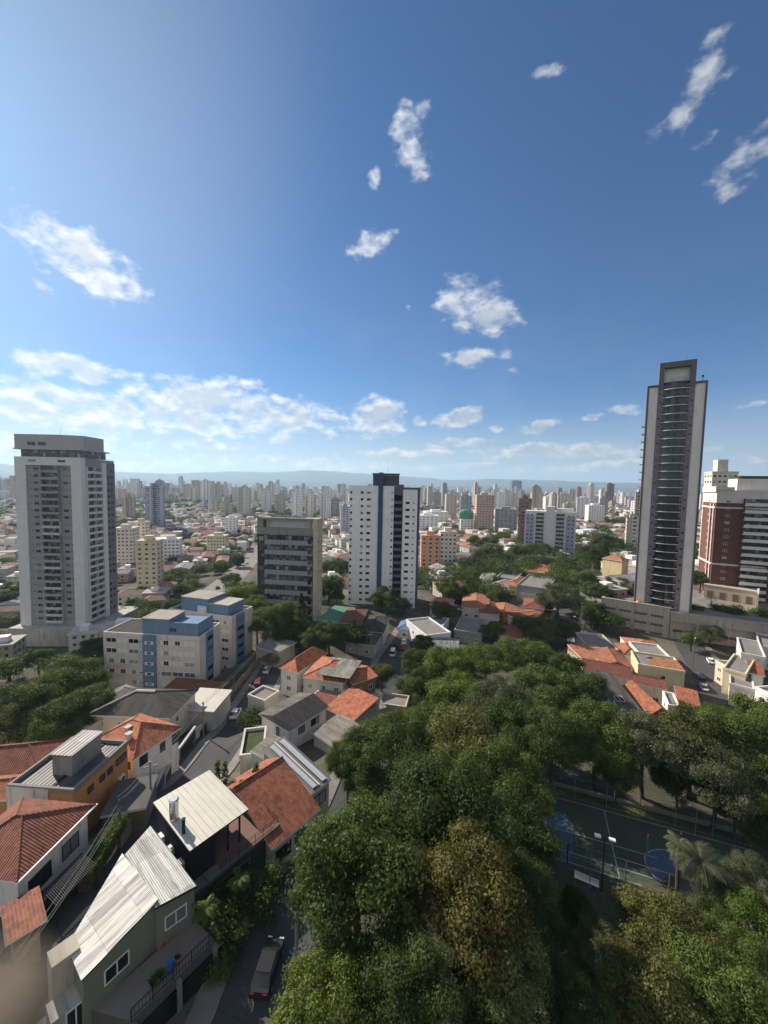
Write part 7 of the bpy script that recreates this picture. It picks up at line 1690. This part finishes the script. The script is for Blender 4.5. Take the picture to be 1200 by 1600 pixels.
# individual far towers, then the rest of the skyline as one mass
def skyline():
    g = random.Random(21); arch = []
    for k in range(22):
        w, d, h = g.uniform(12, 20), g.uniform(11, 17), g.choice([18, 24, 30, 40, 48, 58, 68, 84])
        if k > 13: w, h = g.uniform(22, 36), g.choice([14, 18, 22, 28, 34])
        arch.append((tower_mb(w, d, h, k % 4).mesh('tower_block', ['facade']), max(w, d)*.75, h))
    names = [('cream', .28), ('white', .36), ('beige', .11), ('grey', .1), ('pinkish', .05), ('tan', .03), ('slate', .03), ('brown', .015), ('lavender', .03)]
    n = 0; tries = 0; spots = []
    while n < 235 and tries < 20000:
        tries += 1
        az = R_(g.uniform(-47, 43)); u = g.random(); D = 520*(3000/520)**(u**0.85)
        if g.random() > 0.35+0.65*min(1, D/1500): continue
        x, y = math.sin(az)*D, math.cos(az)*D
        dens = mnoise.noise((x*.0016, y*.0016, 4.2))
        if dens < -0.12 and g.random() < .85: continue
        if D < 1000 and math.degrees(az) < -20 and g.random() < .6: continue
        if spots and g.random() < .55:      # towers come in clusters
            q_ = g.choice(spots); x, y = q_[1]+g.gauss(0, 60), q_[2]+g.gauss(0, 90); D = math.hypot(x, y)
            if not (500 < D < 3300): continue
        me, r, h = arch[g.randrange(22)]
        if D < 1000 and h > 40: continue
        if not free(x, y, r): continue
        FOOT.append((x, y, r)); spots.append((D, x, y, me, h)); n += 1
    cs = [a for a, b in names]; ws = [b for a, b in names]
    W = {'cream': 'cream', 'white': 'white', 'beige': 'beige', 'grey': 'grey', 'pinkish': 'pinkish', 'tan': 'tan', 'slate': 'slate blue', 'brown': 'brown', 'lavender': 'violet'}
    for D, x, y, me, h in sorted(spots, key=lambda s: s[0]):
        c = g.choices(cs, ws)[0]; col = tuple(min(.75, k*g.uniform(.85, 1.12)) for k in PAL[c]); px, py = proj(x, y, T(x, y)+h)
        where = 'left of the left tower' if px < 25 else 'over roofs right of the left tower' if px < 400 else 'on the skyline above the office block' if px < 545 else 'behind the navy striped tower' if px < 655 else 'on the ridge right of the navy striped tower' if px < 820 else 'on the ridge left of the tallest tower' if px < 1010 else 'beyond the brick block'
        size = 'low' if h < 32 else 'mid height' if h < 50 else 'tall'
        far = 'hazy' if D > 1700 else 'distant'
        o = put('tower_block', me, None, col, (x, y, T(x, y)), g.choice([0.25, 0.25, -0.4, 0.7])+g.uniform(-.12, .12))
        tag(o, f'{far} {size} {W[c]} tower {where}', 'tower', 'apartment towers of the far skyline')
    b = MB(); m = 0
    for tries in range(9000):
        az = R_(g.uniform(-50, 50)); D = 1500*(7500/1500)**(g.random()**.75); x, y = math.sin(az)*D, math.cos(az)*D
        if mnoise.noise((x*.0010, y*.0010, 9.2)) < 0.02 and g.random() < .8: continue
        m += 1
        if m > 1250: break
        w, d, h = g.uniform(13, 34), g.uniform(12, 18), g.choice([12, 16, 22, 30, 40, 52, 66])
        if w > 24: h = min(h, 40); a = g.uniform(-.5, .5); c, s = math.cos(a), math.sin(a); z = T(x, y)
        P = [(x+c*i-s*j, y+s*i+c*j) for i, j in ((-w/2, -d/2), (w/2, -d/2), (w/2, d/2), (-w/2, d/2))]; b.prism(P, z-3, z+h, g.randrange(5))
    ms = []
    for i, c in enumerate(('cream', 'white', 'beige', 'grey', 'pinkish')):
        m_ = MATS['facade'].copy(); m_.name = 'facade_'+c
        for nd in m_.node_tree.nodes:
            if nd.type == 'OBJECT_INFO':
                for l in list(m_.node_tree.links):
                    if l.from_node == nd and l.from_socket.name == 'Color':
                        to = l.to_socket; m_.node_tree.links.remove(l); to.default_value = (*PAL[c], 1)
        MATS[m_.name] = m_; ms.append(m_.name)
    tag(b.build('skyline', ms), None, None, None, 'stuff')
skyline()

def house_arch():
    out = []
    for k, (L, W, h, rf, mat) in enumerate([(11, 9, 5.5, 'hip', 'roof_tile'), (13, 9, 5.5, 'gable_u', 'roof_tile'), (9, 12, 6, 'gable_v', 'roof_tile'), (14, 11, 6.5, 'hip', 'roof_tile'), (12, 10, 6.5, 'flat', 'flat_roof'), (16, 11, 7.5, 'flat', 'flat_roof'), (18, 12, 6.5, 'gable_u', 'fibre_sheet'), (10, 9, 8.5, 'flat', 'flat_roof')]):
        b = MB().box(-L/2, L/2, -W/2, W/2, -5, h)
        for lv in range(int(h//2.8)):
            for sx in (-.3, 0, .3):
                for sy in (-1, 1): b.poly([(sx*L-.6, sy*(W/2+.03), .9+2.8*lv), (sx*L+.6, sy*(W/2+.03), .9+2.8*lv), (sx*L+.6, sy*(W/2+.03), 2.1+2.8*lv), (sx*L-.6, sy*(W/2+.03), 2.1+2.8*lv)][::-sy], 1)
                for s2 in (-1, 1): b.poly([(s2*(L/2+.03), sx*W-.5, .9+2.8*lv), (s2*(L/2+.03), sx*W+.5, .9+2.8*lv), (s2*(L/2+.03), sx*W+.5, 2.1+2.8*lv), (s2*(L/2+.03), sx*W-.5, 2.1+2.8*lv)][::s2], 1)
        r = roof_mb(L, W, rf, 1.7, .4)
        r.v = [(x-L/2, y-W/2, z+h) for x, y, z in r.v]
        if rf == 'flat': r.box(-L*.2, L*.1, -W*.2, W*.2, h+.1, h+2.2, 1)
        out.append((b.mesh('wall', ['plaster', 'window_glass']), r.mesh('roof', [mat, 'white_paint', 'plaster']), mat, max(L, W)*.55))
    return out
HA = house_arch()
def scatter_houses():
    g = random.Random(5); n = 0; cells = []; groundcol = None
    for ix in range(-60, 61):
        for iy in range(8, 62):
            a = 0.32; sx, sy = ix*13.5, iy*14.5; x = sx*math.cos(a)-sy*math.sin(a)+g.uniform(-2, 2); y = sx*math.sin(a)+sy*math.cos(a)+g.uniform(-2, 2)
            D = math.hypot(x, y)
            if y < 60 or D < 125 or D > 620: continue
            px, py = proj(x, y, T(x, y)+4)[:2]
            if not (-40 < px < 1240): continue
            if x > -20 and D < 172: continue
            if px > 1000 and D < 240: continue
            if px < 210 and D < 190: continue
            if ix % 6 == 0 or iy % 7 == 0: 
                continue     # lanes
            cells.append((D, x, y, px, a+(0 if g.random() < .5 else math.pi/2)))
    cells.sort()
    W = [('white', (0.62, 0.60, 0.56)), ('cream', (0.55, 0.48, 0.36)), ('grey', (0.38, 0.37, 0.35)), ('beige', (0.46, 0.39, 0.29)), ('pinkish', (0.50, 0.33, 0.26)), ('pale yellow', (0.60, 0.50, 0.28))]
    RN = [('orange tiled', (0.29, 0.145, 0.095)), ('faded red tiled', (0.21, 0.11, 0.08)), ('brown tiled', (0.145, 0.10, 0.08)), ('terracotta tiled', (0.32, 0.175, 0.12))]
    th = 0; b = MB(); tree_n = 0; far_trees = []
    for D, x, y, px, a in cells:
        right = px > 640
        ptree = .52 if right else .30
        if g.random() < ptree:
            if tree_n < 150 and free(x, y, 3):
                tree_n += 1
                k = g.choice(['far', 'far', 'fargreen'])
                where = 'left of the left tower' if px < 30 else 'in the valley left of the office block' if px < 405 else 'beyond the office block' if px < 545 else 'on the slope right of the navy striped tower' if px < 830 else 'on the slope left of the tallest tower' if px < 1010 else 'behind the brick block'
                tree_at((x, y, T(x, y)+g.uniform(4, 5.5)), k, g.uniform(3.2, 6.0), f"{'dark' if k == 'far' else 'green'} tree between low houses {where}", 'trees between the low houses')
                if g.random() < .5: far_trees.append((x+g.uniform(4, 7), y+g.uniform(-5, 5)))
            else: far_trees.append((x, y))
            continue
        wm, rm, mat, r = HA[g.randrange(8)]
        if not free(x, y, r*.8): continue
        wn, wc = W[min(5, int(abs(g.gauss(0, 2.0))))]; wc = tuple(k*g.uniform(.85, 1.1) for k in wc)
        rn, rc = RN[g.choice([0, 0, 1, 1, 2, 3])]
        if mat == 'flat_roof': rn, rc = ('grey flat', (g.uniform(.6, 2.2),)*3)
        if mat == 'fibre_sheet': rn, rc = ('pale sheet metal', (g.uniform(.25, .55),)*3)
        if th < 235:
            th += 1
            where = 'left of the left tower' if px < 30 else 'in the valley left of the office block' if px < 405 else 'behind the office block' if px < 545 else 'beyond the navy striped tower' if px < 690 else 'on the slope below the ridge of towers' if px < 830 else 'on the slope left of the tallest tower' if px < 1010 else 'behind the brick block'
            t = thing('house', f'{wn} house, {rn} roof, {where}', 'house', (x, y, T(x, y)), a+g.uniform(-.06, .06), 'low houses across the valley')
            put('wall', wm, t, wc); put('roof', rm, t, rc)
        else:
            far_h.append((x, y, a))
    return far_trees
far_h = []
ftrees = scatter_houses()
def far_masses():
    g = random.Random(8); b = MB()
    pts = [(x, y, a) for x, y, a in far_h]
    for i in range(16000):
        if len(pts) > 7500: break
        az = R_(g.uniform(-50, 50)); D = 560*(4200/560)**(g.random()**.85); x, y = math.sin(az)*D, math.cos(az)*D
        if mnoise.noise((x*.003, y*.003, 1.7)) < -0.25: continue
        pts.append((x, y, .32+(0 if g.random() < .5 else 1.57)+mnoise.noise((x*.002, y*.002, 5))))
    for x, y, a in pts:
        if not all((x-p)**2+(y-q)**2 > (r_*0.8)**2 for p, q, r_ in FOOT[-1:]): continue
        z = T0(x, y); w, d, h = g.uniform(8, 15), g.uniform(8, 12), g.choice([3.5, 5, 6, 6.5, 9]); c, s = math.cos(a), math.sin(a)
        f = lambda i, j, zz: (x+c*i-s*j, y+s*i+c*j, z+zz)
        wm = g.choice([0, 0, 1, 2]); rm = g.choice([3, 4, 4, 5, 6, 6, 6, 7])
        q = [(-w/2, -d/2), (w/2, -d/2), (w/2, d/2), (-w/2, d/2)]
        for i in range(4):
            u, v = q[i], q[(i+1) % 4]; b.poly([f(*u, -3), f(*v, -3), f(*v, h), f(*u, h)], wm)
        if rm in (3, 4, 5):
            b.poly([f(-w/2-.4, -d/2-.4, h), f(w/2+.4, -d/2-.4, h), f(w/2-1.5, 0, h+1.8), f(-w/2+1.5, 0, h+1.8)], rm); b.poly([f(w/2+.4, d/2+.4, h), f(-w/2-.4, d/2+.4, h), f(-w/2+1.5, 0, h+1.8), f(w/2-1.5, 0, h+1.8)], rm)
            b.poly([f(w/2+.4, -d/2-.4, h), f(w/2+.4, d/2+.4, h), f(w/2-1.5, 0, h+1.8)], rm); b.poly([f(-w/2-.4, d/2+.4, h), f(-w/2-.4, -d/2-.4, h), f(-w/2+1.5, 0, h+1.8)], rm)
        else: b.poly([f(*u, h) for u in q], rm)
    for nm, col in (('wall_white', (.72, .70, .66)), ('wall_cream', (.56, .49, .40)), ('wall_grey', (.42, .41, .40)), ('tile_orange', (.28, .15, .10)), ('tile_brown', (.16, .10, .075)), ('tile_red', (.22, .115, .08)), ('slab_grey', (.30, .29, .28)), ('slab_pale', (.58, .57, .54))):
        m, nt = newmat(nm); n1 = nt.noise(gpos(nt), .3, 3); finish(nt, nt.scale(nt.vm('ADD', col, (0, 0, 0)), nt.m('MULTIPLY_ADD', n1, .7, .65)), .9)
    tag(b.build('distant_rooftops', ['wall_white', 'wall_cream', 'wall_grey', 'tile_orange', 'tile_brown', 'tile_red', 'slab_grey', 'slab_pale']), None, None, None, 'stuff')
    # tree masses
    P = [(x, y, g.uniform(3.5, 6)) for x, y in ftrees]
    for i in range(30000):
        if len(P) > 4200: break
        az = R_(g.uniform(-50, 50)); D = 420*(5200/420)**(g.random()**.8); x, y = math.sin(az)*D, math.cos(az)*D
        k = mnoise.noise((x*.003, y*.003, 1.7))
        wood = mnoise.noise((x*.0016, y*.0016, 7.7)) > .28
        if k > -.05 and not wood and g.random() < .68: continue
        P.append((x, y, g.uniform(3.5, 7)+(2 if wood else 0)))
    # the wooded hillside right of the ridge and the dark grove left of the slate tower
    for (px, py, n_, sp) in ((965, 812, 160, 60), (980, 850, 120, 35), (905, 845, 60, 25), (205, 812, 120, 40), (180, 805, 80, 45), (745, 890, 50, 18), (820, 880, 40, 16)):
        c0 = G(px, py, 6)
        for i in range(n_): P.append((c0[0]+g.gauss(0, sp), c0[1]+g.gauss(0, sp*1.4), g.uniform(5, 9)))
    rng = np.random.default_rng(3); V = []
    for x, y, r in P:
        if math.hypot(x, y) < 200: continue
        z = T0(x, y)+r*.55; D = math.hypot(x, y); n = int(max(26, min(700, 170000/D))); sz = max(.42, D/900)
        d = rng.normal(size=(n, 3)); d[:, 2] = np.abs(d[:, 2])*1.1-.25; d /= np.linalg.norm(d, axis=1)[:, None]
        q = np.array([x, y, z])+d*r*(.55+.5*rng.random((n, 1)))*np.array([1, 1, .8])
        nd = d+rng.normal(size=(n, 3))*.5; t = np.cross(nd, rng.normal(size=(n, 3))); t /= np.linalg.norm(t, axis=1)[:, None]; bb = np.cross(nd/np.linalg.norm(nd, axis=1)[:, None], t)
        V.append(np.stack([q-t*sz, q+bb*sz*.7, q+t*sz, q-bb*sz*.7], 1).reshape(-1, 3))
    V = np.vstack(V); n = len(V)//4
    me = bpy.data.meshes.new('distant_trees'); me.vertices.add(len(V)); me.vertices.foreach_set('co', V.astype(np.float32).ravel()); me.loops.add(4*n); me.loops.foreach_set('vertex_index', np.arange(4*n, dtype=np.int32)); me.polygons.add(n); me.polygons.foreach_set('loop_start', np.arange(0, 4*n, 4, dtype=np.int32)); me.polygons.foreach_set('loop_total', np.full(n, 4, np.int32)); me.materials.append(MATS['leaf_dark']); me.update()
    tag(put('distant_trees', me), None, None, None, 'stuff')
def T0(x, y): return T(x, y)
far_masses()
